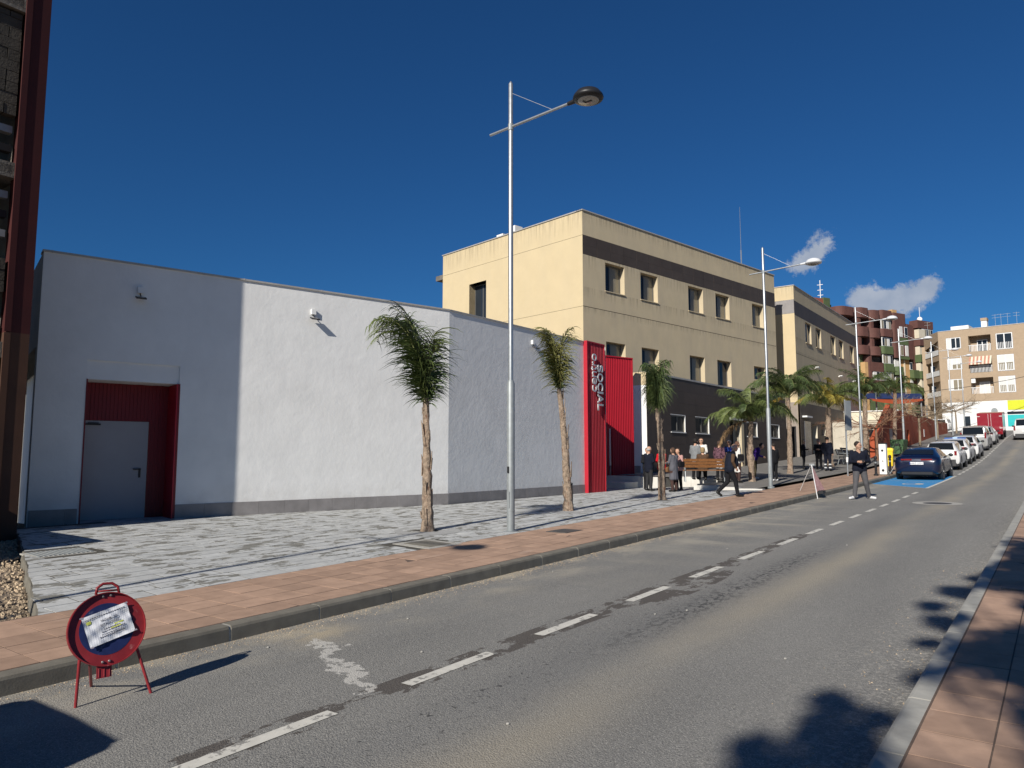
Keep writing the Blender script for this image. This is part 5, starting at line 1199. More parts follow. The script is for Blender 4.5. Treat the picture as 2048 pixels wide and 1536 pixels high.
bare(-9.0, 93, pl(-9, 93), 2.4, 2.1, 'farthest leafless tree, in front of the white shop wall', M_twig2, 6)
# ---- broad tree over the right pavement, behind the camera: its shade reaches the street
random.seed(21)
TR = thing('street_tree', 'broadleaf street tree beside the photographer shading the right pavement', 'tree', (2.6, -10.5, .1))
mb = MB(); mb.tube([(2.6, -10.5, -.2), (2.55, -10.4, 3), (2.5, -10.3, 6.4)], [.24, .19, .15], 10); mb.build('trunk', M_twig2, TR)
mb = MB(); lf = MB()
def leafclump(c, r, n):
    for i in range(n):
        v = Vector((random.gauss(0, 1), random.gauss(0, 1), random.gauss(0, .7))); v = v.normalized() * r * random.random() ** .4
        p = c + v; a = Vector((random.uniform(-1, 1), random.uniform(-1, 1), random.uniform(-.6, .6))).normalized(); b_ = a.orthogonal().normalized(); s = random.uniform(.06, .10)
        lf.poly([p - a * s, p + b_ * s * .5, p + a * s, p - b_ * s * .5])
clumps = []
for sx, sy, h, r, n in ((-1.42, 4.3, 4.2, .24, 150), (-1.2, 4.9, 4.2, .27, 190), (-1.36, 5.5, 4.4, .17, 90), (-1.0, 4.4, 4.3, .22, 130), (-1.02, 5.4, 4.5, .12, 50), (-.95, 6.4, 4.6, .13, 60), (-1.05, 7.6, 4.8, .12, 60), (-1.02, 8.5, 4.9, .22, 130), (-1.22, 9.3, 5.0, .16, 80), (-1.1, 10.3, 5.2, .24, 150), (-.9, 11.4, 5.3, .2, 110), (-.7, 12.4, 5.4, .2, 110)):
    h += 4.6; clumps.append((sx + .19 * h, sy - 1.654 * h, h, r, n))
for i in range(120):
    h = random.uniform(8.0, 10.8); sx = random.uniform(-.62, 1.3); sy = random.uniform(3.0, 15.0); clumps.append((sx + .19 * h, sy - 1.654 * h, h, random.uniform(.3, .55), 200))
for x, y, z, r, n in clumps:
    leafclump(Vector((x, y, z)), r, n); mb.tube([(2.5, -10.3, 6.4), (1.25 + x * .5, -5.15 + y * .5, 4.4 + z * .42), (x, y, z)], [.06, .03, .01], 5, cap=False)
mb.build('limbs', M_twig2, TR); lf.build('foliage', M_leafdark, TR)
# ------------------------------------------------------------------ people
SKIN = mat('skin', (.48, .28, .19), .6, .05, 10)
def cloth(name, c, **k): return mat('cloth_' + name, c, .9, .12, 9, bump=.5, bscale=14, bdist=.02, spec=.15, **k)
def caps(prims):
    """closed tapered capsules in one mesh, fused by a voxel remesh"""
    mb = MB()
    for a, b, ra, rb, lab in prims:
        a, b = Vector(a), Vector(b); d = b - a
        if d.length < 1e-4: mb.ball(a, ra, 12, 8); continue
        t = d.normalized(); u = t.orthogonal().normalized(); w = t.cross(u); rs = []
        prof = [(-1, .05), (-.85, .53), (-.5, .87), (0, 1)]
        for h, r in prof: rs.append((a + t * (h * ra), r * ra))
        for h, r in prof[::-1]: rs.append((b - t * (h * rb), r * rb))
        mb.rings([[c + (u * math.cos(.6283 * j) + w * math.sin(.6283 * j)) * r for j in range(10)] for c, r in rs])
    return mb
def segdist(P, a, b, ra, rb):
    ab = b - a; L2 = max(ab @ ab, 1e-9); t = np.clip(((P - a) @ ab) / L2, 0, 1)
    return np.linalg.norm(P - (a + t[:, None] * ab), axis=1) - (ra + (rb - ra) * t)
def person(label, loc, face, H, cols, pose=None, hair='short', haircol=(.04, .03, .025), extras=(), bag=None, group=None, glasses=False, vox=.017, skirt=None, coat=None, collar=None, bald=False, slim=1.13):
    """face = world heading angle (deg from +Y, clockwise) the body faces; local frame: x right, y forward"""
    k = H / 1.75; pose = pose or {}
    J = dict(hipL=(-.09, 0, .90), hipR=(.09, 0, .90), kneeL=(-.10, .02, .49), kneeR=(.10, .02, .49), ankL=(-.11, -.02, .09), ankR=(.11, -.02, .09), toeL=(-.13, .14, .035), toeR=(.13, .14, .035),
             chest=(0, .0, 1.28), neck=(0, .0, 1.46), head=(0, .03, 1.63), shL=(-.18, 0, 1.40), shR=(.18, 0, 1.40), elL=(-.25, -.02, 1.13), elR=(.25, -.02, 1.13), haL=(-.24, .09, .90), haR=(.24, .09, .90), look=(0, 1, 0))
    J.update(pose); V = {q: Vector(p) * (k if q != 'look' else 1) for q, p in J.items()}
    s = k * slim; pr = []
    A = lambda a, b, ra, rb, l: pr.append((V[a] if isinstance(a, str) else a, V[b] if isinstance(b, str) else b, ra * s, rb * s, l))
    pel = (V['hipL'] + V['hipR']) / 2; up = Vector((0, 0, 1)); 
    for sd in 'LR':
        A('hip' + sd, 'knee' + sd, .098, .068, 'legs'); A('knee' + sd, 'ank' + sd, .068, .052, 'legs'); A(V['ank' + sd] + Vector((0, -.03, -.03)) * k, 'toe' + sd, .042, .036, 'shoes')
        A('sh' + sd, 'el' + sd, .060, .047, 'arms'); A('el' + sd, 'ha' + sd, .046, .034, 'arms')
        wr = V['ha' + sd]; fd = (V['ha' + sd] - V['el' + sd]).normalized(); A(wr + fd * .01, wr + fd * .075 * k, .032, .028, 'skin')
        A('hip' + sd, 'chest', .115, .125, 'top'); A(V['chest'] + Vector((V['sh' + sd].x - V['chest'].x, V['sh' + sd].y - V['chest'].y, 0)) * .55, 'sh' + sd, .10, .068, 'top'); A(pel + up * .12 * k + (V['hip' + sd] - pel) * .9, V['chest'] + (V['sh' + sd] - V['chest']) * .45, .105, .115, 'top')
    A(pel, 'chest', .125, .125, 'top'); A(V['neck'] - up * .06 * k, V['head'] - up * .02 * k, .052, .05, 'skin')
    hd = V['head']; lk = Vector(J['look']).normalized(); sdv = lk.cross(up).normalized()
    A(hd + up * .022 * k, hd - up * .01 * k + lk * .012 * k, .088, .082, 'skin'); A(hd - up * .06 * k + lk * .028 * k, hd - up * .075 * k + lk * .04 * k, .054, .043, 'skin')
    A(hd - up * .005 * k + lk * .088 * k, hd - up * .028 * k + lk * .108 * k, .012, .015, 'skin')
    for q in (-1, 1): A(hd + sdv * .083 * k * q, hd + sdv * .09 * k * q - up * .02 * k, .016, .013, 'skin')
    if coat:   # (length below hip, flare)
        for q in range(10):
            a = 6.283 * q / 10; o = Vector((math.cos(a) * .10, math.sin(a) * .07, 0)) * k; A(pel + o * .8 + up * .05 * k, pel + o * (1 + coat[1]) - up * coat[0] * k, .075, .055, 'top')
    if skirt:
        for q in range(10):
            a = 6.283 * q / 10; o = Vector((math.cos(a) * .09, math.sin(a) * .065, 0)) * k; A(pel + o * .8, pel + o * (1 + skirt[1]) - up * skirt[0] * k, .07, .05, 'skirt')
    for e in extras: A(Vector(e[0]) * k, Vector(e[1]) * k, e[2], e[3], e[4])
    mb = caps(pr); tmp = bpy.data.objects.new('tmp', mb.mesh('tmp', SKIN)); COL.objects.link(tmp)
    md = tmp.modifiers.new('r', 'REMESH'); md.mode = 'VOXEL'; md.voxel_size = vox; md.use_smooth_shade = True
    sm = tmp.modifiers.new('s', 'SMOOTH'); sm.iterations = 3; sm.factor = .5
    dg = bpy.context.evaluated_depsgraph_get(); me = bpy.data.meshes.new_from_object(tmp.evaluated_get(dg)); bpy.data.objects.remove(tmp)
    # hands: four curled fingers and a thumb, part of the same mesh
    fb = MB()
    for sd in 'LR':
        wr = V['ha' + sd]; fd = (wr - V['el' + sd]).normalized(); sg = 1 if sd == 'L' else -1
        inn = Vector((sg, 0, 0)); inn = (inn - fd * inn.dot(fd)); inn = inn.normalized() if inn.length > .1 else Vector((0, 0, -1)); nrm = fd.cross(inn)
        bp = wr + fd * .085 * k
        for q, ln in enumerate((.062, .072, .066, .052)):
            o = bp + nrm * (.027 - .018 * q) * k; fb.tube([o - fd * .03 * k, o + fd * ln * .4 * k + inn * .004, o + fd * ln * .75 * k + inn * .02 * k, o + fd * ln * .85 * k + inn * .038 * k], [.010 * k, .0095 * k, .0085 * k, .006 * k], 6)
        o = wr + fd * .03 * k + nrm * .026 * k; fb.tube([o, o + fd * .035 * k + inn * .025 * k + nrm * .014 * k, o + fd * .06 * k + inn * .035 * k + nrm * .01 * k], [.012 * k, .010 * k, .007 * k], 6)
    n0 = len(me.vertices); vv = np.empty(n0 * 3); me.vertices.foreach_get('co', vv); vv = vv.reshape(-1, 3)
    faces = [tuple(p.vertices) for p in me.polygons]; nb = len(faces)
    allv = np.vstack([vv, np.array([tuple(p) for p in fb.v])]); faces += [tuple(i + n0 for i in f) for f in fb.f]
    bpy.data.meshes.remove(me)
    me = bpy.data.meshes.new('body'); me.from_pydata(allv.tolist(), [], faces); me.polygons.foreach_set('use_smooth', [True] * len(faces))
    labs = sorted({p[4] for p in pr}); mats_ = {l: cols.get(l, cols.get('top') if l == 'arms' else SKIN) for l in labs}; mats_['skin'] = SKIN
    for l in labs: me.materials.append(mats_[l])
    ctr = np.array([allv[list(f)].mean(0) for f in faces]); best = np.full(len(faces), 9.0); idx = np.zeros(len(faces), int)
    for a, b, ra, rb, l in pr:
        d = segdist(ctr, np.array(a), np.array(b), ra, rb); w = d < best; best[w] = d[w]; idx[w] = labs.index(l)
    idx[nb:] = labs.index('skin'); me.polygons.foreach_set('material_index', idx.tolist()); me.update()
    t = thing('person', label, 'person', loc, -R(face), group)
    def put(m_, nm):
        o = bpy.data.objects.new(nm, m_); COL.objects.link(o); o.parent = t; return o
    put(me, 'body')
    if not bald:
        hb = MB(); n, mth = 14, 8
        hc = hd + up * .025 * k - lk * .010 * k; long = {'short': -.25, 'bob': -.95, 'mid': -.7}[hair]
        rs = []
        for i in range(mth + 1):
            ph = math.pi / 2 - (math.pi / 2 + abs(long) * 1.1) * i / mth; ring = []
            for j in range(n):
                a = 6.283 * j / n; rr = math.cos(max(ph, -.6)) if ph < 1.55 else .03; z = math.sin(ph)
                fwd = math.cos(a); r = .100 + random.uniform(-.004, .004); lim = z
                if fwd > .3: lim = max(z, .42 + .2 * (fwd - .3)); 
                if hair == 'short' and fwd > -.2: lim = max(lim, .12)
                cut = lim > z
                rad = (math.sqrt(max(0, 1 - lim * lim)) if lim > 0 else max(rr, .82)) * r
                zz = lim * r if lim > 0 else z * .135
                ring.append(hc + (lk * math.cos(a) + sdv * math.sin(a)) * rad * k * (.94 if cut else 1) + up * (zz * k * 1.05))
            rs.append(ring)
        hb.rings(rs); o = hb.mesh('hair', mat('hair_%d_%d' % (int(haircol[0] * 1000), int(haircol[2] * 1000)), haircol, .75, .3, 60, bump=.8, bscale=90, bdist=.01), True); put(o, 'hair')
    else:
        hb = MB(); hc = hd + up * .0 * k - lk * .02 * k
        rs = [[hc + (lk * -math.cos(a) + sdv * math.sin(a)) * .091 * k * (1 if z < .03 else .94) + up * z * k for a in [(-1.4 + 2.8 * j / 9) for j in range(10)]] for z in (-.05, -.02, .01, .03)]
        rs = [r + [p + lk * .012 * k for p in r[::-1]] for r in rs]; hb.rings(rs); put(hb.mesh('hair', mat('grey_hair', (.35, .33, .31), .8, .2, 50), True), 'hair')
    eb = MB()
    for q in (-1, 1):
        c = hd + up * .012 * k + lk * .088 * k + sdv * .032 * k * q
        if glasses: eb.ob(c - sdv * .026 * k - up * .017 * k, sdv * .052 * k, up * .034 * k, lk * .008)
        else: eb.ball(c - lk * .006, .010 * k, 6, 4)
    if glasses:
        for q in (-1, 1): eb.ob(hd + up * .02 * k + sdv * q * .085 * k, lk * .095 * k, sdv * .004, up * .007)
    put(eb.mesh('glasses' if glasses else 'eyes', M_black), 'glasses' if glasses else 'eyes')
    ml = MB(); ml.ob(hd - up * .052 * k + lk * .088 * k - sdv * .02 * k, sdv * .04 * k, lk * .006, up * .008 * k); put(ml.mesh('mouth', mat('lips', (.30, .10, .09), .6)), 'mouth')
    if collar:
        cb = MB(); cb.lathe(tuple(V['neck'] - up * .035 * k), [(.07 * k, -.02), (.062 * k, .03)], 12, cap=False); put(cb.mesh('collar', collar), 'collar')
    return t
def bag_obj(label, loc, face, pts, rad, m, name='handbag'):
    t = thing(name, label, 'bag', loc, -R(face))
    mb = MB(); a, b = Vector(pts[0]), Vector(pts[1]); mb.rings([[a + Vector((x * rad * 1.3 * s_, y * rad * .5 * s_, 0)) for x, y in ((-1, -1), (1, -1), (1, 1), (-1, 1))] for s_ in (.9, 1.1)] if False else [[Vector((a.x + x * rad * w, a.y + y * rad * .45, a.z + (b.z - a.z) * h)) for x, y in ((-1, -1), (1, -1), (1, 1), (-1, 1))] for h, w in ((0, .8), (.12, 1.05), (.75, 1.1), (1, .75))])
    mb.build('bag_body', m, None).parent = t
    mb = MB(); mb.tube([Vector(p) for p in pts[2]], .010, 5); mb.build('strap', m, None).parent = t
    return t
NAVY = cloth('navy', (.009, .011, .020)); NAVY2 = cloth('navy_vest', (.011, .014, .024)); CHAR = cloth('charcoal', (.03, .03, .032)); BLK = cloth('black', (.012, .012, .014)); GREY = cloth('grey_coat', (.10, .10, .115)); LGREY = cloth('grey_jacket', (.20, .21, .215))
WHT = cloth('white', (.68, .66, .62)); BRN = cloth('brown', (.085, .05, .03)); REDC = cloth('red', (.50, .012, .02)); PLAID = cloth('plum', (.14, .07, .09), stain=(.5, .03, 14, (.04, .02, .03), (1, 1, 1))); BLUEC = cloth('blue', (.012, .03, .16)); PURP = cloth('purple', (.05, .02, .17)); OLIVE = cloth('olive', (.075, .06, .035)); GTROU = cloth('grey_trousers', (.085, .083, .088)); PINK = cloth('pink', (.45, .26, .23))
SHOEB = mat('black_shoe', (.015, .014, .013), .4); SHOEW = mat('white_trainer', (.60, .60, .60), .6, .2, 30); GINGHAM = cloth('gingham', (.5, .5, .5), stain=(.5, .02, 16, (.04, .04, .05), (1, 1, 1))); TIGHT = cloth('sheer_tights', (.06, .035, .03))
def G_(x, y): return (x, y, pz(x, y) if y < 25 else tz(x, y))
# the seen direction from the camera (deg from +Y): objects lie along view rays, 'away' = heading of the ray
PEOPLE = 'people gathered outside the civic building'
fold = dict(elL=(-.24, .04, 1.15), elR=(.24, .04, 1.15), haL=(-.08, .24, 1.16), haR=(.08, .24, 1.16))
person('bald man in a dark navy jacket, standing beside the white wall corner', G_(-11.95, 24.2), 20, 1.60, dict(top=NAVY, legs=CHAR, shoes=SHOEB), dict(fold), bald=True, group=PEOPLE, coat=(.12, .15), collar=WHT)
person('woman in a bright red top and black trousers, partly behind the compact palm trunk', G_(-11.75, 24.85), -70, 1.58, dict(top=REDC, legs=BLK, shoes=SHOEB), dict(fold), 'mid', (.03, .022, .018), group=PEOPLE)
person('woman with brown bob hair in a long grey coat, right of the compact palm', G_(-10.78, 23.75), -75, 1.52, dict(top=GREY, legs=TIGHT, shoes=SHOEB), dict(elL=(-.24, .04, 1.15), elR=(.24, .04, 1.15), haL=(-.15, .25, 1.13), haR=(.10, .25, 1.16)), 'bob', (.07, .04, .025), coat=(.38, .55), group=PEOPLE, skirt=(.2, .1))
bag_obj('black shoulder bag hanging on the woman in the grey coat', G_(-10.78, 23.75), -75, ((.24, -.14, .84), (.24, -.14, 1.04), [(.19, -.12, 1.03), (.16, -.02, 1.30), (.28, -.14, 1.03)]), .11, BLK)
bag_obj('small brown handbag held low by the woman in the grey coat', G_(-10.78, 23.75), -75, ((.02, .24, .66), (.02, .24, .84), [(-.04, .22, .84), (.02, .23, .98), (.08, .24, .84)]), .11, mat('brown_leather', (.16, .085, .04), .5), 'brown_handbag')
person('woman in a pale pink top half hidden behind the woman in the grey coat', G_(-10.98, 24.6), -160, 1.50, dict(top=PINK, legs=BLK, shoes=SHOEB), dict(fold), 'mid', (.05, .03, .02), group=PEOPLE)
person('dark haired person in black behind the bald man in the navy jacket', G_(-12.35, 24.9), 140, 1.56, dict(top=BLK, legs=BLK, shoes=SHOEB), dict(fold), 'short', (.015, .012, .01), group=PEOPLE)
person('person in a grey hooded jacket standing behind the bench, back turned', G_(-11.6, 27.6), 10, 1.62, dict(top=LGREY, legs=BLK, shoes=SHOEB), dict(elL=(-.24, .0, 1.15), elR=(.25, .04, 1.15), haL=(-.2, .15, .95), haR=(.22, .25, 1.02)), 'mid', (.015, .012, .01), group=PEOPLE, coat=(.1, .1))
person('woman in a white cardigan and sunglasses facing the bench', G_(-11.75, 28.6), 170, 1.63, dict(top=WHT, legs=BLK, shoes=SHOEB), dict(fold, haL=(-.05, .16, 1.30)), 'mid', (.09, .05, .03), glasses=True, group=PEOPLE)
seat = dict(hipL=(-.10, 0, .50), hipR=(.10, 0, .50), kneeL=(-.12, .42, .50), kneeR=(.12, .42, .50), ankL=(-.12, .42, .10), ankR=(.12, .42, .10), toeL=(-.13, .57, .04), toeR=(.13, .57, .04), chest=(0, -.02, .90), neck=(0, -.02, 1.07), head=(0, .01, 1.24), shL=(-.18, -.02, 1.02), shR=(.18, -.02, 1.02), elL=(-.24, .05, .78), elR=(.24, .05, .78), haL=(-.14, .28, .68), haR=(.14, .28, .68))
person('seated woman with blond hair in a brown coat, seen from behind on the bench', G_(-11.22, 27.42), -25, 1.66, dict(top=BRN, legs=BLK, shoes=SHOEB), seat, 'bob', (.28, .20, .10), group=PEOPLE)
person('woman in a plum patterned top and checked skirt standing behind the bench', G_(-10.85, 28.2), 5, 1.55, dict(top=PLAID, legs=BLK, shoes=SHOEB, skirt=GINGHAM), dict(), 'mid', (.06, .035, .025), skirt=(.35, .35), group=PEOPLE)
person('white haired woman with glasses in a blue top, behind the walking man', G_(-10.62, 28.7), 190, 1.58, dict(top=BLUEC, legs=BLK, shoes=SHOEB), dict(fold), 'short', (.42, .41, .40), glasses=True, group=PEOPLE)
person('woman in a white blouse and white skirt behind the walking man', G_(-9.92, 27.6), 35, 1.56, dict(top=WHT, legs=TIGHT, shoes=SHOEB, skirt=WHT), dict(), 'mid', (.12, .06, .035), skirt=(.42, .35), group=PEOPLE)
bag_obj('large black shoulder bag on the woman in the white skirt', G_(-9.92, 27.6), 35, ((.30, -.05, .82), (.30, -.05, 1.08), [(.25, -.04, 1.07), (.19, 0, 1.42), (.34, -.05, 1.07)]), .12, BLK)
walk = dict(hipL=(-.09, 0, .88), hipR=(.09, 0, .88), kneeL=(-.10, -.02, .48), kneeR=(.10, .16, .50), ankL=(-.10, -.34, .17), ankR=(.10, .22, .09), toeL=(-.11, -.24, .04), toeR=(.11, .38, .035), chest=(0, .07, 1.26), neck=(0, .11, 1.43), head=(0, .20, 1.57), shL=(-.19, .08, 1.38), shR=(.19, .08, 1.38), elL=(-.25, -.06, 1.15), elR=(.26, .02, 1.12), haL=(-.2, .06, .95), haR=(.21, .14, .93), look=(.15, 1, -.25))
person('elderly bald man in a navy vest with brown sleeves, walking to the right', (-8.02, 21.6, pl(-8.0, 21.6)), 48, 1.64, dict(top=NAVY2, arms=BRN, legs=BLK, shoes=SHOEB), walk, bald=True, vox=.013, coat=(.05, .1), extras=[((0, .16, 1.05), (0, .14, 1.2), .14, .13, 'top')])
person('stooping person in a purple jacket and olive trousers behind a palm trunk', (-10.1, 30.1, tz(-10.1, 30.1)), 70, 1.62, dict(top=PURP, legs=OLIVE, shoes=SHOEW), dict(chest=(0, .12, 1.22), neck=(0, .22, 1.36), head=(0, .32, 1.46), shL=(-.19, .16, 1.33), shR=(.19, .16, 1.33), elL=(-.24, .16, 1.05), elR=(.24, .16, 1.05), haL=(-.16, .36, .98), haR=(.16, .36, .98)), 'short', (.03, .025, .02), group=PEOPLE)
person('person in black mostly hidden behind the second street lamp', (-9.15, 29.6, tz(-9.15, 29.6)), -60, 1.50, dict(top=BLK, legs=BLK, shoes=SHOEW), dict(), 'short', (.02, .015, .012), group=PEOPLE)
person('blond woman in black with sunglasses, standing left of the small group by the far palm', (-11.0, 40.6, tz(-11, 40.6)), 75, 1.56, dict(top=BLK, legs=BLK, shoes=SHOEB), dict(fold, toeL=(-.1, .14, .035)), 'bob', (.26, .18, .09), glasses=True, group=PEOPLE, coat=(.15, .1))
person('woman in a black top with a grey bag, in the middle of the small group', (-10.2, 40.5, tz(-10.2, 40.5)), 170, 1.58, dict(top=BLK, arms=CHAR, legs=BLK, shoes=SHOEB), dict(fold), 'mid', (.25, .17, .09), glasses=True, group=PEOPLE)
wk = person('worker in dark navy overalls with two reflective bands on each leg', (-9.5, 39.4, tz(-9.5, 39.4)), 5, 1.72, dict(top=NAVY, legs=NAVY, shoes=SHOEB), dict(), 'short', (.02, .016, .014), group=PEOPLE)
REFL = mat('reflective_band', (.55, .56, .56), .4)
for sx in (-.115, .115):
    for z in (.14, .30):
        mb = MB(); mb.lathe((sx * (1.72 / 1.75), -.005, z), [(.070, 0), (.070, .06)], 12, cap=False); mb.build('reflective_band', REFL, None).parent = wk
ph = dict(hipL=(-.09, 0, .90), hipR=(.09, 0, .90), kneeL=(-.15, .04, .49), kneeR=(.15, .05, .49), ankL=(-.27, -.08, .09), ankR=(.20, .05, .09), toeL=(-.40, .03, .04), toeR=(.36, .12, .04), chest=(.02, .0, 1.26), neck=(.02, .03, 1.45), head=(.05, .08, 1.61), shL=(-.19, .0, 1.40), shR=(.21, .0, 1.40), elL=(-.30, -.03, 1.13), elR=(.28, .02, 1.12), haL=(-.02, .28, 1.13), haR=(.16, .30, 1.12), look=(.85, .5, -.12))
ph_face = 148
pm = person('man in navy sweater and grey trousers standing on the road holding a phone', (-4.92, 24.15, zr(24.1)), ph_face, 1.76, dict(top=NAVY, legs=GTROU, shoes=SHOEW), dict(ph, look=(-.85, .5, -.12)), 'short', (.02, .014, .01), glasses=True, vox=.012)
def lp(x, y, z): a = -R(ph_face); return (-4.92 + x * math.cos(a) - y * math.sin(a), 24.15 + x * math.sin(a) + y * math.cos(a), zr(24.1) + z)
t = thing('mobile_phone', 'black phone in the hands of the man standing on the road', 'phone', lp(.07, .37, 1.16), -R(ph_face))
mb = MB(); mb.box(-.07, .07, -.008, .004, -.035, .035); mb.build('phone_case', M_black, None).parent = t; mb = MB(); mb.box(-.064, .064, -.0095, -.0085, -.030, .030); mb.build('screen', M_glass, None).parent = t

# ------------------------------------------------------------------ vehicles
def car_paint(n, c, metal=.0): return mat('car_paint_' + n, c, .32, .03, 1, metal=metal, spec=.5, coat=.6)
TAIL = mat('tail_light', (.19, .008, .010), .2, .1, 8, coat=.5); PLATE = mat('number_plate', (.72, .72, .70), .5, .03); RIM = mat('alloy_rim', (.35, .35, .36), .35, .1, metal=.7); TRIM = mat('grey_bumper_trim', (.045, .045, .047), .6)
def L_is(st): return st[-1][0]
def vehicle(name, label, loc, paint, st, wheels=(.78, 3.5), wr=.33, tail='side', plate='', dark_roof=False, cat='car', glass_front=True, win_rows=(), seat_w=None, group='cars parked along the left kerb', rack=False, bar=False, tailz=(.75, .98), platez=.72, cladding=False, mirrors=1.1, rwin=None, spoiler=False, swin=None):
    """st = stations (y, zbottom, zbelt, ztop, wbelt, wtop), rear first, y forward"""
    t = thing(name, label, cat, loc, 0, group)
    ya_ = [q[0] for q in st]; fine = []
    for i in range(len(st) - 1):
        n_ = max(1, min(6, int((ya_[i + 1] - ya_[i]) / .14)))
        fine += [ya_[i] + (ya_[i + 1] - ya_[i]) * j / n_ for j in range(n_)]
    fine.append(ya_[-1])
    tan_ = []
    for i in range(len(st)):
        row = []
        for c_ in range(1, 6):
            if 0 < i < len(st) - 1:
                d0 = (st[i][c_] - st[i - 1][c_]) / (ya_[i] - ya_[i - 1]); d1 = (st[i + 1][c_] - st[i][c_]) / (ya_[i + 1] - ya_[i])
                row.append(0 if d0 * d1 <= 0 else 2 * d0 * d1 / (d0 + d1))
            else: row.append(0)
        tan_.append(row)
    def par(y):
        i = max(0, min(len(st) - 2, sum(1 for q in ya_ if q <= y) - 1)); h = ya_[i + 1] - ya_[i]; u = (y - ya_[i]) / h
        return [st[i][c_] * (2 * u ** 3 - 3 * u ** 2 + 1) + tan_[i][c_ - 1] * h * (u ** 3 - 2 * u ** 2 + u) + st[i + 1][c_] * (3 * u ** 2 - 2 * u ** 3) + tan_[i + 1][c_ - 1] * h * (u ** 3 - u ** 2) for c_ in range(1, 6)]
    def sec(y):
        zb, zl, zt, wb, wt = par(y); dz = zt - zl
        half = [(0, zb), (wb * .80, zb), (wb * .93, zb + .05), (wb * .985, zb + .14), (wb, zb + (zl - zb) * .5), (wb * .99, zl - .10), (wb * .965, zl - .03), (wb * .945, zl + .01)]
        half += [(wb * .945 + (wt - wb * .945) * q, zl + .01 + (dz - .05) * q) for q in (.35, .7)] + [(wt * .995, zt - .045 if dz > .1 else zl + dz * .6), (wt * .93, zt - .012), (wt * .7, zt + .006), (0, zt + .018)]
        return [(x, y, z) for x, z in half] + [(-x, y, z) for x, z in half[-2:0:-1]]
    mb = MB(); mb.rings([sec(y) for y in fine]); mb.build('body', paint, None, smooth=True, angle=38).parent = t
    def gridpatch(nm, P, nu, nv, m):
        m2 = MB(); g = [[P(i / nu, j / nv) for j in range(nv + 1)] for i in range(nu + 1)]
        for i in range(nu):
            for j in range(nv): m2.poly([g[i][j], g[i + 1][j], g[i + 1][j + 1], g[i][j + 1]])
        o = m2.build(nm, m, None); o.parent = t; return o
    gh = [y for y in fine if par(y)[2] - par(y)[1] > .34]; g0, g1 = gh[0], gh[-1]
    if swin != ():
        n_w = 2 if L_is(st) < 4.4 else 3
        for k_ in range(n_w):
            w0, w1 = g0 + .10 + (g1 - g0 - .2) * k_ / n_w + .03, g0 + .10 + (g1 - g0 - .2) * (k_ + 1) / n_w - .03
            for s_ in (1, -1):
                def PS(u, v):
                    y = w0 + (w1 - w0) * u; zb, zl, zt, wb, wt = par(y); q = .10 + .78 * v; return (s_ * (wb * .945 + (wt - wb * .945) * q + .008), y, zl + .01 + (zt - zl - .05) * q)
                gridpatch('side_window', PS, 6, 3, M_carglass)
    def roofP(y0_, y1_, wf):
        def P(u, v):
            y = y0_ + (y1_ - y0_) * u; zb, zl, zt, wb, wt = par(y); x = (v * 2 - 1) * wt * wf; return (x, y - .004, zt + .012 + .012 * (1 - abs(v * 2 - 1)) + .004)
        return P
    if rwin: gridpatch('rear_window', roofP(rwin[0], rwin[1], .90), 6, 6, M_carglass)
    if glass_front:
        f0 = g1; nxt = [q for q in ya_ if q > f0][0] if [q for q in ya_ if q > f0] else f0 + .6
        hi = [q for q in st if q[3] - q[2] > .22][-1]; gridpatch('windscreen', roofP(hi[0] + .08, hi[0] + (nxt - hi[0]) * .92, .90), 6, 6, M_carglass)
    L_ = st[-1][0]; W_ = max(s_[4] for s_ in st)
    for y in wheels:
        for s_ in (1, -1):
            mb = MB(); x = s_ * (W_ - .10); mb.lathe((x, y, wr), [(wr * .62, -.10), (wr * .96, -.105), (wr, -.07), (wr, .07), (wr * .96, .105), (wr * .62, .10)], 24, 'x'); w = mb.build('wheel', M_rubber, None, smooth=True, angle=40); w.parent = t
            mb = MB(); xo = x + s_ * .095; mb.lathe((xo, y, wr), [(wr * .60, -.01), (wr * .60, .01)], 20, 'x', cap=False)
            for q in range(5):
                a = 6.283 * q / 5; d = Vector((0, math.cos(a), math.sin(a))); e_ = Vector((0, -math.sin(a), math.cos(a))); mb.ob(Vector((xo - .008, y, wr)) - e_ * .03, d * wr * .6, e_ * .06, (.016, 0, 0))
            mb.lathe((xo, y, wr), [(wr * .14, -.012), (wr * .14, .014)], 10, 'x'); r_ = mb.build('rim', RIM, None); r_.parent = w
            mb = MB(); mb.lathe((s_ * (W_ - .045), y, wr + .02), [(wr * 1.16, -.05), (wr * 1.16, .049)], 22, 'x'); mb.build('wheel_arch', M_black, None).parent = t
            for oo in (w,): pass
    yb, zbb, zl0, zt0, wb0, wt0 = st[0]; yy_ = [s_ for s_ in st if s_[0] < .5][-1]
    for s_ in (1, -1):
        mb = MB(); xw = wb0 * .99
        if tail == 'side': mb.ob((s_ * xw - s_ * .02 - (.26 if s_ > 0 else 0), -.012 + yb, tailz[0]), (.26 if True else 0, 0, 0), (0, .10, 0), (0, 0, tailz[1] - tailz[0]))
        elif tail == 'tall': mb.ob((s_ * (xw - .0) - (.11 if s_ > 0 else 0), -.015 + yb, tailz[0]), (.11, 0, 0), (0, .14, 0), (0, 0, tailz[1] - tailz[0]))
        elif tail == 'slim': mb.ob((s_ * xw * .93 - (.42 if s_ > 0 else 0), -.01 + yb, tailz[0]), (.42, 0, 0), (0, .12, 0), (0, 0, tailz[1] - tailz[0]))
        mb.build('tail_light', TAIL, None).parent = t
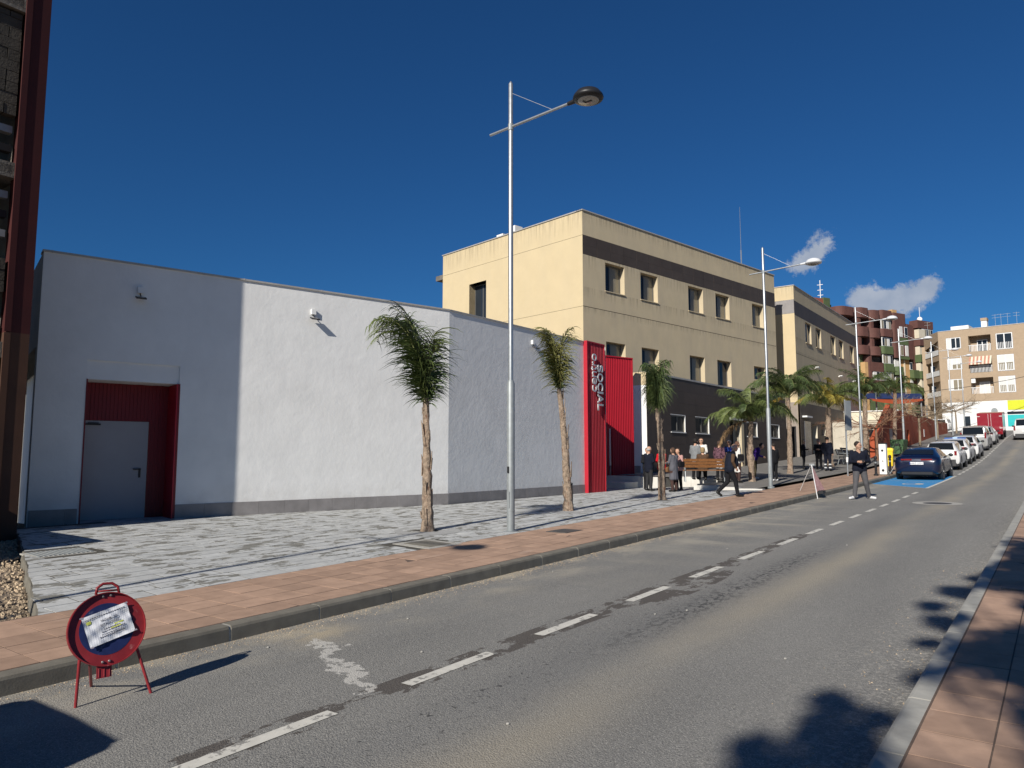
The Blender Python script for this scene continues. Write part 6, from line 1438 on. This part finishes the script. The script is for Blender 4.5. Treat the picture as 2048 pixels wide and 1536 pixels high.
        mb = MB(); mb.ball((s_ * (W_ + .07), L_ - mirrors * 1.0 - .55, st[len(st) // 2][2] + .06), (.10, .06, .075), 8, 6); mb.ob((s_ * (W_ - .08), L_ - mirrors - .57, st[len(st) // 2][2] + .03), (s_ * .12, 0, 0), (0, .05, 0), (0, 0, .03)); mb.build('side_mirror', M_black if not bar else M_black, None).parent = t
        for yh in (1.55, 2.55):
            mb = MB(); mb.ob((s_ * (W_ * .985), yh, zl0 * .0 + st[len(st) // 2][2] - .13), (s_ * .025, 0, 0), (0, .16, 0), (0, 0, .025)); mb.build('door_handle', paint, None).parent = t
    for s_ in (1, -1):
        for yh in (1.35, 2.3, 3.2):
            mb = MB(); mb.ob((s_ * (W_ * .992), yh, .42), (s_ * .004, 0, 0), (0, .012, 0), (0, 0, .42)); mb.build('door_gap', M_black, None).parent = t
    mb = MB(); mb.box(-.26, .26, yb - .03, yb - .012, platez, platez + .11); mb.build('number_plate', PLATE, None).parent = t
    if plate:
        o = text_obj('plate_text', plate, M_ink, None, (-.23, yb - .031, platez + .022), (1, 0, 0), (0, 0, 1), (0, -1, 0), height=.068, width=.46, extr=.003)
        if o: o.parent = t
        mb = MB(); mb.box(-.262, -.235, yb - .032, yb - .030, platez, platez + .11); mb.build('plate_band', mat('plate_blue', (.01, .04, .25), .5), None).parent = t
    mb = MB(); mb.rings([[(x, y, z) for x, y in ((-wb0 * 1.08, yb + .16), (-wb0 * .9, yb - .012), (wb0 * .9, yb - .012), (wb0 * 1.08, yb + .16))] for z in (zbb - .14, zbb + (.20 if cladding else -.03))]); mb.build('rear_bumper', TRIM if tail != 'slim' else M_black, None).parent = t
    mb = MB(); mb.box(-W_ * .8, W_ * .8, .3, L_ - .3, .16, .5); mb.build('underbody', M_black, None).parent = t
    if rack:
        for s_ in (1, -1): mb = MB(); mb.tube([(s_ * .58, 1.0, st[3][3] + .0), (s_ * .58, 1.1, st[3][3] + .07), (s_ * .58, 2.8, st[3][3] + .07), (s_ * .58, 2.9, st[3][3] + .0)], .018, 5); mb.build('roof_rail', M_black, None).parent = t
        for y in (1.4, 2.4): mb = MB(); mb.tube([(-.58, y, st[3][3] + .09), (.58, y, st[3][3] + .09)], .02, 5); mb.build('roof_bar', M_black, None).parent = t
    if bar:
        mb = MB(); mb.box(-.55, .55, 1.7, 1.95, st[3][3] + .01, st[3][3] + .12); mb.build('light_bar', mat('blue_light_bar', (.02, .10, .35), .3), None).parent = t
        mb = MB(); mb.box(-.12, .12, 1.68, 1.97, st[3][3] + .02, st[3][3] + .15); mb.build('light_bar_centre', mat('light_blue_lens', (.35, .5, .7), .3), None).parent = t
    return t
SED = [(0, 0.38, 0.741, 0.794, 0.64, 0.485), (0.04, 0.314, 0.836, 0.917, 0.776, 0.582), (0.14, 0.266, 0.902, 1.002, 0.854, 0.64), (0.34, 0.228, 0.941, 1.054, 0.888, 0.669), (1.15, 0.209, 0.95, 1.285, 0.897, 0.582), (2.0, 0.209, 0.931, 1.351, 0.897, 0.563), (2.75, 0.209, 0.912, 1.323, 0.897, 0.563), (3.6, 0.209, 0.893, 0.973, 0.892, 0.66), (4.45, 0.247, 0.76, 0.813, 0.834, 0.64), (4.68, 0.323, 0.57, 0.605, 0.698, 0.543)]
SUV = [(0, 0.361, 0.836, 0.856, 0.733, 0.62), (0.05, 0.304, 0.931, 0.949, 0.837, 0.714), (0.12, 0.285, 0.969, 1.023, 0.846, 0.677), (0.42, 0.247, 0.978, 1.395, 0.846, 0.583), (1.3, 0.228, 0.969, 1.46, 0.846, 0.583), (2.35, 0.228, 0.95, 1.451, 0.846, 0.583), (3.2, 0.228, 0.931, 1.004, 0.837, 0.658), (4.0, 0.266, 0.855, 0.883, 0.79, 0.62), (4.15, 0.342, 0.627, 0.651, 0.696, 0.545)]
VAN = [(0, 0.331, 1.058, 1.062, 0.818, 0.763), (0.04, 0.294, 1.086, 1.116, 0.874, 0.781), (0.08, 0.276, 1.104, 1.17, 0.883, 0.744), (0.24, 0.258, 1.104, 1.692, 0.883, 0.707), (2.0, 0.239, 1.086, 1.755, 0.883, 0.707), (3.4, 0.239, 1.049, 1.71, 0.883, 0.707), (4.1, 0.239, 0.994, 1.08, 0.865, 0.707), (4.7, 0.276, 0.874, 0.9, 0.818, 0.67), (4.85, 0.368, 0.644, 0.666, 0.744, 0.577)]
FUR = [(0, .36, 1.05, 1.08, .84, .76), (.04, .32, 1.08, 1.14, .89, .78), (.08, .30, 1.1, 1.20, .90, .74), (.20, .28, 1.1, 1.76, .90, .70), (1.4, .26, 1.08, 1.82, .90, .70), (2.6, .26, 1.05, 1.78, .90, .68), (3.2, .26, 1.0, 1.12, .88, .70), (3.95, .30, .88, .93, .84, .66), (4.1, .38, .66, .70, .74, .58)]
def pit(o, y): o.rotation_euler.x = math.atan((zr(y + 4) - zr(y)) / 4); return o
wht = car_paint('white', (.62, .62, .61))
pit(vehicle('parked_car', 'dark blue electric saloon parked in the blue bay, nearest of the parked cars', (-4.98, 35.55, zr(35.6) + .01), car_paint('deep_blue', (.0025, .007, .030), .1), SED, (.86, 3.75), .34, 'slim', '6465 LKM', tailz=(.84, .90), platez=.66, rwin=(.38, 1.02), cladding=False), 35.6)
pit(vehicle('parked_car', 'white off-road car with square dark tail lights, parked just ahead of the blue saloon', (-5.05, 44.2, zr(44.2)), wht, SUV, (.82, 3.4), .34, 'tall', '5432 JMY', tailz=(.78, 1.0), cladding=True, rwin=(.14, .40), platez=.80), 44.2)
pit(vehicle('parked_car', 'white patrol hatchback with a blue light bar, second white car in the row', (-5.05, 49.5, zr(49.5)), wht, SUV, (.82, 3.4), .33, 'side', '', tailz=(.86, 1.02), bar=True, rwin=(.14, .40)), 49.5)
pit(vehicle('parked_car', 'white crossover with black roof bars, third white car in the row', (-5.0, 54.6, zr(54.6)), wht, SUV, (.82, 3.4), .34, 'side', '', tailz=(.88, 1.02), cladding=True, rack=True, rwin=(.14, .40)), 54.6)
pit(vehicle('parked_van', 'silver people carrier van with a wide dark rear window', (-5.1, 63.4, zr(63.4)), car_paint('silver', (.42, .42, .41), .35), VAN, (.95, 3.9), .34, 'tall', '', tailz=(.92, 1.35), cat='van', rwin=(.09, .23)), 63.4)
pit(vehicle('parked_car', 'silver car parked between the people carrier and the red lorry', (-5.0, 70.4, zr(70.4)), car_paint('silver', (.42, .42, .41), .35), SUV, (.82, 3.4), .33, 'side', '', tailz=(.86, 1.02), rwin=(.14, .40)), 70.4)
pit(vehicle('parked_van', 'white compact van driving away on the right side of the street', (-2.35, 77.3, zr(77.3)), wht, FUR, (.75, 3.3), .33, 'tall', '', tailz=(.85, 1.25), cat='van', cladding=True, rwin=(.09, .20), swin=(), group='vans on the street'), 77.3)
pit(vehicle('red_car', 'red car beyond the white compact van', (-2.0, 88, zr(88)), car_paint('red', (.40, .02, .02)), SUV, (.82, 3.4), .33, 'side', '', rwin=(.14, .40), group='vans on the street'), 88)
wv = vehicle('parked_van', 'white van parked side on in front of the beige block', (-11.8, 115.2, zr(115) - .0), wht, VAN, (.95, 3.9), .34, 'tall', '', cat='van', rwin=(.09, .23), group='vans on the street'); wv.rotation_euler.z = R(80)
pit(vehicle('parked_car', 'car parked behind the photographer, only its shadow reaches the picture', (-4.95, -.42, zr(-1)), car_paint('grey', (.15, .15, .16)), FUR, (.82, 3.3), .33, 'side', '', rwin=(.09, .20)), -1).rotation_euler.z = R(180)
# red lorry with closed rear doors
T = thing('lorry', 'dark red box lorry with closed rear doors near the end of the row', 'lorry', (-4.95, 78.0, zr(78)), group=None)
REDL = car_paint('lorry_red', (.24, .009, .022))
mb = MB(); mb.box(-.96, .96, .05, 4.0, .80, 2.42); mb.build('cargo_box', REDL, None).parent = T
for s_ in (-1, 1):
    mb = MB(); mb.box(min(s_ * .02, s_ * .94), max(s_ * .02, s_ * .94), 0, .05, .84, 2.38); dr = mb.build('rear_door', REDL, None); dr.parent = T
    for z in (1.05, 2.1): mb = MB(); mb.box(min(s_ * .94, s_ * .72), max(s_ * .94, s_ * .72), -.02, 0, z, z + .05); h = mb.build('hinge', M_walu, None); h.parent = dr
    mb = MB(); mb.tube([(s_ * .10, -.02, .90), (s_ * .10, -.02, 2.34)], .012, 6); h = mb.build('lock_rod', M_walu, None); h.parent = dr
mb = MB(); mb.box(-.85, .85, .1, 5.6, .5, .80); mb.build('chassis', M_black, None).parent = T
mb = MB(); mb.box(-.93, .93, -.02, .15, .52, .80); mb.build('rear_bumper', REDL, None).parent = T
for s_ in (-1, 1): mb = MB(); mb.box(s_ * .72 - .14, s_ * .72 + .14, -.05, -.02, .58, .72); mb.build('tail_light', TAIL, None).parent = T
for y in (1.1, 4.9):
    for s_ in (-1, 1): mb = MB(); mb.lathe((s_ * .80, y, .36), [(.22, -.12), (.36, -.11), (.36, .11), (.22, .12)], 20, 'x'); mb.build('wheel', M_rubber, None, smooth=True, angle=40).parent = T
mb = MB(); mb.rings([[(x, y, z) for x, y, z in ((-.9, 4.1, .6), (.9, 4.1, .6), (.9, 4.1, 2.0), (-.9, 4.1, 2.0))], [(-.9, 5.3, .6), (.9, 5.3, .6), (.9, 5.3, 1.95), (-.9, 5.3, 1.95)], [(-.9, 5.8, .6), (.9, 5.8, .6), (.85, 5.8, 1.3), (-.85, 5.8, 1.3)]]); mb.build('cab', REDL, None).parent = T
pit(T, 78)

# ------------------------------------------------------------------ bench on the terrace
def bench(label, loc, face, L_=1.9, slats=True, group=None, wood=M_wood, metal=M_galvd):
    t = thing('park_bench', label, 'bench', loc, -R(face), group)
    for i in range(5):
        mb = MB(); mb.box(-L_ / 2, L_ / 2, .02 + .095 * i, .02 + .095 * i + .085, .43, .465); mb.build('seat_slat', wood, None).parent = t
    for i in range(3):
        mb = MB(); z = .55 + .115 * i; o = -.03 - .035 * i; mb.ob((-L_ / 2, o, z), (L_, 0, 0), (0, -.035, 0), (0, -.03, .10)); mb.build('back_slat', wood, None).parent = t
    for s_ in (-1, 1):
        x = s_ * (L_ / 2 - .2)
        mb = MB(); mb.tube([(x, .45, 0), (x, .44, .42), (x, .05, .42), (x, -.02, .45), (x, -.13, .90)], .022, 6); mb.tube([(x, -.08, 0), (x, .04, .42)], .022, 6); mb.tube([(x, .45, .40), (x, .42, .64), (x, .0, .66)], .018, 6); mb.build('bench_frame', metal, None).parent = t
    return t
bench('varnished wooden bench with three back slats seen from behind on the terrace', (-10.85, 26.75, tz(-10.85, 26.75)), -28, 1.9)
for i, (x, y) in enumerate(((-10.3, 46.0), (-10.6, 48.5))): bench('far dark metal bench near the stairs, ' + ('nearer of the two' if i == 0 else 'farther of the two'), (x, y, tz(x, y)), 90, 1.8, group='far benches', wood=M_dark)
# railing stand by the door
t = thing('metal_handrail', 'small white metal handrail by the civic building door', 'handrail', (-11.9, 33.0, tz(-11.9, 33)))
mb = MB(); z = tz(-11.9, 33); mb.tube([(-12.3, 33.6, z), (-12.3, 33.6, z + 1.0), (-11.6, 32.6, z + .62), (-11.6, 32.6, z)], .022, 6); mb.build('rail', M_walu, t)
for i, (x, y) in enumerate(((-12.3, 33.6), (-11.6, 32.6))): mb = MB(); mb.lathe((x, y, z), [(.07, 0), (.07, .02)], 10); mb.build('foot_plate', M_walu, t)
# grey information sign, seen edge on
t = thing('bus_stop_sign', 'thin pole with a tall narrow grey sign panel near the kerb', 'sign', (-7.75, 35.6, pl(-7.7, 35.6)))
z = pl(-7.7, 35.6); mb = MB(); mb.tube([(-7.75, 35.6, z), (-7.75, 35.6, z + 3.45)], .035, 8); mb.build('sign_pole', M_galv, t)
mb = MB(); mb.ob((-7.70, 35.5, z + 2.05), (.16, .32, 0), (-.05, .025, 0), (0, 0, 1.35)); p = mb.build('sign_panel', M_galvd, t)
mb = MB(); mb.tube([(-7.75, 35.6, z + .62), (-7.75, 35.6, z + .85)], .05, 8); mb.build('pole_clamp', M_wpaint, t)
# charging point, bollards, bins
z = pl(-6.7, 36.6); t = thing('charging_point', 'white electric car charging column between two black bollards', 'charger', (-6.55, 37.2, z), R(-8))
mb = MB(); mb.box(-.15, .15, -.10, .10, .04, 1.42); mb.build('column', M_wpaint, None).parent = t
mb = MB(); mb.box(-.16, .16, -.11, .11, 1.42, 1.47); mb.box(-.155, .155, -.105, .105, 0, .04); mb.build('dark_cap', M_black, None).parent = t
mb = MB(); mb.lathe((0, -.103, 1.12), [(.05, -.006), (.05, .0)], 14, 'y'); mb.build('display', M_glass, None).parent = t
mb = MB(); mb.lathe((0, -.102, .22), [(.055, -.02), (.055, .0)], 12, 'y'); mb.box(-.03, .03, -.104, -.10, .62, .66); mb.build('socket', M_black, None).parent = t
for i, (x, y, lb) in enumerate(((-6.72, 36.3, 'black cast bollard left of the white charging column'), (-6.42, 38.0, 'black cast bollard right of the white charging column'))):
    b = thing('bollard', lb, 'bollard', (x, y, pl(x, y)), group='bollards at the charging point')
    mb = MB(); mb.lathe((0, 0, 0), [(.10, 0), (.10, .05), (.055, .10), (.05, .62), (.07, .66), (.045, .70), (.075, .78), (.06, .86), (.01, .89)], 14); mb.build('post', M_black, None, smooth=True, angle=40).parent = b
    mb = MB(); mb.lathe((0, 0, .55), [(.053, 0), (.053, .07)], 14, cap=False); mb.build('grey_band', M_galvd, None).parent = b
mb = MB(); a = Vector((-6.42, 37.1, z + .25)); b = Vector((-5.86, 36.2, zr(36.2) + .70))
mb.tube([a, a + Vector((.15, -.2, -.12)), Vector((-6.25, 36.5, z + .02)), Vector((-6.12, 36.1, zr(36) + .25)), b], .014, 6); tag(mb.build('charging_cable', M_galvd, at=tuple(a)), 'grey charging cable running from the white column to the blue saloon', 'cable')
z = pl(-6.8, 39.9); t = thing('yellow_bin', 'bright yellow plastic bin behind the white charging column', 'bin', (-6.74, 39.9, z))
mb = MB(); mb.rings([[(x * w, y * w, h) for x, y in ((-1, -1), (1, -1), (1, 1), (-1, 1))] for w, h in ((.13, .28), (.165, .98))]); mb.build('bin_body', M_yplastic, None).parent = t
mb = MB(); mb.rings([[(x * w, y * w, h) for x, y in ((-1, -1), (1, -1), (1, 1), (-1, 1))] for w, h in ((.178, .98), (.185, 1.07), (.16, 1.14), (.07, 1.17))]); mb.build('bin_lid', M_yplastic, None).parent = t
for s_ in (-1, 1): mb = MB(); mb.tube([(s_ * .10, .05, 0), (s_ * .10, .05, .3)], .02, 6); mb.build('bin_leg', M_black, None).parent = t
z = tz(-9.9, 49.2); t = thing('green_container', 'dark green recycling container by the rust orange wall', 'container', (-8.75, 55.4, pl(-9.0, 55.4)), R(-6))
mb = MB(); mb.rings([[(x * w, y * .5, h) for x, y in ((-1, -1), (1, -1), (1, 1), (-1, 1))] for w, h in ((.32, .16), (.43, 1.05), (.39, 1.13))]); mb.build('container_body', M_gcont, None).parent = t
for s_ in (-1, 1):
    mb = MB(); mb.ob((s_ * .33 - .02, -.515, .2), (.05, 0, 0), (0, .012, 0), (s_ * -.27, 0, .8)); mb.build('black_strap', M_black, None).parent = t
    mb = MB(); mb.ob((s_ * .02, -.515, .74), (s_ * .36, 0, 0), (0, .012, 0), (0, 0, .03)); mb.build('black_strap', M_black, None).parent = t
mb = MB(); mb.lathe((0, -.51, .78), [(.09, -.02), (.09, 0)], 12, 'y'); mb.build('lock_disc', M_black, None).parent = t
# folding triangular works sign seen edge on, at the kerb
z = zr(23.9); t = thing('folding_road_sign', 'folding triangular warning sign on thin legs seen edge on at the kerb', 'sign', (-6.25, 24.2, pl(-6.6, 24.4)))
top = Vector((-6.42, 24.55, pl(-6.5, 24.5) + .88))
mb = MB(); mb.tube([top, (-6.98, 25.2, pl(-6.9, 25.2))], .010, 6); mb.build('leg', M_walu, t); mb = MB(); mb.tube([top, (-6.05, 23.7, zr(23.7))], .012, 6); mb.build('leg', M_walu, t)
mb = MB(); mb.tube([top, (-6.02, 24.3, zr(24.3) + .1)], .010, 6); mb.build('leg', M_walu, t)
a, b = Vector((-6.12, 23.9, zr(24) + .22)), Vector((-6.00, 24.35, zr(24) + .26))
mb = MB(); mb.rings([[top, a, b], [top + Vector((-.012, .004, 0)), a + Vector((-.012, .004, 0)), b + Vector((-.012, .004, 0))]]); mb.build('triangle_plate', mat('faded_sign_plate', (.34, .20, .19), .5, .3, 12), t)
mb = MB(); mb.box(top.x - .06, top.x + .10, top.y - .02, top.y + .02, top.z - .03, top.z + .03); mb.build('carry_handle', M_galvd, t)
mb = MB(); mb.box(-6.12, -5.96, 24.0, 24.3, zr(24) + .14, zr(24) + .24); mb.build('foot_block', M_black, t)

# ------------------------------------------------------------------ round no-parking sign on three legs, in front
SG = thing('round_road_sign', 'round red and blue no parking sign with a taped paper notice on red tripod legs', 'sign', (-5.6, 2.55, zr(2.55)))
SC = Vector((-5.49, 2.54, .53)); sn = Vector((.60, -.80, .16)).normalized()
vray = (Vector((0, 0, CAMH)) - SC).normalized(); sn = (vray + Vector((-.02, .25, .05))).normalized()
su = Vector((0, 0, 1)); su = (su - sn * su.dot(sn)).normalized(); sr = su.cross(sn)
roll = R(2.0); su, sr = su * math.cos(roll) + sr * math.sin(roll), sr * math.cos(roll) - su * math.sin(roll)
def sp(x, y, d=0): return SC + sr * x + su * y + sn * d
def sdisc(nm, r0, r1, d0, d1, m, parent=SG, n=48):
    mb = MB()
    if r0 <= 0: mb.rings([[sp(r1 * math.cos(6.28319 * j / n), r1 * math.sin(6.28319 * j / n), d) for j in range(n)] for d in (d0, d1)])
    else:
        for j in range(n):
            a, b = 6.28319 * j / n, 6.28319 * (j + 1) / n
            for (ra, da), (rb, db) in (((r0, d1), (r1, d1)), ((r1, d1), (r1, d0)), ((r1, d0), (r0, d0)), ((r0, d0), (r0, d1))):
                mb.poly([sp(ra * math.cos(a), ra * math.sin(a), da), sp(rb * math.cos(a), rb * math.sin(a), db), sp(rb * math.cos(b), rb * math.sin(b), db), sp(ra * math.cos(b), ra * math.sin(b), da)])
    return mb.build(nm, m, parent)
RS = .252
face = sdisc('sign_face', 0, RS - .004, -.004, .0, M_signred); sdisc('raised_rim', RS - .006, RS, -.012, .022, M_signred); sdisc('blue_centre', 0, RS * .70, .0, .0015, M_signblue, face)
mb = MB(); q = [sp(-.10, -.14, .0018), sp(-.13, -.10, .0018), sp(.10, .14, .0018), sp(.13, .10, .0018)]; mb.poly([q[0], q[3], q[2], q[1]]); None if True else mb.build('red_diagonal', M_signred, face)
# carrying handle
mb = MB(); mb.tube([sp(-.075, RS - .01, -.004), sp(-.068, RS + .035, -.004), sp(-.03, RS + .062, -.004), sp(.03, RS + .062, -.004), sp(.068, RS + .035, -.004), sp(.075, RS - .01, -.004)], .010, 8); mb.tube([sp(-.07, RS + .012, -.004), sp(.07, RS + .012, -.004)], .007, 6); mb.build('carry_handle', M_signred, SG, smooth=True)
for x, y in ((-.03, .224), (.02, .229), (-.025, -.222), (.018, -.219)):
    mb = MB(); c = sp(x, y, .004); mb.ball(c, .010, 8, 5); mb.build('bolt', M_bolt, SG)
mb = MB(); mb.rings([[sp(-.06, -RS - .075, -.008), sp(.035, -RS - .07, -.008), sp(.035, -RS + .03, -.008), sp(-.06, -RS + .03, -.008)], [sp(-.06, -RS - .075, -.002), sp(.035, -RS - .07, -.002), sp(.035, -RS + .03, -.002), sp(-.06, -RS + .03, -.002)]]); mb.build('lower_tab', M_signred, SG)
for k_ in range(3): mb = MB(); mb.tube([sp(-.045 + .033 * k_, -RS - .065, .0), sp(-.045 + .033 * k_, -RS - .01, .0)], .004, 5); mb.build('tab_rib', M_signred, SG)
for a, b in ((sp(-.165, -.185, -.01), (-5.47, 2.35, zr(2.35))), (sp(.195, -.14, -.012), (-5.34, 2.80, zr(2.8))), (sp(-.09, -.225, -.05), (-5.86, 2.62, zr(2.6)))):
    mb = MB(); mb.tube([a, b], .0105, 10); mb.build('leg', M_signred, SG, smooth=True, angle=40)
# crumpled sheet in a plastic sleeve
nx, ny = 26, 20; mb = MB(); pa = R(17)
def pp(u, v, d=0):
    x, y = (u - .5) * .30, (v - .5) * .215; x, y = x * math.cos(pa) - y * math.sin(pa), x * math.sin(pa) + y * math.cos(pa)
    h = .018 + .0035 * math.sin(9 * u + 4 * v) + .003 * math.sin(14 * v - 7 * u + 2) + .0025 * math.sin(23 * u * v + 3) + .002 * math.sin(31 * u + 11 * v)
    return sp(x + .006, y + .025, h + d)
vs_ = [[pp(i / (nx - 1), j / (ny - 1)) for i in range(nx)] for j in range(ny)]
for j in range(ny - 1):
    for i in range(nx - 1): mb.poly([vs_[j][i], vs_[j][i + 1], vs_[j + 1][i + 1], vs_[j + 1][i]])
note = tag(mb.build('paper_notice', M_paper, None), 'crumpled white paper notice in a plastic sleeve taped onto the round sign', 'notice'); note.parent = None
xd = (pp(.9, .5) - pp(.1, .5)).normalized(); yd = (pp(.5, .9) - pp(.5, .1)).normalized(); nd = xd.cross(yd)
def ptext(s_, u, v, hgt, wid, m=M_ink): return text_obj('printed_line', s_, m, note, pp(u, v, .0045), xd, yd, nd, height=hgt, width=wid, extr=.0006)
ptext('PROHIBIDO', .36, .66, .016, .11); ptext('ESTACIONAR', .33, .53, .016, .125)
for v, u0, w, hgt in ((.40, .38, .10, .007), (.33, .32, .15, .006), (.86, .05, .26, .006), (.18, .25, .16, .008), (.26, .30, .13, .004)):
    segs_ = []; uu = u0
    while uu < u0 + w / .305:
        ln = random.uniform(.02, .05); m2 = MB(); m2.poly([pp(uu, v, .004), pp(uu + ln, v, .004), pp(uu + ln, v + hgt / .215, .004), pp(uu, v + hgt / .215, .004)]); m2.build('printed_word', M_ink, note); uu += ln + .012
for u, v, w, h_ in ((.62, .44, .20, .05), (.52, .36, .22, .03), (.07, .72, .10, .10)):
    m2 = MB(); m2.poly([pp(u, v, .003), pp(u + w, v, .003), pp(u + w, v + h_, .003), pp(u, v + h_, .003)]); m2.build('highlighter_mark', M_highl, note)
for u, v in ((0.0, 1.0), (.98, .98), (1.0, .02), (.03, .0)):
    m2 = MB(); c = pp(u, v, .004); m2.poly([c - xd * .010 - yd * .004, c + xd * .012 - yd * .006, c + xd * .010 + yd * .006, c - xd * .009 + yd * .005]); m2.build('tape', mat('clear_tape', (.38, .33, .36), .2, .2, 30), note)
